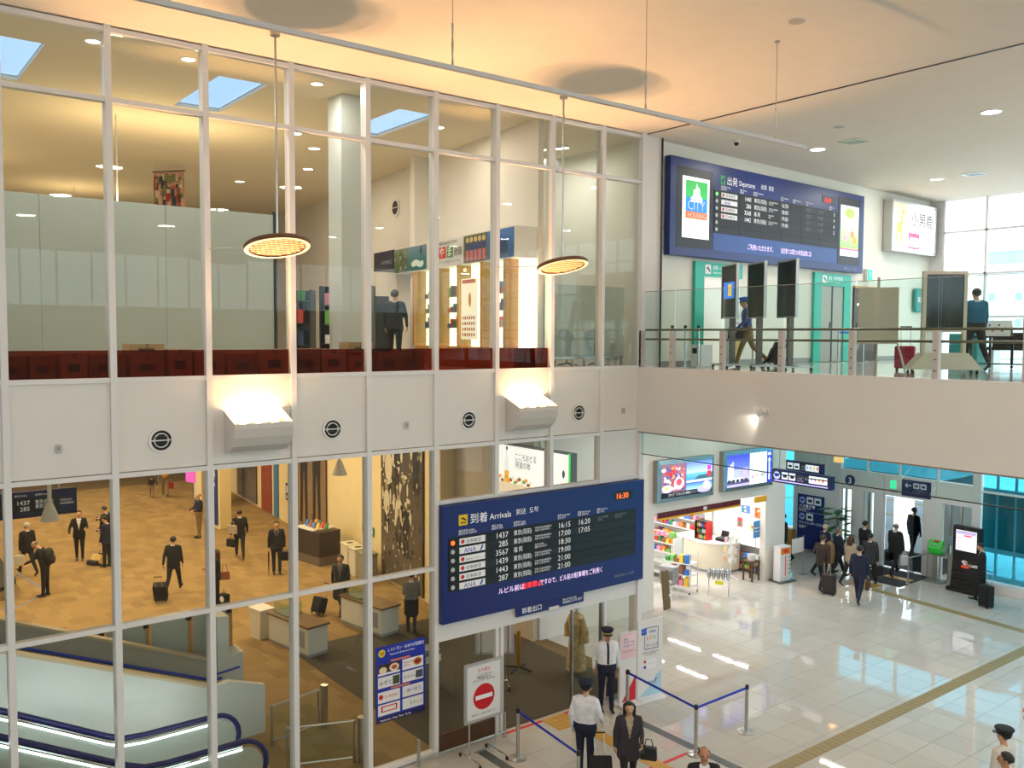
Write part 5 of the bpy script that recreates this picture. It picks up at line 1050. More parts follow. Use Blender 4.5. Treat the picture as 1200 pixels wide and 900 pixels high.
# covered walkway outside the right-hand glazing
t = thing('covered_walkway', 'glazed covered walkway outside the turquoise windows', 'walkway', (-12.4, 31.7, 0), 0)
for k in range(16):
    MB().box(-2.0+k*0.6, -1.93+k*0.6, 0, 0.08, 0, 3.2).build('post', FRAME, t)
    if k < 15: MB().box(-1.93+k*0.6, -1.4+k*0.6, 0.03, 0.05, 0.5, 2.5).build('pane', mat('walkway_glass', (96, 150, 146), 0.1), t)
MB().box(-2.2, 7.4, -0.3, 2.5, 3.2, 3.45).build('roof', FRAME, t); MB().box(-2.0, 7.2, -0.02, 0.12, 2.5, 2.62).build('rail', FRAME, t); MB().box(-2.0, 7.2, -0.02, 0.12, 0.4, 0.55).build('rail', FRAME, t)
t = thing('terminal_canopy', 'pale steel entrance canopy outside the clerestory windows', 'canopy', (-15, 31.4, 0))
MB().box(-10, 1.6, 0, 2.6, 4.1, 4.35).build('roof', mat('canopy_teal', (150, 190, 196), 0.5), t)
for k in range(4): MB().box(-9.5+k*3.5, -9.3+k*3.5, 0.1, 2.5, 3.9, 4.1).build('beam', FRAME, t)
for k in range(2): MB().tube([(-9+k*8, 2.2, 0), (-9+k*8, 2.2, 4.1)], 0.12, 12).build('column', FRAME, t)
for k, y_ in enumerate((37.2, 40.5)): struct(MB().box(-60, 10, y_, y_+0.18, -0.05, -0.04).build('trim_%d' % (11+k), mat('road_yellow', (240, 196, 80), 0.6)))

# ================================================================== the baggage hall behind the glass
sg = thing('claim_board', 'small navy flight board hanging in the baggage hall', 'flight board', (-22.0, 2.6, 3.74), PI/2)
MB().box(0, 1.85, -0.08, 0.08, 0, 0.58).build('casing', NAVYD, sg)
MB().box(0.1, 1.5, -0.084, -0.08, 0.12, 0.42).build('flap_field', FLAP, sg)
for a in (0.3, 1.5): MB().tube([(a, 0, 0.58), (a, 0, 2.0)], 0.02, 8).build('hanger', STEEL, sg)
txt(sg, '1437\n285', 0.9, 0.29, 0.135, TWHITE, -0.09, 'RIGHT'); txt(sg, '東京(羽田)\n東京(羽田)', 1.0, 0.3, 0.1, TWHITE, -0.09, sx=0.8); txt(sg, '便名 Flt.No.', 0.6, 0.48, 0.05, TWHITE, -0.09); txt(sg, '出発地 Origin', 1.0, 0.48, 0.05, TWHITE, -0.09); txt(sg, 'TOKYO\nHANEDA', 1.5, 0.3, 0.07, TWHITE, -0.09)
def cone_lamp(x, y, z, label):
    t = thing('cone_pendant', label, 'pendant lamp', (x, y, 0)); MB().tube([(0, 0, 5.75), (0, 0, z+0.25)], 0.04, 10).build('stem', mat('pale_grey', (240, 236, 224), 0.6), t); MB().lathe([(0.06, z+0.3), (0.08, z+0.25), (0.19, z-0.05), (0.18, z-0.06), (0.001, z)], n=20, cap=False).build('shade', MATS['pale_grey'], t, smooth=True)
cone_lamp(-20.0, 3.55, 4.05, 'pale grey cone pendant in front of the small flight board'); cone_lamp(-20.5, 10.3, 4.3, 'pale grey cone pendant in front of the cream mural wall')
WA = -math.atan(0.098)
def wl(x, off=0.0): return (x, slant1(x)-off, 0)
def mural(x0, x1, z0, z1, label, tones, seed):
    t = thing('photo_mural', label, 'mural', wl(x0, 0.02), WA); W = (x1-x0)*1.005; MB().box(0, W, -0.04, 0, z0, z1).build('panel', WOODD, t)
    random.seed(seed); I = Ink(); I.grad(0, W, z0, z1, tones[0], tones[1], 0, 10)
    if seed == 1:
        for cx in (W*0.3, W*0.72):
            I.poly([(cx-0.42, z0+2.4), (cx+0.42, z0+2.4), (cx+0.5, z1-0.7), (cx-0.5, z1-0.7)], tones[2], 3); I.disc(cx, z1-0.4, 0.22, 0.3, tones[5], 4)
            for s_ in (-1, 1): I.poly([(cx+s_*0.3-0.13, z0+0.5), (cx+s_*0.3+0.13, z0+0.5), (cx+s_*0.22+0.18, z0+2.45), (cx+s_*0.22-0.18, z0+2.45)], tones[4], 4); I.disc(cx+s_*0.34, z0+0.45, 0.2, 0.09, tones[2], 5)
        for k in range(60): I.disc(random.uniform(0.1, W-0.1), random.uniform(z0+0.1, z0+0.9), random.uniform(0.04, 0.12), random.uniform(0.03, 0.07), random.choice(tones[:2]+tones[5:]), 1+k % 2, 7)
    else:
        for k in range(9):
            cx, cz, q = random.uniform(0.4, W-0.4), random.uniform(z0+1.0, z1-1.0), random.uniform(0.7, 1.15); l = 1+2*(k % 4)
            I.disc(cx, cz, 0.26*q, 0.5*q, tones[2+k % 3], l); I.disc(cx, cz+0.62*q, 0.14*q, 0.17*q, tones[5], l+1); I.disc(cx+0.05*q, cz+0.78*q, 0.28*q, 0.09*q, tones[3], l+1)
            for s_ in (-1, 1): I.disc(cx+s_*0.34*q, cz+0.3*q, 0.08*q, 0.26*q, tones[3], l+1, 9); I.disc(cx+s_*0.12*q, cz-0.72*q, 0.09*q, 0.34*q, tones[4], l+1, 9)
        for k in range(170): I.disc(random.uniform(0.08, W-0.08), random.uniform(z0+0.08, z1-0.08), random.uniform(0.02, 0.08), random.uniform(0.02, 0.1), random.choice([tones[3], tones[3], tones[5], tones[4]]), 10+k % 3, 6)
    I.put('print', t, -0.043)
mural(-33.3, -29.9, 0.08, 5.2, 'tall dark photo mural of standing figures behind the podium', [(150, 126, 100), (120, 100, 84), (34, 32, 40), (60, 54, 60), (30, 28, 32), (90, 80, 74)], 1)
mural(-24.9, -21.95, 0.1, 5.2, 'tall sepia photo mural with busy pale details beside the waste bins', [(104, 92, 76), (70, 62, 52), (84, 74, 64), (206, 198, 180), (40, 36, 34), (150, 138, 118), (40, 34, 30)], 2)
mural(-42.0, -38.8, 0.1, 5.2, 'distant grey photo mural beyond the red door', [(120, 110, 96), (80, 72, 64), (60, 56, 54), (150, 142, 130), (46, 42, 40), (110, 100, 90)], 3)
for x0, w_, c, l in ((-38.0, 1.4, (150, 66, 40), 'rust red door panel in the baggage hall wall'), (-36.2, 0.55, (70, 120, 170), 'narrow blue sign strip on the baggage hall wall')):
    t = thing('wall_panel', l, 'panel', wl(x0, 0.02), WA); MB().box(0, w_, -0.04, 0, 0.05, 2.6).build('panel', mat('panel_%d' % c[0], c, 0.5), t); MB().box(0, w_, -0.05, -0.04, 2.6, 2.66).build('edge', FRAME, t)
t = thing('framed_notice', 'small dark framed notice on the cream baggage hall wall', 'notice', wl(-34.6, 0.02), WA); MB().box(0, 0.5, -0.03, 0, 1.0, 1.7).build('frame', NAVYD, t); Ink().rect(0.08, 0.42, 1.3, 1.6, (220, 220, 230)).rect(0.08, 0.42, 1.08, 1.2, (200, 200, 220)).put('print', t, -0.033)
t = thing('restroom_pillar', 'square cream pillar with a tall navy restroom sign', 'pillar', (-35.6, 12.25, 0), 0.2)
MB().box(-0.4, 0.55, 0, 0.5, 0, 5.75).build('column', HALLW, t); MB().box(-0.25, 0.4, -0.04, 0, 0.15, 3.4).build('sign_panel', NAVY, t)
I = Ink()
for a in (-0.08, 0.2): I.disc(a, 2.42, 0.06, 0.06, (235, 235, 245)); I.poly([(a-0.09, 2.1), (a+0.09, 2.1), (a+0.05, 2.34), (a-0.05, 2.34)], (235, 235, 245))
I.rect(-0.14, 0.0, 1.7, 1.86, (225, 225, 240)); I.rect(0.1, 0.26, 1.7, 1.86, (225, 225, 240)); I.put('print', t, -0.043); txt(t, 'お手洗 Toilet', 0.07, 2.0, 0.08, TWHITE, -0.045, 'CENTER')
t = thing('advert_pillar', 'slim cream pillar with a glowing magenta advert in the baggage hall', 'pillar', (-39.5, 12.9, 0), 0.2); MB().box(-0.1, 0.4, 0, 0.3, 0, 5.75).build('column', HALLW, t); MB().box(-0.9, -0.12, -0.03, 0.02, 1.2, 3.4).build('advert', mat('magenta_lit', (220, 90, 200), 0.4, emit=0.6), t); txt(t, '徳島', -0.7, 2.2, 0.3, TWHITE, -0.035)
t = thing('slim_pillar', 'slim dark blue and cream pillar behind the child', 'pillar', (-42.5, 13.9, 0)); MB().box(-0.2, 0.2, -0.1, 0.1, 0, 5.75).build('column', HALLW, t); MB().box(-0.4, -0.2, -0.08, 0.08, 0, 5.0).build('sign_panel', NAVYD, t)
# podium with brochures
t = thing('brochure_podium', 'dark brown podium counter with brochures on top', 'podium', (-27.9, 13.0, 0), 0.15)
MB().box(-0.85, 0.55, -0.1, 0.75, 0.3, 1.15).build('body', mat('podium_dark', (58, 44, 34), 0.4), t); MB().box(-0.85, 0.55, -0.1, 0.75, 0, 0.3).build('plinth', mat('podium_base', (110, 96, 76), 0.5), t); MB().box(-0.88, 0.2, -0.12, 0.77, 1.15, 1.19).build('top', FRAME, t)
random.seed(8)
for k in range(8): tag(MB().cbox(0, 0, 0.11, 0.14, 0.012, 0.22, rx=-0.35).cbox(0, 0.03, 0.1, 0.13, 0.01, 0.2, rx=-0.35).build('brochure', random.choice(GOODS), None, (-28.55+0.14*k, 13.1+0.25*(k % 2), 1.19), 0.15), 'brochure standing on the dark podium', 'brochure', 'brochures on the podium')
# white bins along the mural wall
for k, (x, c, l) in enumerate(((-26.4, (220, 214, 200), 'white recycling bin by the cream wall beside the podium'), (-25.7, (214, 208, 194), 'white recycling bin between two other bins'), (-24.9, (150, 142, 128), 'grey round-topped waste bin before the sepia mural'))):
    t = thing('waste_bin', l, 'bin', (x, slant1(x)-0.55, 0), WA); m = mat('bin%d' % k, c, 0.5)
    MB().box(-0.28, 0.28, -0.22, 0.22, 0, 0.85).build('body', m, t, bevel=0.03); MB().box(-0.3, 0.3, -0.24, 0.24, 0.85, 0.92).build('lid', m, t, bevel=0.02); MB().lathe([(0.12, 0.921), (0.001, 0.922)], n=16, cap=False).build('opening', BLACK, t)
for x in (-26.4, -25.7):
    t = thing('recycling_sign', 'small green recycling label on the wall above the white bin', 'sign', (x, slant1(x)-0.02, 1.2), WA, 'recycling labels'); MB().box(-0.12, 0.12, -0.02, 0, 0, 0.3).build('plate', mat('label_green', (40, 130, 90), 0.5), t); Ink().rect(-0.08, 0.08, 0.1, 0.2, (235, 240, 235)).put('print', t, -0.023)
# baggage tag counters with clear boxes
for k, (x, y, rz, l) in enumerate(((-20.35, 9.2, 0.16, 'low white counter with brown top and trays next to the man in a coat'), (-20.6, 11.35, 0.16, 'low white counter with brown top in front of the uniformed woman'))):
    t = thing('tag_counter', l, 'counter', (x, y, 0), rz)
    MB().box(-1.1, 0.65, -0.28, 0.28, 0.08, 0.72).build('body', mat('counter_white', (214, 214, 206), 0.5), t); MB().box(-1.1, 0.65, -0.26, 0.26, 0, 0.08).build('plinth', TGREY, t); MB().box(-1.15, 0.7, -0.32, 0.32, 0.72, 0.77).build('top', mat('brown_top', (120, 92, 62), 0.3), t); MB().box(0.1, 0.5, -0.285, -0.28, 0.2, 0.6).build('niche', TGREY, t)
    b = thing('clear_tray', 'clear plastic box with tags on the counter '+('next to the man in a coat' if not k else 'before the uniformed woman'), 'tray', (x-0.65, y-0.1, 0.77), rz); MB().box(-0.3, 0.3, -0.22, 0.22, 0, 0.02).build('base', mat('tray_steel', (120, 118, 112), 0.3), b)
    for s in ((-0.3, -0.29, -0.22, 0.22), (0.29, 0.3, -0.22, 0.22), (-0.29, 0.29, 0.21, 0.22), (-0.29, 0.29, -0.22, -0.21)): MB().box(s[0], s[1], s[2], s[3], 0.02, 0.3).build('wall', GLASSR, b)
t = thing('wire_bin', 'white rectangular basket bin lined with plastic beside the tag counter', 'bin', (-21.85, 8.75, 0), 0.16); MB().prism([(-0.22, 0), (0.22, 0), (0.28, 0.75), (-0.28, 0.75)], 'y', -0.2, 0.2).build('body', mat('bin_plastic', (224, 220, 206), 0.4), t); MB().box(-0.3, 0.3, -0.22, 0.22, 0.72, 0.78).build('rim', FRAME, t, bevel=0.01)
# baggage carousel at the left
t = thing('baggage_carousel', 'black rubber baggage carousel with a rounded steel end', 'carousel', (-30.3, 3.2, 0))
pl = [(-9, -1.2)]+[(1.2*math.sin(a), -1.2*math.cos(a)) for a in [PI*i/16 for i in range(17)]]+[(-9, 1.2)]
MB().prism([(x*0.98, y*0.95) for x, y in pl], 'z', 0, 0.3).build('skirt', STEEL, t); MB().prism(pl, 'z', 0.3, 0.4).build('belt', RUBBER, t); MB().prism([(x*0.93 if x > 0 else x, y*0.45) for x, y in pl], 'z', 0.4, 0.6).build('island', STEEL, t)
for k, pts in enumerate(([(-32.6, 4.75), (-29.6, 5.15), (-28.4, 4.15), (-28.6, 3.0)], [(-38.5, 4.9), (-36.4, 5.3), (-36.0, 4.6)])):
    m = MB()
    for a, b in zip(pts[:-1], pts[1:]): m.cbox((a[0]+b[0])/2, (a[1]+b[1])/2, 0.002, math.hypot(b[0]-a[0], b[1]-a[1]), 0.06, 0.003, rz=math.atan2(b[1]-a[1], b[0]-a[0]))
    struct(m.build('trim_%d' % (7+k), mat('floor_tape', (110, 130, 170), 0.6)))
# escalator that comes down beside the glass
es = thing('escalator', 'escalator with navy handrails and glowing white light strips behind the glass', 'escalator', (0, 0, 0))
def hp(y): return 1.05 if y > 3.75 else 1.05+(3.75-y)*0.545
for x in (-14.15, -15.4):
    pts = [(x, y, hp(y)) for y in (-6, -2, 1.0, 2.5, 3.2, 3.5)]+[(x, 3.75, 1.08), (x, 4.1, 1.05), (x, 5.3, 1.05)]+[(x, 5.3+0.42*math.sin(a), 0.63+0.42*math.cos(a)) for a in [PI*i/10 for i in range(1, 11)]]+[(x, 4.9, 0.2)]
    MB().tube(pts, 0.045, 10).build('handrail', BLUER, es, smooth=True)
    for dz, nm, m, r in ((-0.085, 'steel_track', CHROME, 0.03), (-0.13, 'light_strip', STRIP, 0.024)): MB().tube([(p[0], p[1], p[2]+dz) for p in pts[:9]], r, 8).build(nm, m, es, smooth=True)
    pl = [(y, hp(y)-0.1) for y in (-6, 1.0, 3.5, 3.9, 5.3)]+[(5.3+0.36*math.sin(a), 0.6+0.36*math.cos(a)) for a in [PI*i/8 for i in range(1, 8)]]+[(5.2, 0.22), (3.75, 0.22), (-6, 0.22+9.75*0.545)]
    MB().prism(pl, 'x', x-0.012, x+0.012).build('balustrade', FROSTG, es)
    MB().prism([(-6, 0.28+9.75*0.545), (3.75, 0.28), (5.6, 0.28), (5.6, 0.0), (3.75, 0.0), (-6, 9.75*0.545)], 'x', x-0.1, x+0.1).build('skirt_panel', STEEL, es)
for k in range(30):
    y = 3.6-k*0.32; MB().box(-15.3, -14.25, y-0.32, y, k*0.174-0.1, 0.05+k*0.174).build('step', DARKM, es)
MB().box(-15.3, -14.25, 3.6, 5.6, 0, 0.06).build('landing_plate', STEEL, es)
for x in (-15.46, -14.21):
    area('light', es, (x, 4.5, 0.93), 0.05, 7, (0.94, 1, 1), (0, PI/2, 0), 'RECTANGLE', 1.6)
    for yy in (0.6, 2.6): area('light', es, (x, yy, hp(yy)-0.13), 0.05, 7, (0.94, 1, 1), (0, PI/2, 0), 'RECTANGLE', 1.6)
# stair with white parapets behind the escalator
st = thing('stair_parapet', 'white stair parapet with a beige cap behind the escalator', 'parapet', (0, 0, 0))
GP = mat('parapet_white', (208, 214, 210), 0.5)
MB().prism([(-5, 5.49), (2.29, 2.5), (5.6, 1.13), (5.95, 1.18), (6.65, 0.95), (6.65, 0), (-5, 0)], 'x', -16.62, -16.48).build('panel', GP, st)
MB().prism([(-5, 5.49), (2.29, 2.5), (5.6, 1.13), (5.6, 1.18), (2.29, 2.55), (-5, 5.54)], 'x', -16.66, -16.44).build('cap', mat('cap_beige', (196, 180, 150), 0.4), st)
st = thing('stair', 'stair with grey parapet and blue handrail climbing behind the white parapet', 'stair', (0, 0, 0))
MB().prism([(-6, 6.2), (2.5, 2.59), (6.1, 1.09), (6.1, 0), (-6, 0)], 'x', -18.14, -18.0).build('parapet', mat('parapet_grey', (168, 166, 156), 0.6), st); MB().prism([(-6, 6.2), (2.5, 2.59), (6.1, 1.09), (6.1, 1.14), (2.5, 2.64), (-6, 6.25)], 'x', -18.18, -17.96).build('cap', MATS['cap_beige'], st)
MB().tube([(-17.9, -6, 5.8), (-17.9, 2.5, 2.2), (-17.9, 6.05, 0.74), (-17.9, 6.3, 0.72)], 0.03, 8).build('handrail', BLUEB, st, smooth=True)
for y in (0.5, 2.1, 3.7, 5.3): MB().tube([(-18.0, y, 2.2-(y-2.5)*0.411-0.1), (-17.93, y, 2.2-(y-2.5)*0.411-0.1), (-17.9, y, 2.2-(y-2.5)*0.411-0.02)], 0.012, 6).build('handrail_bracket', STEEL, st)
for k in range(26): MB().box(-17.98, -16.64, 5.7-(k+1)*0.36, 5.7-k*0.36, 0, 0.148*(k+1)).build('step', TGREY, st)
pt = thing('partition_wall', 'grey folding partition with wooden posts beside the stair', 'partition', (-18.6, 4.0, 0))
for k in range(4):
    MB().box(-0.03, 0.03, -0.6+k*0.85, 0.15+k*0.85, 0.05, 2.0-0.02*k).build('panel', mat('partition_grey', (176, 184, 176), 0.5), pt); MB().box(-0.05, 0.05, 0.15+k*0.85, 0.22+k*0.85, 0, 2.02).build('post', WOODL, pt); MB().box(0.03, 0.07, 0.1+k*0.85, 0.2+k*0.85, 1.85, 1.93).build('clip', BLACK, pt)
st = thing('stair_end_wall', 'stepped pale newel wall with short blue rails at the stair foot', 'newel', (-18.0, 6.25, 0)); MB().prism([(0, 0), (0.55, 0), (0.55, 1.15), (0.25, 1.08), (0.25, 1.95), (0, 1.98)], 'x', -0.5, 0.0).build('panel', GP, st)
for z in (0.45, 0.8): MB().tube([(0.05, -0.1, z), (0.05, 0.45, z+0.05)], 0.022, 8).build('handrail', BLUEB, st)
for k, (a, b, l) in enumerate((((-15.8, 6.5), (-16.0, 7.55), 'steel gate frame nearer the stair foot'), ((-14.75, 6.35), (-14.3, 7.45), 'steel gate frame next to the glass wall'))):
    t = thing('barrier_gate', l, 'gate', (a[0], a[1], 0), math.atan2(b[1]-a[1], b[0]-a[0])); L = math.hypot(b[0]-a[0], b[1]-a[1])
    MB().tube([(0, 0, 0), (0, 0, 0.78), (L, 0, 0.78), (L, 0, 0)], 0.03, 8).build('frame', STEEL, t); MB().tube([(0.03, 0, 0.1), (L-0.03, 0, 0.1)], 0.02, 8).build('lower_rail', STEEL, t); MB().box(0.04, L-0.04, -0.006, 0.006, 0.13, 0.74).build('pane', GLASSR, t)
    MB().tube([(L+0.14, 0, 0), (L+0.14, 0, 0.82)], 0.075, 16).lathe([(0.078, 0.8), (0.08, 0.84)], (L+0.14, 0, 0), 16).build('bollard', STEEL, t)
struct(MB().box(-15.3, -14.2, 5.75, 6.15, 0.001, 0.004).build('trim_9', YTILE2))
# vestibule furniture
t = thing('crowd_post', 'brass coloured post with crossed base in the arrivals vestibule', 'post', (-16.0, 12.6, 0)); MB().tube([(0, 0, 0.1), (0, 0, 0.95)], 0.05, 10).build('pole', mat('brass', (190, 150, 70), 0.3, 0.7), t)
for a in (0.4, 2.0, 3.6, 5.1): MB().tube([(0, 0, 0.1), (0.35*math.cos(a), 0.35*math.sin(a), 0.05)], 0.02, 6).build('foot', BLACK, t)
for k in range(3):
    t = thing('collection_bin', 'white collection box in the row behind the arrivals sidelight', 'bin', (-16.2-0.15*k, 9.4+0.52*k, 0), PI/2, 'collection boxes in the vestibule'); MB().box(-0.22, 0.22, -0.2, 0.2, 0, 0.85).build('body', mat('cb%d' % k, [(206, 204, 196), (150, 152, 150), (120, 122, 122)][k], 0.5), t, bevel=0.02); MB().box(-0.2, 0.2, -0.21, -0.2, 0.6, 0.75).build('label', FRAME, t); MB().box(-0.18, 0.18, -0.16, 0.16, 0.85, 0.88).build('lid', TGREY, t)
t = thing('dummy_costume', 'cream patterned festival robe on a stand inside the vestibule', 'costume', (-15.0, 13.5, 0)); MB().lathe([(0.24, 0.15), (0.2, 0.6), (0.16, 1.0), (0.2, 1.25), (0.16, 1.4), (0.05, 1.48)], n=16).build('robe', mat('robe', (196, 170, 120), 0.8, noise=0.4, nscale=9), t, smooth=True); MB().tube([(0, 0, 0), (0, 0, 1.6)], 0.02, 8).build('stand', STEEL, t); MB().ell((0, 0, 1.62), (0.08, 0.09, 0.12)).build('head', FRAME, t, smooth=True)
for s in (-1, 1): MB().tube([(s*0.17, 0, 1.35), (s*0.3, 0, 1.1), (s*0.28, 0, 0.85)], [0.07, 0.08, 0.1], 8).build('sleeve', MATS['robe'], t)
# glowing light box seen through the clerestory
t = thing('clerestory_advert', 'glowing drink advert light box seen through the clerestory glass', 'light box', (-18.7, 14.1, 3.6))
MB().box(0, 3.0, -0.2, 0, 0, 1.42).build('casing', mat('box_grey', (130, 130, 126), 0.4), t)
I = Ink(); I.rect(0.03, 2.97, 0.04, 1.38, (252, 252, 252)); I.rect(0.0, 0.04, 0, 1.42, (60, 210, 90), 1); I.rect(2.93, 3.0, 0, 1.42, (60, 210, 90), 1)
I.poly([(0.42, 0.25), (0.62, 0.25), (0.62, 0.95), (0.56, 1.1), (0.56, 1.3), (0.48, 1.3), (0.48, 1.1), (0.42, 0.95)], (232, 236, 236), 1); I.rect(0.42, 0.62, 0.4, 0.72, (245, 170, 40), 2); I.rect(0.48, 0.56, 1.26, 1.34, (30, 30, 30), 2)
for k in range(16): I.disc(0.15+0.09*k, 0.5+0.06*math.sin(k*2.1), 0.07, 0.05, [(90, 160, 60), (230, 150, 60), (150, 80, 40), (230, 220, 200)][k % 4], 1+k % 3)
I.rect(0.05, 1.6, 0.04, 0.42, (225, 205, 175), 4); I.disc(2.2, 0.6, 0.1, 0.22, (210, 40, 140), 1); I.disc(2.75, 0.5, 0.08, 0.2, (230, 200, 60), 1); I.disc(2.75, 0.9, 0.05, 0.1, (60, 60, 70), 1)
I.put('advert_face', t, -0.204, True); txt(t, 'こころおどる\n 阿波の地', 0.85, 1.05, 0.2, TBLACK, -0.215, sx=0.75)

# ================================================================== upper shop behind the glass
t = thing('frosted_partition', 'large frosted grey partition with a dark end post behind the upper glass', 'partition', (-15.5, 0, Z2))
for k in range(5): MB().box(-0.01, 0.01, 6.5-1.9*(k+1)+0.004, 6.5-1.9*k-0.004, 0, 2.84).build('panel', GLASSF, t)
MB().box(-0.03, 0.03, 6.5, 6.55, 0, 2.9).build('end_post', DARKM, t)
for k in range(6): MB().box(-0.025, 0.025, 6.47-1.9*k, 6.52-1.9*k, 0, 0.05).build('shoe', STEEL, t)
random.seed(31); y = 0.2; n = 0
CB = [mat('carton_%d' % i, c, 0.8, noise=0.06, nscale=10) for i, c in enumerate([(190, 160, 116), (172, 140, 96), (206, 186, 150), (160, 128, 90)])]
while y < 8.75:
    w_ = random.uniform(0.3, 0.55); x = -14.35-random.uniform(0, 0.15); z = Z2
    for lv in range(2 if random.random() < 0.3 else 1):
        h_ = random.uniform(0.34, 0.46) if lv == 0 else random.uniform(0.12, 0.2)
        ci = random.randrange(4); o = thing('carton', '%s cardboard carton %s behind the upper glass' % (['tan', 'brown', 'pale', 'dark brown'][ci], 'stacked on another carton' if lv else 'on the floor'), 'box', (x, y+w_/2, z), random.uniform(-0.05, 0.05), 'cartons behind the upper glass')
        MB().box(-0.2, 0.2, -w_/2+0.01, w_/2-0.01, 0, h_).build('body', CB[ci], o); MB().box(-0.201, 0.201, -0.025, 0.025, h_-0.08, h_+0.001).build('tape', mat('tape', (150, 120, 70), 0.3), o)
        Ink().rect(-w_*0.25, w_*0.2, h_*0.3, h_*0.6, (90, 60, 40)).put('print', empty('label_area', (0.2, 0, 0), PI/2, o), -0.003)
        z += h_
    y += w_+0.03
# shop front with banners and lit display cases
SA = -math.atan(0.119); sf = thing('souvenir_kiosk', 'upper shop front with picture banners over brightly lit display cases', 'shop front', (-21.03, 11.63, Z2), SA)
LC = lambda x: (x+21.03)*1.007
MB().box(LC(-19.7), LC(-13.85), 0.0, 0.5, 2.22, 2.84).build('banner_box', FRAME, sf); MB().box(0, LC(-19.75), -0.02, 0.5, 2.36, 2.84).build('dark_banner', mat('banner_dark', (40, 34, 56), 0.4), sf); txt(sf, 'SHOPPING', 0.5, 2.5, 0.14, TGREY, -0.024)
I = Ink(); a, b = LC(-19.74), LC(-18.91); I.grad(a, b, 2.24, 2.82, (70, 90, 40), (120, 130, 110), 0, 6)
random.seed(12)
for k in range(20): I.disc(random.uniform(a+0.08, b-0.08), random.uniform(2.3, 2.76), 0.06, 0.05, random.choice([(90, 110, 60), (150, 150, 150), (60, 80, 90)]), 1+k % 3)
a, b = LC(-18.91), LC(-17.85); I.grad(a, b, 2.24, 2.82, (30, 110, 110), (110, 140, 160), 0, 6)
for k in range(7): I.disc(a+0.35+0.08*k, 2.4+0.03*math.sin(k), 0.14-0.01*k, 0.07, (225, 245, 245), 1+k % 3)
I.disc(b-0.3, 2.7, 0.04, 0.1, (30, 30, 40), 3)
a, b = LC(-16.0), LC(-14.95); I.grad(a, b, 2.24, 2.82, (120, 100, 60), (90, 110, 60), 0, 5)
for k in range(5): I.rect(a+0.12+0.18*k, a+0.24+0.18*k, 2.28, 2.5, (220, 120, 140), 1); I.rect(a+0.1+0.18*k, a+0.26+0.18*k, 2.5, 2.66, (60, 70, 130), 1); I.disc(a+0.18+0.18*k, 2.72, 0.07, 0.06, (230, 200, 150), 2)
a, b = LC(-14.95), LC(-13.9); I.grad(a, b, 2.24, 2.82, (40, 90, 150), (70, 130, 210), 0, 6); I.disc((a+b)/2+0.1, 2.45, 0.2, 0.18, (30, 70, 110), 1)
I.rect(LC(-17.2), LC(-16.85), 2.42, 2.68, (210, 70, 60), 0); I.rect(LC(-16.8), LC(-16.5), 2.42, 2.68, (90, 150, 70), 0)
I.put('banner_pictures', sf, -0.006)
txt(sf, 'や', LC(-17.17), 2.46, 0.26, TWHITE, -0.012); txt(sf, 'ま', LC(-16.79), 2.46, 0.26, TWHITE, -0.012); txt(sf, '徳島', LC(-16.46), 2.46, 0.2, TBLACK, -0.01); txt(sf, '徳島のおみやげプラザ', LC(-17.2), 2.72, 0.09, TBLACK, -0.01); txt(sf, 'とくしまの特産品とおみやげの店', LC(-17.2), 2.31, 0.07, TGREY, -0.01)
MB().box(LC(-18.5), LC(-13.9), 0.3, 0.5, 0.44, 2.22).build('case_back', mat('case_lit', (250, 246, 214), 0.5, emit=2.6), sf); MB().box(LC(-18.5), LC(-13.9), 0.0, 0.5, 0.0, 0.44).build('case_base', WOODL, sf)
for x in (-18.55, -17.3, -16.25, -15.2, -14.25): MB().box(LC(x)-0.04, LC(x)+0.04, -0.02, 0.32, 0.44, 2.22).build('case_post', WOODL, sf)
for x in (-18.5, -17.25, -16.2, -15.15): MB().box(LC(x)+0.05, LC(x)+0.95, 0.0, 0.012, 0.5, 2.2).build('case_pane', GLASSR, sf)
for z in (0.85, 1.2, 1.55, 1.9):
    MB().box(LC(-18.5), LC(-14.0), 0.12, 0.3, z-0.01, z).build('shelf_board', GLASSR, sf)
random.seed(41)
def case_goods(x0, x1, z, n):
    for k in range(n):
        u = LC(x0+(x1-x0)*(k+0.5)/n); v = 0.2; px = -21.03+u*math.cos(SA)-v*math.sin(SA); py = 11.63+u*math.sin(SA)+v*math.cos(SA)
        package(px, py, Z2+z, (x1-x0)/n*0.75, 0.09, random.uniform(0.1, 0.26), 'souvenir on the %s glass shelf of the lit display case' % ['low', 'middle', 'upper'][int((z-0.8)/0.34)], 'souvenirs in the lit display cases', SA)
for z in (0.85, 1.2, 1.55): case_goods(-18.3, -17.5, z, 5); case_goods(-17.1, -16.4, z, 5); case_goods(-15.0, -14.4, z, 4)
t = thing('menu_panel', 'tall cream panel with orange sample pictures in the lit display case', 'panel', (-15.72, 10.98, Z2+0.6), SA); MB().box(-0.35, 0.35, -0.01, 0.01, 0, 1.3).build('sheet', mat('cream_sheet', (250, 240, 210), 0.5, emit=0.6), t)
I = Ink(); I.rect(-0.3, 0.3, 1.2, 1.28, (230, 120, 50))
for k in range(24): I.disc(-0.26+0.1*(k % 6), 0.1+0.12*(k//6), 0.035, 0.04, [(220, 140, 60), (190, 90, 60)][k % 2])
I.disc(0.05, 0.85, 0.06, 0.16, (230, 160, 40)); I.put('print', t, -0.013)
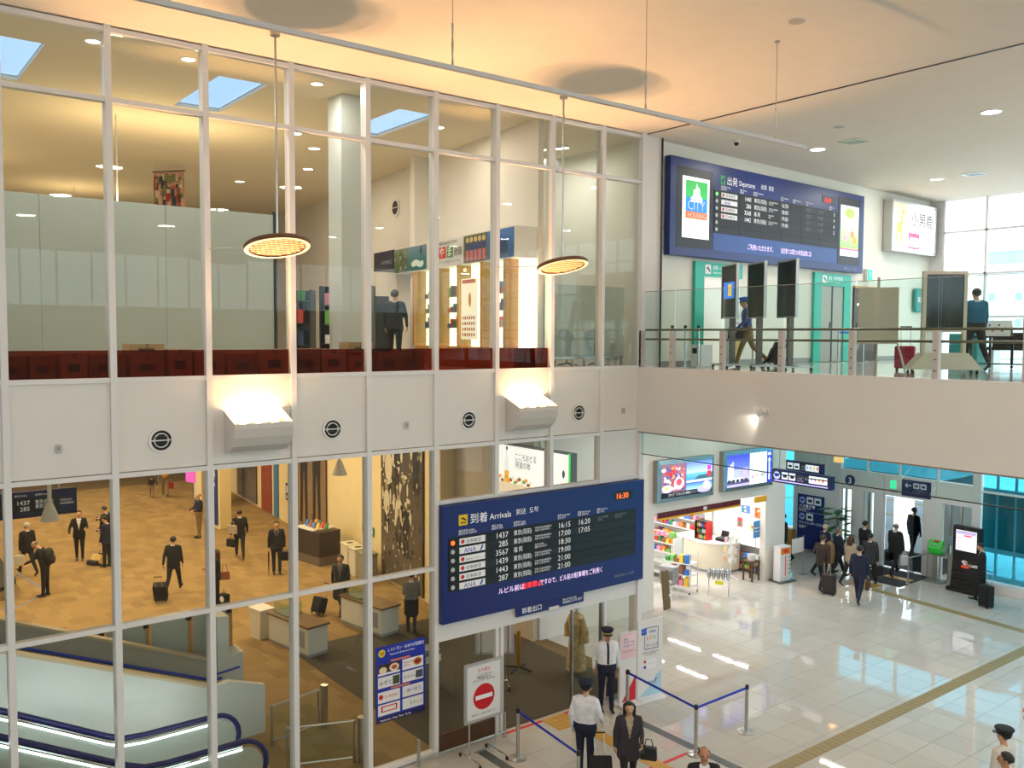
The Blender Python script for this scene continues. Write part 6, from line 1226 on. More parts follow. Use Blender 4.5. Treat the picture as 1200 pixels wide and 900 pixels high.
# dark goods racks and shelves
def dark_rack(x, y, rz, w_, h_, label, gname, seed):
    t = shelf_unit('goods_rack', label, (x, y, Z2), rz, w_, 0.4, h_, [0.1, 0.5, 0.9, 1.3], DARKM, 'rack'); random.seed(seed)
    for z in (0.1, 0.5, 0.9, 1.3):
        u = 0.08
        while u < w_-0.15:
            q = random.uniform(0.09, 0.18); px = x+(u+q/2)*math.cos(rz)-0.15*math.sin(rz); py = y+(u+q/2)*math.sin(rz)+0.15*math.cos(rz)
            package(px, py, Z2+z, q*0.85, 0.16, random.uniform(0.18, 0.32), 'packaged souvenir on the %s board of ' % LV[int(z/0.4)]+gname, 'souvenirs on '+gname, rz); u += q+0.02
dark_rack(-17.2, 8.2, 0.6, 1.1, 1.7, 'dark goods rack with hanging packets behind the upper glass', 'the dark goods rack', 51)
dark_rack(-19.9, 10.5, -0.2, 1.3, 1.6, 'dark goods shelf with boxes left of the man in the upper shop', 'the dark shelf left of the man', 52)
dark_rack(-15.3, 6.75, 0.9, 0.35, 1.5, 'narrow dark rack just behind the partition post', 'the narrow dark rack', 53)
t = thing('paper_bag', 'white paper shopping bag with a red mark leaning on the goods rack', 'bag', (-16.6, 7.55, Z2+0.42), 1.2); MB().cbox(0, 0, 0.25, 0.36, 0.14, 0.5, ry=0.15).build('body', FRAME, t); Ink().disc(0, 0.25, 0.05, 0.06, (220, 60, 60)).put('print', t, -0.075); MB().tube([(-0.08, 0, 0.5), (-0.06, 0, 0.62), (0.08, 0, 0.62), (0.1, 0, 0.5)], 0.006, 6).build('handle', FRAME, t)
t = thing('plinth_table', 'low dark display table under the paper bag', 'table', (-16.6, 7.55, Z2), 1.2); MB().box(-0.3, 0.3, -0.25, 0.25, 0.38, 0.42).build('top', DARKM, t)
for a in (-0.26, 0.26):
    for b in (-0.21, 0.21): MB().box(a-0.02, a+0.02, b-0.02, b+0.02, 0, 0.38).build('leg', DARKM, t)
t = thing('hanging_banner', 'festival picture banner hanging from the upper shop ceiling', 'banner', (-24.0, 6.85, 11.0), PI/2-0.9)
MB().box(0, 0.9, -0.006, 0.006, 0, 0.95).build('cloth', mat('banner_cloth', (196, 150, 130), 0.8), t); MB().tube([(-0.03, 0, 0.97), (0.93, 0, 0.97)], 0.015, 6).build('rod', DARKM, t)
random.seed(14); I = Ink()
for k in range(110): I.rect(*(lambda x, z: (x, x+0.1, z, z+0.2))(random.uniform(0, 0.8), random.uniform(0, 0.72)), random.choice([(190, 70, 60), (220, 170, 150), (60, 60, 80), (110, 130, 80), (230, 200, 180), (150, 80, 60)]), k % 6)
I.put('print', t, -0.008)
for a in (0.05, 0.85): MB().tube([(a, 0, 0.97), (a, 0, 1.15)], 0.004, 5).build('cable', STEEL, t)
for x in (-31.1, -24.3, -20.9):
    t = thing('wall_nozzle', 'round grey air nozzle high on the white upper shop wall', 'air vent', (x, slant2(x)-0.005, 11.2), SA, 'nozzles on the upper shop wall'); MB().tube([(0, 0, 0), (0, -0.03, 0)], 0.24, 24).build('ring', FRAME, t); MB().tube([(0, -0.03, 0), (0, -0.035, 0)], 0.18, 24).build('duct', DARKM, t); MB().box(-0.18, 0.18, -0.045, -0.035, -0.012, 0.012).build('crossbar', FRAME, t)
struct(MB().box(-15.3, -14.78, 7.5, 8.08, Z2, ZC).build('wall_column', mat('column_paint', (214, 216, 210), 0.5)))
# office behind the last bays
struct(MB().box(-19.0, -18.8, 11.5, 14.6, Z2, ZC).build('wall_office', WHITE)); struct(MB().box(-18.8, GX-0.2, 14.5, 14.7, Z2, ZC).build('wall_office_end', CREAM))
t = thing('strip_light', 'long white ceiling strip light in the upper office', 'ceiling light', (-16.2, 13.2, ZC-0.062), 0.5); MB().box(-0.8, 0.8, -0.06, 0.06, 0, 0.06).build('housing', FRAME, t); MB().box(-0.78, 0.78, -0.045, 0.045, -0.012, 0).build('tube', LAMPW, t); area('light', t, (0, 0, -0.05), 1.5, 60, DAY, (0, 0, 0), 'RECTANGLE', 0.1)
t = thing('office_screen', 'frosted privacy panel inside the upper office glass', 'partition', (-14.05, 0, Z2)); MB().box(-0.008, 0.008, 11.66, 13.95, 0.25, 1.75).build('panel', FROSTG, t); MB().box(-0.015, 0.015, 11.66, 13.95, 0.2, 0.25).build('edge', STEEL, t)
for y in (11.7, 12.8, 13.9): MB().box(-0.02, 0.02, y-0.02, y+0.02, 0, 0.25).build('foot', STEEL, t)
t = thing('office_desk', 'low office desk with papers in the upper office', 'desk', (-14.9, 12.3, Z2)); MB().box(-0.35, 0.35, -0.6, 0.7, 0.16, 0.2).build('desktop', FRAME, t); [MB().box(a-0.02, a+0.02, b-0.02, b+0.02, 0, 0.16).build('leg', STEEL, t) for a in (-0.3, 0.3) for b in (-0.55, 0.65)]
t = thing('desk_monitor', 'black computer monitor on the low office desk', 'monitor', (-14.9, 12.75, Z2+0.2), 1.2); MB().box(-0.25, 0.25, -0.02, 0.02, 0.08, 0.42).build('screen', BLACK, t); MB().box(-0.03, 0.03, -0.03, 0.03, 0, 0.1).build('stem', BLACK, t); MB().box(-0.12, 0.12, -0.08, 0.08, 0, 0.012).build('foot', BLACK, t)
for k, (x, y) in enumerate(((-14.95, 13.1), (-14.75, 13.78))):
    t = thing('office_chair', 'black office chair in the upper office '+('beside the desk' if not k else 'beside the potted plant'), 'chair', (x, y, Z2), 1.0); MB().box(-0.24, 0.24, -0.24, 0.24, 0.22, 0.3).build('seat', BLACK, t, bevel=0.03); MB().ell((0, 0.24, 0.55), (0.25, 0.05, 0.28)).build('backrest', BLACK, t, smooth=True); MB().tube([(0, 0, 0.06), (0, 0, 0.22)], 0.03, 8).build('column', CHROME, t)
    for s in (-1, 1): MB().tube([(s*0.27, -0.15, 0.3), (s*0.29, -0.12, 0.5), (s*0.27, 0.2, 0.52)], 0.018, 6).build('armrest', CHROME, t)
    for a in range(5): MB().tube([(0, 0, 0.08), (0.24*math.cos(a*1.257), 0.24*math.sin(a*1.257), 0.03)], 0.015, 6).build('foot', CHROME, t)
t = thing('potted_succulent', 'tall green leaves in a white pot by the last upper bay', 'plant', (-14.3, 13.85, Z2)); MB().lathe([(0.1, 0), (0.13, 0.22), (0.001, 0.2)], n=16, cap=False).build('pot', FRAME, t, smooth=True)
for a in range(6): MB().tube([(0.02*math.cos(a), 0.02*math.sin(a), 0.18), (0.05*math.cos(a), 0.05*math.sin(a), 0.4), (0.1*math.cos(a), 0.1*math.sin(a), 0.6)], [0.02, 0.025, 0.003], 6).build('leaf', LEAF, t)

# ================================================================== people
SKIN = mat('skin', (206, 160, 130), 0.55); SKIN2 = mat('skin_tan', (184, 132, 102), 0.55)
HAIRB = mat('hair_black', (24, 20, 20), 0.45, noise=0.2, nscale=60); HAIRW = mat('hair_white', (190, 186, 178), 0.6, noise=0.1, nscale=60); HAIRG = mat('hair_grey', (110, 104, 100), 0.6, noise=0.15, nscale=60); HAIRBR = mat('hair_brown', (84, 56, 40), 0.5, noise=0.2, nscale=60)
def cloth(n, c): return mat('cloth_'+n, c, 0.85, noise=0.12, nscale=14, bump=0.15)
SUITK = cloth('black', (30, 30, 34)); SUITN = cloth('navy', (30, 36, 62)); SUITC = cloth('charcoal', (52, 52, 56)); SUITB = cloth('darkbrown', (56, 44, 42)); WSH = cloth('white', (232, 234, 240)); GRY = cloth('grey', (120, 118, 116)); KHA = cloth('khaki', (134, 112, 78)); BEI = cloth('beige', (176, 160, 138)); DBLU = cloth('guard_navy', (26, 32, 58)); JBL = cloth('jacket_blue', (74, 96, 150)); TEALC = cloth('teal', (30, 90, 120)); COATG = cloth('coat_grey', (60, 60, 58)); REDC = cloth('red', (190, 50, 50))
SHOE = mat('shoe_black', (20, 18, 18), 0.3); EYEM = mat('eye_dark', (20, 18, 18), 0.2); LIP = mat('lips', (150, 84, 76), 0.5); GLOVE = mat('glove_white', (238, 238, 240), 0.7)
REM = []
def cap_mesh(m, a, b, ra, rb, n=10):
    """tapered capsule"""
    a, b = Vector(a), Vector(b); t = b-a; L = t.length
    if L < 1e-5: t = Vector((0, 0, 1)); L = 1e-5; b = a+t*L
    t.normalize(); pts = []; rs = []
    for q in (0.05, 0.35, 0.7, 1.0):
        an = (1-q)*PI/2; pts.append(a-t*ra*math.sin(an)); rs.append(max(ra*math.cos(an), 0.002))
    for q in (1.0, 0.7, 0.35, 0.05):
        an = (1-q)*PI/2; pts.append(b+t*rb*math.sin(an)); rs.append(max(rb*math.cos(an), 0.002))
    up_ = Vector((0, 0, 1)) if abs(t.z) < 0.9 else Vector((1, 0, 0)); u = t.cross(up_).normalized(); v = t.cross(u)
    vs_ = []
    for p, r in zip(pts, rs): vs_ += [p+(u*math.cos(2*PI*j/n)+v*math.sin(2*PI*j/n))*r for j in range(n)]
    fs = [(i*n+j, i*n+(j+1) % n, (i+1)*n+(j+1) % n, (i+1)*n+j) for i in range(len(pts)-1) for j in range(n)]+[tuple(range(n-1, -1, -1)), tuple((len(pts)-1)*n+j for j in range(n))]
    m._add(vs_, fs)
def person(label, pos, face, legs=(0, 0), knees=(0, 0), armL=(5, 8, 10), armR=(5, 8, 10), lean=0, nod=0, look=0, h=1.72, top=SUITK, bottom=SUITK, shirt=WSH, tie=None, open_front=True, shoe=SHOE, skin=SKIN, hair=HAIRB, style='short', coat=0.0, skirt=False, handm=None, cap=None, group=None, fat=1.0, bareleg=None):
    """armL/armR = (swing forward, abduct, elbow) in degrees; face = heading vector; a standing figure about 1.72 m tall"""
    t = thing('person', label, 'person', pos, facing(*face), group)
    R = math.radians; P = []     # (a, b, ra, rb, tag)
    def leg(s, a, k):
        a, k = R(a), R(k); hip = Vector((s*0.095, 0, 0.9)); kn = hip+Vector((0, math.sin(a), -math.cos(a)))*0.42; an = kn+Vector((0, math.sin(a-k), -math.cos(a-k)))*0.41
        lm = 'bottom' if not bareleg else 'bare'
        P.append((hip, kn, 0.098, 0.068, lm)); P.append((kn, an, 0.066, 0.05, lm)); f = a-k
        toe = an+Vector((0, 0.17*math.cos(f)+0.0, 0.17*math.sin(f)-0.045)); heel = an+Vector((0, -0.045, -0.035))
        P.append((heel, toe, 0.04, 0.034, 'shoe')); return min(an.z-0.08, toe.z-0.034, heel.z-0.04)
    zmin = min(leg(-1, legs[0], knees[0]), leg(1, legs[1], knees[1]))
    Lm = Matrix.Translation((0, 0, 0.92)) @ Matrix.Rotation(-R(lean), 4, 'X') @ Matrix.Translation((0, 0, -0.92))
    def T(x, y, z): return Lm @ Vector((x, y, z))
    def bar(w_, y, z, r, tg): P.append((T(-w_, y, z), T(w_, y, z), r, r, tg))
    F_ = fat
    prof = [(0.84, 0.088, 0.118), (0.95, 0.08, 0.118), (1.06, 0.072, 0.112), (1.2, 0.088, 0.115), (1.3, 0.105, 0.113), (1.37, 0.125, 0.092), (1.42, 0.125, 0.062)]
    z = 0.84 if (open_front or coat) else 0.9
    while z <= 1.425:
        w_ = float(np.interp(z, [q[0] for q in prof], [q[1] for q in prof])); rr = float(np.interp(z, [q[0] for q in prof], [q[2] for q in prof]))
        bar(w_*F_, 0, z, rr*F_, 'bottom' if (z < 1.0 and not (coat or open_front)) else 'top'); z += 0.04
    if coat:
        z = 0.9
        while z > coat: P.append((Vector((-0.092, 0, z)), Vector((0.092, 0, z)), 0.12+(0.9-z)*0.07, 0.12+(0.9-z)*0.07, 'top')); z -= 0.04
    if skirt:
        z = 0.92
        while z > 0.52: P.append((Vector((-0.085, 0, z)), Vector((0.085, 0, z)), 0.122, 0.122, 'skirt')); z -= 0.04
    P.append((T(0, 0, 1.42), T(0, 0.012, 1.5), 0.056, 0.052, 'skin'))
    hands = []
    for s, (sw, ab, el) in ((-1, armL), (1, armR)):
        sw, ab, el = R(sw), R(ab), R(el); sh = T(s*0.185, 0, 1.4)
        d1 = Vector((s*math.sin(ab), math.sin(sw)*math.cos(ab), -math.cos(sw)*math.cos(ab))); e = sh+d1*0.28
        d2 = Vector((s*math.sin(ab)*0.3-s*0.25*math.sin(abs(el)*0.6), math.sin(sw+el), -math.cos(sw+el))).normalized(); wr = e+d2*0.245
        P.append((sh, e, 0.062, 0.05, 'top')); P.append((e, wr, 0.049, 0.036, 'top')); P.append((wr, wr+d2*0.03, 0.027, 0.027, 'hand')); hands.append((wr+d2*0.02, d2, s))
    # head
    Hm = Matrix.Translation(T(0, 0.02, 1.495)) @ Matrix.Rotation(R(look), 4, 'Z') @ Matrix.Rotation(-R(lean+nod), 4, 'X') @ Matrix.Scale(1.1, 4)
    def HT(x, y, z): return Hm @ Vector((x, y, z))
    P.append((HT(0, -0.005, 0.115), HT(0, 0.0, 0.125), 0.083, 0.083, 'skin')); P.append((HT(0, 0.012, 0.03), HT(0, 0.03, 0.1), 0.056, 0.07, 'skin')); P.append((HT(0, -0.015, 0.12), HT(0, -0.02, 0.125), 0.082, 0.082, 'skin')); P.append((HT(0, 0.088, 0.105), HT(0, 0.103, 0.08), 0.012, 0.016, 'skin'))
    for s in (-1, 1): P.append((HT(s*0.082, -0.005, 0.075), HT(s*0.085, -0.012, 0.115), 0.012, 0.017, 'skin'))
    m = MB()
    for a, b, ra, rb, tg in P: cap_mesh(m, a, b, ra, rb)
    # hands with five fingers, eyes and mouth are joined to the same mesh after the skin is grown
    x = MB(); hm = 1
    for wr, d, s in hands:
        inw = Vector((-s, 0, 0)); nrm = (inw-d*inw.dot(d)).normalized(); side = d.cross(nrm).normalized()
        if side.y < 0: side = -side
        c = wr+d*0.045
        vs_ = []; fs = []; n, k = 8, 6
        for i in range(k+1):
            tt_ = PI*i/k
            vs_ += [c+d*(-0.055*math.cos(tt_))+side*(0.042*math.sin(tt_)*math.cos(2*PI*j/n))+nrm*(0.02*math.sin(tt_)*math.sin(2*PI*j/n)) for j in range(n)]
        fs = [(i*n+j, i*n+(j+1) % n, (i+1)*n+(j+1) % n, (i+1)*n+j) for i in range(k) for j in range(n)]; x._add(vs_, fs, 1)
        for q, (o_, L) in enumerate(((0.03, 0.068), (0.011, 0.076), (-0.009, 0.072), (-0.028, 0.056))):
            b = wr+d*0.08+side*o_; mid = b+(d*0.85+nrm*0.5).normalized()*L*0.5; x.tube([b, mid, mid+(d*0.45+nrm*0.9).normalized()*L*0.5], [0.0095, 0.009, 0.007], 6, 1)
        b = wr+d*0.025+side*0.036; mid = b+(d*0.7+side*0.6+nrm*0.3).normalized()*0.035; x.tube([b, mid, mid+(d*0.9+nrm*0.5).normalized()*0.032], [0.012, 0.0105, 0.008], 6, 1)
    for s in (-1, 1): x.ell(HT(s*0.03, 0.088, 0.115), (0.011, 0.011, 0.008), 8, 5, 2)
    x.ell(HT(0, 0.084, 0.045), (0.022, 0.012, 0.007), 8, 5, 3)
    mats_ = {'skin': skin, 'top': top, 'bottom': bottom, 'shoe': shoe, 'hand': handm or skin, 'skirt': bottom, 'bare': bareleg or bottom, 'shirt': shirt, 'tie': tie or shirt}
    o = bpy.data.objects.new('body', m.mesh('body', skin)); COL.objects.link(o); o.parent = t
    rm = o.modifiers.new('r', 'REMESH'); rm.mode = 'VOXEL'; rm.voxel_size = 0.0165; sm = o.modifiers.new('s', 'SMOOTH'); sm.iterations = 5; sm.factor = 0.5
    s_ = h/1.72; t.scale = (s_, s_, s_)
    REM.append((o, P, mats_, x, [handm or skin, EYEM, LIP], Lm.inverted(), open_front, tie))
    # hair as its own part
    if style != 'bald' or True:
        hb = MB(); n, k = 18, 12; vs_ = []
        for i in range(k+1):
            th = PI*i/k
            for j in range(n):
                ph = 2*PI*j/n; d = Vector((math.sin(th)*math.sin(ph), math.sin(th)*math.cos(ph), math.cos(th)))
                front = d.y
                if style == 'bald': keep = d.z < 0.45 and d.z > -0.35 and front < 0.3 and (abs(d.x) > 0.2 or front < 0)
                else: keep = d.z > (0.42 if front > 0.35 else (-0.1 if front > -0.2 else -0.5)) and not (front > 0.55 and d.z < 0.55)
                r = (0.965 if style == 'bald' else 1.0) if keep else 0.8
                vs_.append(HT(d.x*0.087*r, -0.011+d.y*0.098*r, 0.121+d.z*0.094*r))
        fs = [(i*n+j, i*n+(j+1) % n, (i+1)*n+(j+1) % n, (i+1)*n+j) for i in range(k) for j in range(n)]; hb._add(vs_, fs)
        if style == 'long':
            for s in (-0.055, 0, 0.055): cap_mesh(hb, HT(s, -0.07, 0.12), HT(s*1.2, -0.085, -0.09), 0.05, 0.035, 8)
            for s in (-1, 1): cap_mesh(hb, HT(s*0.085, -0.01, 0.13), HT(s*0.085, 0.01, -0.06), 0.026, 0.02, 8)
        hb.build('hair', hair, t, smooth=True)
    if cap:
        cb = MB(); prof = [(0.096, 0.135), (0.1, 0.17), (0.125, 0.205), (0.115, 0.225), (0.03, 0.235)]; n = 20; vs_ = []
        for r, z in prof: vs_ += [HT(r*math.cos(2*PI*j/n), -0.012+1.08*r*math.sin(2*PI*j/n), z) for j in range(n)]
        fs = [(i*n+j, i*n+(j+1) % n, (i+1)*n+(j+1) % n, (i+1)*n+j) for i in range(len(prof)-1) for j in range(n)]+[tuple((len(prof)-1)*n+j for j in range(n))]
        cb._add(vs_, fs); c = cb.build('cap', cap[0], t, smooth=True)
        vb_ = MB(); vs_ = [HT(0.09*math.cos(a), -0.012+0.1*math.sin(a), 0.14) for a in [PI*0.15+PI*0.7*i/8 for i in range(9)]]+[HT(0.1*math.cos(a), 0.02+0.14*math.sin(a), 0.122) for a in [PI*0.15+PI*0.7*i/8 for i in range(9)]]
        vb_._add(vs_, [(i, i+1, i+10, i+9) for i in range(8)]); vb_.build('visor', BLACK, c)
        if cap[1]: bd = MB(); bd._add([HT(0.1*math.cos(2*PI*j/n), -0.012+0.11*math.sin(2*PI*j/n), z) for z in (0.14, 0.16) for j in range(n)], [(j, (j+1) % n, n+(j+1) % n, n+j) for j in range(n)]); bd.build('hat_band', cap[1], c)
    t.location.z = pos[2]-zmin*s_
    return t, hands, s_
def wpos(pt, i, down=0.05):
    t, hands, s_ = pt; wr, d, s = hands[i]; M = Matrix.Translation(t.location) @ Matrix.Rotation(t.rotation_euler.z, 4, 'Z') @ Matrix.Scale(s_, 4)
    return M @ (wr+d*0.09)
def suitcase(label, pos, rz, m, h_=0.56, tilt=0.0, group=None, handle=True):
    t = thing('suitcase', label, 'suitcase', pos, rz, group); t.rotation_euler = (tilt, 0, rz)
    MB().box(-0.19, 0.19, -0.12, 0.12, 0.05, 0.05+h_).build('body', m, t, bevel=0.03); MB().box(-0.14, 0.14, -0.15, -0.12, 0.12, h_*0.75).build('front_pocket', m, t, bevel=0.012)
    if handle:
        for s in (-0.09, 0.09): MB().tube([(s, 0.1, h_), (s, 0.1, h_+0.44)], 0.008, 6).build('handle_rod', CHROME, t)
        MB().tube([(-0.11, 0.1, h_+0.44), (0.11, 0.1, h_+0.44)], 0.014, 8).build('grip', BLACK, t)
    for s in (-0.14, 0.14): MB().ell((s, 0.08, 0.03), (0.02, 0.03, 0.03), 8, 6).build('wheel', RUBBER, t); MB().box(s-0.02, s+0.02, -0.1, -0.07, 0, 0.05).build('foot', RUBBER, t)
    return t
def bag(name, label, p, rz, size, m, hl=0.12, cat='bag', group=None):
    w_, d_, h_ = size; t = thing(name, label, cat, (p.x, p.y, p.z-hl-h_), rz, group)
    MB().prism([(-w_/2, 0), (w_/2, 0), (w_/2*0.92, h_), (-w_/2*0.92, h_)], 'y', -d_/2, d_/2).build('body', m, t, bevel=min(0.02, d_*0.3))
    MB().tube([(-w_*0.25, 0, h_), (-w_*0.16, 0, h_+hl), (w_*0.16, 0, h_+hl), (w_*0.25, 0, h_)], 0.009, 6).build('handle', m, t); return t
def phone_at(label, p, rz): return tag(MB().cbox(0, 0, 0, 0.07, 0.012, 0.14, rx=-0.7).cbox(0, -0.004, 0.004, 0.06, 0.012, 0.12, rx=-0.7).build('mobile_phone', BLACK, None, (p.x, p.y, p.z), rz), label, 'phone')
W1 = dict(legs=(24, -18), knees=(4, 22)); W2 = dict(legs=(-18, 24), knees=(22, 4)); ST = dict(legs=(2, -2), knees=(0, 0))
LFT = (-0.75, -0.66); AWAY = (-0.79, 0.61); TOCAM = (0.79, -0.4)
# --- baggage hall
p = person('white haired man in a black suit walking with a white plastic bag', (-32.0, 5.0, 0), (-0.95, -0.3), **W1, armL=(-5, 10, 8), armR=(0, 10, 10), hair=HAIRW, top=SUITK)
bag('plastic_bag', 'white plastic carrier bag held by the white haired man', wpos(p, 0), 1.2, (0.3, 0.14, 0.34), mat('bag_white', (214, 208, 196), 0.5), 0.06)
p = person('man bowing his head with a black backpack beside the carousel', (-29.1, 5.0, 0), (-0.5, -0.86), **ST, lean=16, nod=35, armL=(25, 6, 40), armR=(25, 6, 40), style='bald', hair=HAIRG, top=SUITK, open_front=False)
t = thing('backpack', 'black backpack worn by the bowing man', 'backpack', (p[0].location.x+0.075, p[0].location.y+0.13, 0.98), facing(-0.5, -0.86)); MB().ell((0, 0.02, 0.22), (0.19, 0.13, 0.27), 14, 10).build('body', mat('backpack_black', (36, 34, 34), 0.7), t, smooth=True); MB().ell((0, -0.08, 0.14), (0.13, 0.07, 0.14)).build('pocket', MATS['backpack_black'], t, smooth=True)
for s in (-0.1, 0.1): MB().tube([(s, 0.08, 0.42), (s, 0.24, 0.44), (s*1.2, 0.36, 0.3)], 0.016, 6).build('strap', MATS['backpack_black'], t)
p = person('man in an open black suit waiting with a yellow bag at his feet', (-33.0, 6.75, 0), (0.95, -0.25), legs=(6, -10), knees=(0, 4), armL=(20, 14, 70), armR=(10, 22, 40), top=SUITK, shirt=WSH)
t = thing('carry_bag', 'yellow and black bag lying on the carpet by the waiting man', 'bag', (-32.2, 7.15, 0), 0.5); MB().cbox(0, 0, 0.17, 0.46, 0.2, 0.3, rx=-0.5).build('body', mat('bag_yellow', (222, 186, 110), 0.6), t, bevel=0.02); MB().box(-0.24, 0.2, -0.26, -0.06, 0.0, 0.16).build('base', BLACK, t, bevel=0.02); MB().tube([(-0.1, 0.12, 0.3), (-0.1, 0.2, 0.42), (0.1, 0.2, 0.42), (0.1, 0.12, 0.3)], 0.01, 6).build('handle', BLACK, t)
p = person('man in black looking at a phone, standing farther from the glass', (-33.4, 7.7, 0), LFT, **ST, nod=20, armR=(25, 5, 75), top=SUITK); phone_at('phone held by the farther man in black', wpos(p, 1), 0.8)
p = person('man in a dark jacket looking at a phone, standing nearer to the glass', (-31.6, 7.3, 0), LFT, **ST, nod=24, armR=(22, 5, 75), top=SUITN); phone_at('phone held by the nearer man in the dark jacket', wpos(p, 1), 0.8)
person('small child in dark clothes walking hand in hand', (-43.9, 12.2, 0), (-1, 0.25), legs=(16, -14), knees=(4, 16), armR=(10, 40, 10), h=1.02, top=SUITK, bottom=KHA, open_front=False)
p = person('adult with a yellow backpack leading a child', (-43.8, 12.8, 0), (-1, 0.25), **W1, armL=(5, 22, 8), armR=(0, 12, 10), h=1.66, top=GRY, bottom=KHA, open_front=False)
t = thing('backpack', 'yellow backpack worn by the adult leading a child', 'backpack', (-43.58, 12.75, 0.96), facing(-1, 0.25)); MB().ell((0, 0, 0.22), (0.18, 0.12, 0.26)).build('body', mat('pack_yellow', (214, 150, 40), 0.6), t, smooth=True); MB().ell((0, -0.08, 0.14), (0.12, 0.06, 0.12)).build('pocket', MATS['pack_yellow'], t, smooth=True); MB().tube([(-0.08, 0.06, 0.42), (-0.08, 0.2, 0.44)], 0.015, 6).build('strap', MATS['pack_yellow'], t)
bag('tote_bag', 'red tote bag held by the adult leading a child', wpos(p, 1), 0.6, (0.3, 0.12, 0.3), REDC, 0.1)
p = person('person in a black suit walking away pulling a black suitcase over the carpet', (-27.2, 8.15, 0), (-0.8, 0.6), **W2, armL=(-22, 10, 5), armR=(8, 8, 14), top=SUITK)
suitcase('black soft suitcase pulled tilted over the carpet', (-26.55, 7.6, 0.05), facing(0.8, -0.6)+0.2, SUITK, 0.55, -0.5)
p = person('man in a navy sweater and khaki trousers standing by the pillar', (-34.1, 11.2, 0), (0.1, -1), **ST, armL=(10, 10, 70), armR=(10, 12, 60), style='bald', hair=HAIRG, top=SUITN, bottom=KHA, open_front=False)
p = person('woman with a brown shoulder bag half hidden behind a mullion', (-25.3, 8.8, 0), (-0.3, -0.95), **ST, armL=(18, 6, 80), h=1.6, style='long', hair=HAIRBR, top=SUITK, bottom=SUITK)
bag('shoulder_bag', 'brown shoulder bag of the half hidden woman', Vector((-25.22, 9.0, 1.15)), 1.2, (0.3, 0.14, 0.24), mat('bag_brown', (150, 92, 46), 0.5), 0.2)
t = thing('shopping_bag', 'black and white bag on the carpet beside the half hidden woman', 'bag', (-25.0, 8.9, 0), 0.4); MB().box(-0.14, 0.14, -0.09, 0.09, 0, 0.36).build('body', SUITK, t, bevel=0.02); Ink().disc(0, 0.22, 0.08, 0.09, (235, 235, 235)).put('emblem', t, -0.093); MB().tube([(-0.06, 0, 0.36), (-0.05, 0, 0.46), (0.05, 0, 0.46), (0.06, 0, 0.36)], 0.008, 6).build('handle', SUITK, t)
p = person('man in a black suit walking away with a white cane', (-30.0, 11.25, 0), (-0.95, 0.3), **W1, armL=(-8, 18, 10), armR=(12, 14, 12), top=SUITK)
q = wpos(p, 1); tag(MB().tube([(0, 0, 0), (-0.25, 0.12, -q.z+0.02)], 0.011, 8).ell((0, 0, 0.02), (0.02, 0.02, 0.05)).build('white_cane', FRAME, None, (q.x, q.y, q.z)), 'thin white cane held by the walking man', 'cane')
bag('briefcase', 'black briefcase held by the man with the white cane', wpos(p, 0), 0.4, (0.38, 0.1, 0.28), BLACK, 0.05)
bag('shoulder_bag', 'beige shoulder bag of the man with the white cane', Vector((-29.98, 10.98, 1.35)), 0.4, (0.4, 0.12, 0.3), BEI, 0.12)
p = person('man in a black suit and glasses facing the glass with an umbrella', (-27.4, 11.5, 0), (0.92, -0.38), **ST, armL=(0, 12, 6), armR=(2, 12, 12), top=SUITK, shirt=GRY, tie=SUITN)
q = wpos(p, 1); tag(MB().tube([(0, 0, 0.08), (0, 0, 0), (0, 0, -0.1), (0, 0, -q.z+0.05), (0, 0, -q.z)], [0.012, 0.012, 0.03, 0.012, 0.005], 8).build('umbrella', BLACK, None, (q.x, q.y, q.z)), 'folded black umbrella held upright by the man facing the glass', 'umbrella')
bag('briefcase', 'black briefcase held by the man with the umbrella', wpos(p, 0), 0.9, (0.4, 0.12, 0.3), BLACK, 0.05)
p = person('man in a long dark coat pulling a black suitcase past the low counters', (-22.15, 11.15, 0), (0.75, -0.66), **W1, armL=(5, 10, 10), armR=(-18, 14, 8), top=COATG, shirt=GRY, bottom=SUITC, coat=0.55, style='short')
suitcase('black wheeled bag pulled by the man in a long coat', (-22.6, 10.65, 0.04), facing(-0.75, 0.66)-0.6, SUITK, 0.42, -0.3)
person('uniformed woman in a grey jacket and black skirt behind the low counter', (-19.8, 12.0, 0), (-0.7, 0.5), **ST, armL=(8, 6, 50), armR=(8, 6, 50), h=1.6, top=GRY, bottom=SUITK, skirt=True, bareleg=mat('stocking', (60, 48, 44), 0.6), style='short')
# --- hall, arrivals door
person('security guard in white shirt and peaked cap standing beside the doorway', (-13.12, 12.66, 0), (0.85, -0.5), legs=(4, -6), knees=(0, 2), armL=(-18, 14, 20), armR=(-18, 14, 20), top=WSH, bottom=DBLU, shirt=WSH, tie=DBLU, open_front=False, cap=(DBLU, mat('gold_band', (210, 190, 120), 0.4)), skin=SKIN2, fat=1.04)
person('security guard in white shirt and navy cap seen from behind at the belt', (-11.32, 10.42, 0), (-0.55, 0.84), **ST, armL=(-12, 14, 30), armR=(-14, 22, 62), top=WSH, bottom=DBLU, shirt=WSH, open_front=False, cap=(DBLU, None), handm=GLOVE, fat=1.05)
p = person('woman in a dark coat with scarf and phone walking out of arrivals', (-10.45, 10.62, 0), (0.7, -0.55), legs=(-14, 18), knees=(18, 4), armL=(12, 8, 60), armR=(-10, 12, 12), h=1.6, top=cloth('plum', (54, 48, 58)), bottom=SUITK, shirt=BEI, style='long', coat=0.72)
phone_at('phone in the hand of the woman in a dark coat', wpos(p, 0), 0.8)
bag('handbag', 'black handbag on the arm of the woman in a dark coat', wpos(p, 0)+Vector((0.0, 0.16, 0.12)), 0.6, (0.28, 0.12, 0.22), BLACK, 0.12)
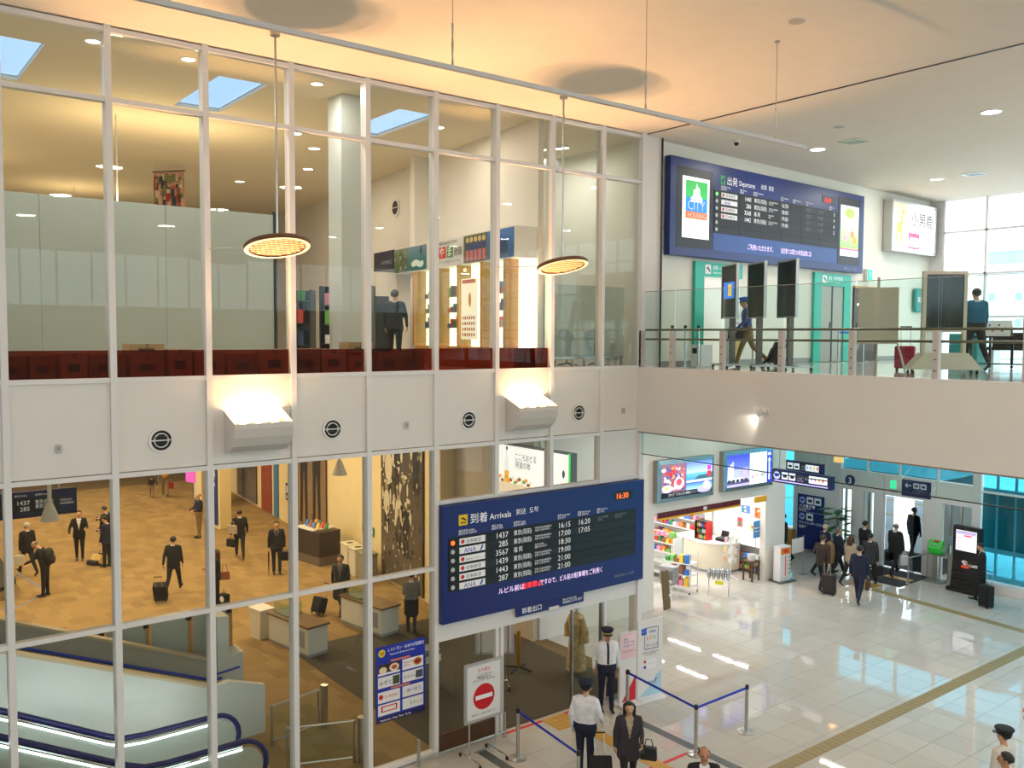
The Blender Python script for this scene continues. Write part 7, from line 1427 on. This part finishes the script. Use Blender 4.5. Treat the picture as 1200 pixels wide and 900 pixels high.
suitcase('black suitcase trailing behind the woman in a dark coat', (-10.66, 10.2, 0.06), facing(-0.7, 0.55), SUITK, 0.55, -0.55)
p = person('balding man in a black suit passing the stanchion at the belt bend', (-8.46, 10.18, 0), (0.75, -0.65), **W1, top=SUITK, shirt=WSH, style='bald', skin=SKIN2, armL=(10, 8, 15), armR=(-10, 8, 10))
# --- entrance group
p = person('man in a navy suit walking away with a brown briefcase', (-14.16, 23.85, 0), (-0.3, 0.95), legs=(22, -20), knees=(4, 24), armL=(-10, 10, 10), armR=(4, 10, 6), top=SUITN, bottom=SUITN)
bag('briefcase', 'brown briefcase held by the man in the navy suit', wpos(p, 1), 0.35+PI/2, (0.38, 0.1, 0.28), mat('leather', (84, 50, 34), 0.4), 0.05)
p = person('man in a dark brown suit pulling a suitcase toward the entrance', (-15.6, 24.2, 0), (-0.2, 0.97), **W1, armL=(10, 20, 55), armR=(-14, 10, 5), top=SUITB, bottom=SUITK)
suitcase('dark upright suitcase behind the man in the brown suit', (-15.18, 23.95, 0.0), facing(0.2, -0.97), mat('case_dark', (46, 40, 38), 0.6), 0.6, -0.12)
person('white haired man in a navy suit walking by the blue panel', (-16.5, 25.7, 0), (0.3, 0.95), **W2, hair=HAIRW, style='bald', top=SUITN, bottom=SUITN)
p = person('grey haired man in a dark suit carrying a folded beige coat', (-15.95, 25.6, 0), (0.5, 0.85), **W1, armL=(10, 12, 70), hair=HAIRG, top=SUITN, bottom=SUITK)
t = thing('folded_coat', 'beige coat draped over the arm of the grey haired man', 'coat', (-16.05, 25.3, 0.55), 0.5); MB().ell((0, 0, 0.35), (0.17, 0.11, 0.4), 12, 10).build('cloth', KHA, t, smooth=True); MB().ell((0.04, -0.08, 0.6), (0.1, 0.06, 0.12)).build('collar', KHA, t, smooth=True)
person('woman with long brown hair in a beige jacket among the travellers', (-15.35, 25.35, 0), (0.1, 1), **W2, h=1.58, hair=HAIRBR, style='long', top=BEI, bottom=SUITK)
person('tall man in a black suit beside the plant side of the doorway', (-15.85, 27.0, 0), (0.2, 1), **W1, h=1.76, top=SUITK)
p = person('man in a dark suit with a black bag just before the door mat', (-14.85, 25.6, 0), (-0.2, 1), **W2, top=SUITC, bottom=SUITK, armR=(0, 10, 8)); bag('briefcase', 'black bag held just before the door mat', wpos(p, 1), 1.4, (0.36, 0.14, 0.3), BLACK, 0.06)
p = person('heavy man in a black suit stepping through the doorway with a white bag', (-15.1, 27.55, 0), (0.0, 1), **W1, h=1.74, fat=1.12, hair=HAIRG, style='bald', top=SUITK, armR=(4, 12, 8)); bag('paper_bag', 'white paper bag held in the doorway', wpos(p, 1), 1.2, (0.28, 0.12, 0.32), FRAME, 0.08)
bag('briefcase', 'black briefcase in the other hand of the heavy man', wpos(p, 0), 1.5, (0.36, 0.12, 0.28), BLACK, 0.05)
person('man in a black suit standing in the bright vestibule', (-15.95, 30.3, 0), (0.3, 1), legs=(6, -12), knees=(0, 6), h=1.78, top=SUITK, armL=(0, 14, 8), armR=(0, 14, 8))
person('person in dark clothes half hidden behind the shop corner', (-18.3, 26.0, 0), (-0.5, -0.85), **W1, top=SUITK)
p = person('man in a black suit and loosened tie reading a paper by the kiosk', (-12.05, 26.9, 0), (-0.85, -0.35), legs=(10, -8), knees=(0, 4), nod=18, armL=(22, 6, 62), armR=(12, 8, 45), top=SUITK, shirt=WSH, tie=SUITK)
q = wpos(p, 0); tag(MB().cbox(0, 0, 0, 0.12, 0.004, 0.16, rx=-0.8).cbox(0.01, -0.004, 0.0, 0.05, 0.004, 0.1, rx=-0.8).build('paper', FRAME, None, (q.x, q.y, q.z), 1.2), 'white slip of paper read by the man at the kiosk', 'paper')
suitcase('black upright suitcase beside the man at the kiosk', (-11.7, 26.45, 0), -0.4, SUITK, 0.6, 0)
# --- right edge
person('man with dark hair in a pale coat beside the person in a beret', (-5.62, 13.55, 0), (-0.9, -0.3), **ST, top=mat('cloth_pale', (206, 200, 190), 0.85), bottom=GRY, shirt=SUITK, skin=SKIN2, armL=(10, 8, 20), armR=(10, 8, 20))
person('person in a black beret behind the man in a pale coat', (-6.0, 14.35, 0), (-0.95, 0.2), **ST, top=mat('cloth_cream', (214, 208, 198), 0.85), bottom=SUITK, hair=HAIRB, cap=(SUITK, None))
person('tall person with pale lilac sleeves behind the person in a beret', (-6.1, 16.55, 0), (-0.85, -0.4), **ST, armL=(20, 10, 80), armR=(20, 10, 80), top=mat('cloth_lilac', (206, 190, 196), 0.85), bottom=SUITK, h=1.8)
# --- upper floor
p = person('traveller in a blue jacket and cap walking with a suitcase on the balcony', (-12.86, 16.75, Z2), (-0.7, -0.7), legs=(22, -22), knees=(6, 26), armL=(14, 10, 30), armR=(-22, 10, 6), h=1.6, top=JBL, bottom=KHA, open_front=False, lean=6, cap=(mat('cap_blue', (40, 110, 210), 0.6), None))
suitcase('dark grey suitcase pulled along the balcony', (-12.5, 17.2, Z2+0.04), facing(0.7, 0.7), SUITC, 0.48, -0.35)
bag('shoulder_bag', 'dark shoulder bag of the balcony traveller', Vector((-13.0, 16.5, Z2+1.0)), 0.8, (0.34, 0.14, 0.28), SUITC, 0.1)
person('person in dark clothes stepping behind the tall screen', (-8.75, 18.9, Z2), (-0.6, 0.5), **W1, h=1.7, top=TEALC, bottom=SUITK, open_front=False)
t = suitcase('red suitcase with yellow strap behind the tall screen', (-9.5, 17.5, Z2), 0.4, mat('case_red', (160, 34, 60), 0.4), 0.46, 0, handle=True)
person('shop customer in a dark jacket seen from behind in the upper shop', (-17.1, 9.95, Z2), (-0.7, 0.6), **ST, top=SUITK, bottom=SUITK, armR=(6, 14, 20), h=1.66)

# ================================================================== grow the people, set the lettering
bpy.context.view_layer.update()
dg = bpy.context.evaluated_depsgraph_get()
for o, P, mats_, x, xm, Li, of_, tie in REM:
    me = bpy.data.meshes.new_from_object(o.evaluated_get(dg)); me.name = 'body'
    nv = len(me.vertices); co = np.empty(nv*3); me.vertices.foreach_get('co', co); co = co.reshape(-1, 3)
    npoly = len(me.polygons); cen = np.empty(npoly*3); me.polygons.foreach_get('center', cen); cen = cen.reshape(-1, 3)
    best = np.full(npoly, 1e9); bi = np.zeros(npoly, int); tags = ['skin', 'top', 'bottom', 'shoe', 'hand', 'skirt', 'bare', 'shirt', 'tie']
    for a, b, ra, rb, tg in P:
        a_, b_ = np.array(a), np.array(b); ab = b_-a_; q = np.clip(((cen-a_) @ ab)/max(ab @ ab, 1e-9), 0, 1)
        d = np.linalg.norm(cen-(a_+q[:, None]*ab), axis=1)-(ra+(rb-ra)*q); mk = d < best; best[mk] = d[mk]; bi[mk] = tags.index(tg)
    Lm = np.array(Li); lc = cen @ Lm[:3, :3].T+Lm[:3, 3]
    if of_:
        wv = np.clip((lc[:, 2]-1.08)/0.36, 0, 1)*0.075; v = (bi == 1) & (lc[:, 1] > 0.04) & (np.abs(lc[:, 0]) < wv) & (lc[:, 2] < 1.47); bi[v] = 7
    if tie is not None:
        v = ((bi == 7) | (bi == 1)) & (lc[:, 1] > 0.04) & (np.abs(lc[:, 0]) < 0.024) & (lc[:, 2] > 1.02) & (lc[:, 2] < 1.46); bi[v] = 8
    v = (bi == 1) & (lc[:, 2] > 1.445) & (np.abs(lc[:, 0]) < 0.06); bi[v] = 7
    vs_ = [tuple(c) for c in co]; fs = [tuple(p.vertices) for p in me.polygons]; mi = list(bi); off = len(vs_)
    vs_ += x.v; fs += [tuple(i+off for i in f) for f in x.f]; mi += [8+k for k in x.m]
    nm = bpy.data.meshes.new('body'); nm.from_pydata(vs_, [], fs)
    for tg in tags: nm.materials.append(mats_[tg])
    for m_ in xm: nm.materials.append(m_)
    nm.polygons.foreach_set('material_index', mi); nm.polygons.foreach_set('use_smooth', [True]*len(fs)); nm.update()
    o.modifiers.clear(); o.data = nm; bpy.data.meshes.remove(me)
for o, name, parent, M, m in TEXTS:
    me = bpy.data.meshes.new_from_object(o.evaluated_get(dg)); me.name = name; me.materials.clear(); me.materials.append(m); me.transform(M)
    n = bpy.data.objects.new(name, me); COL.objects.link(n); n.parent = parent
    cu_ = o.data; bpy.data.objects.remove(o); bpy.data.curves.remove(cu_)
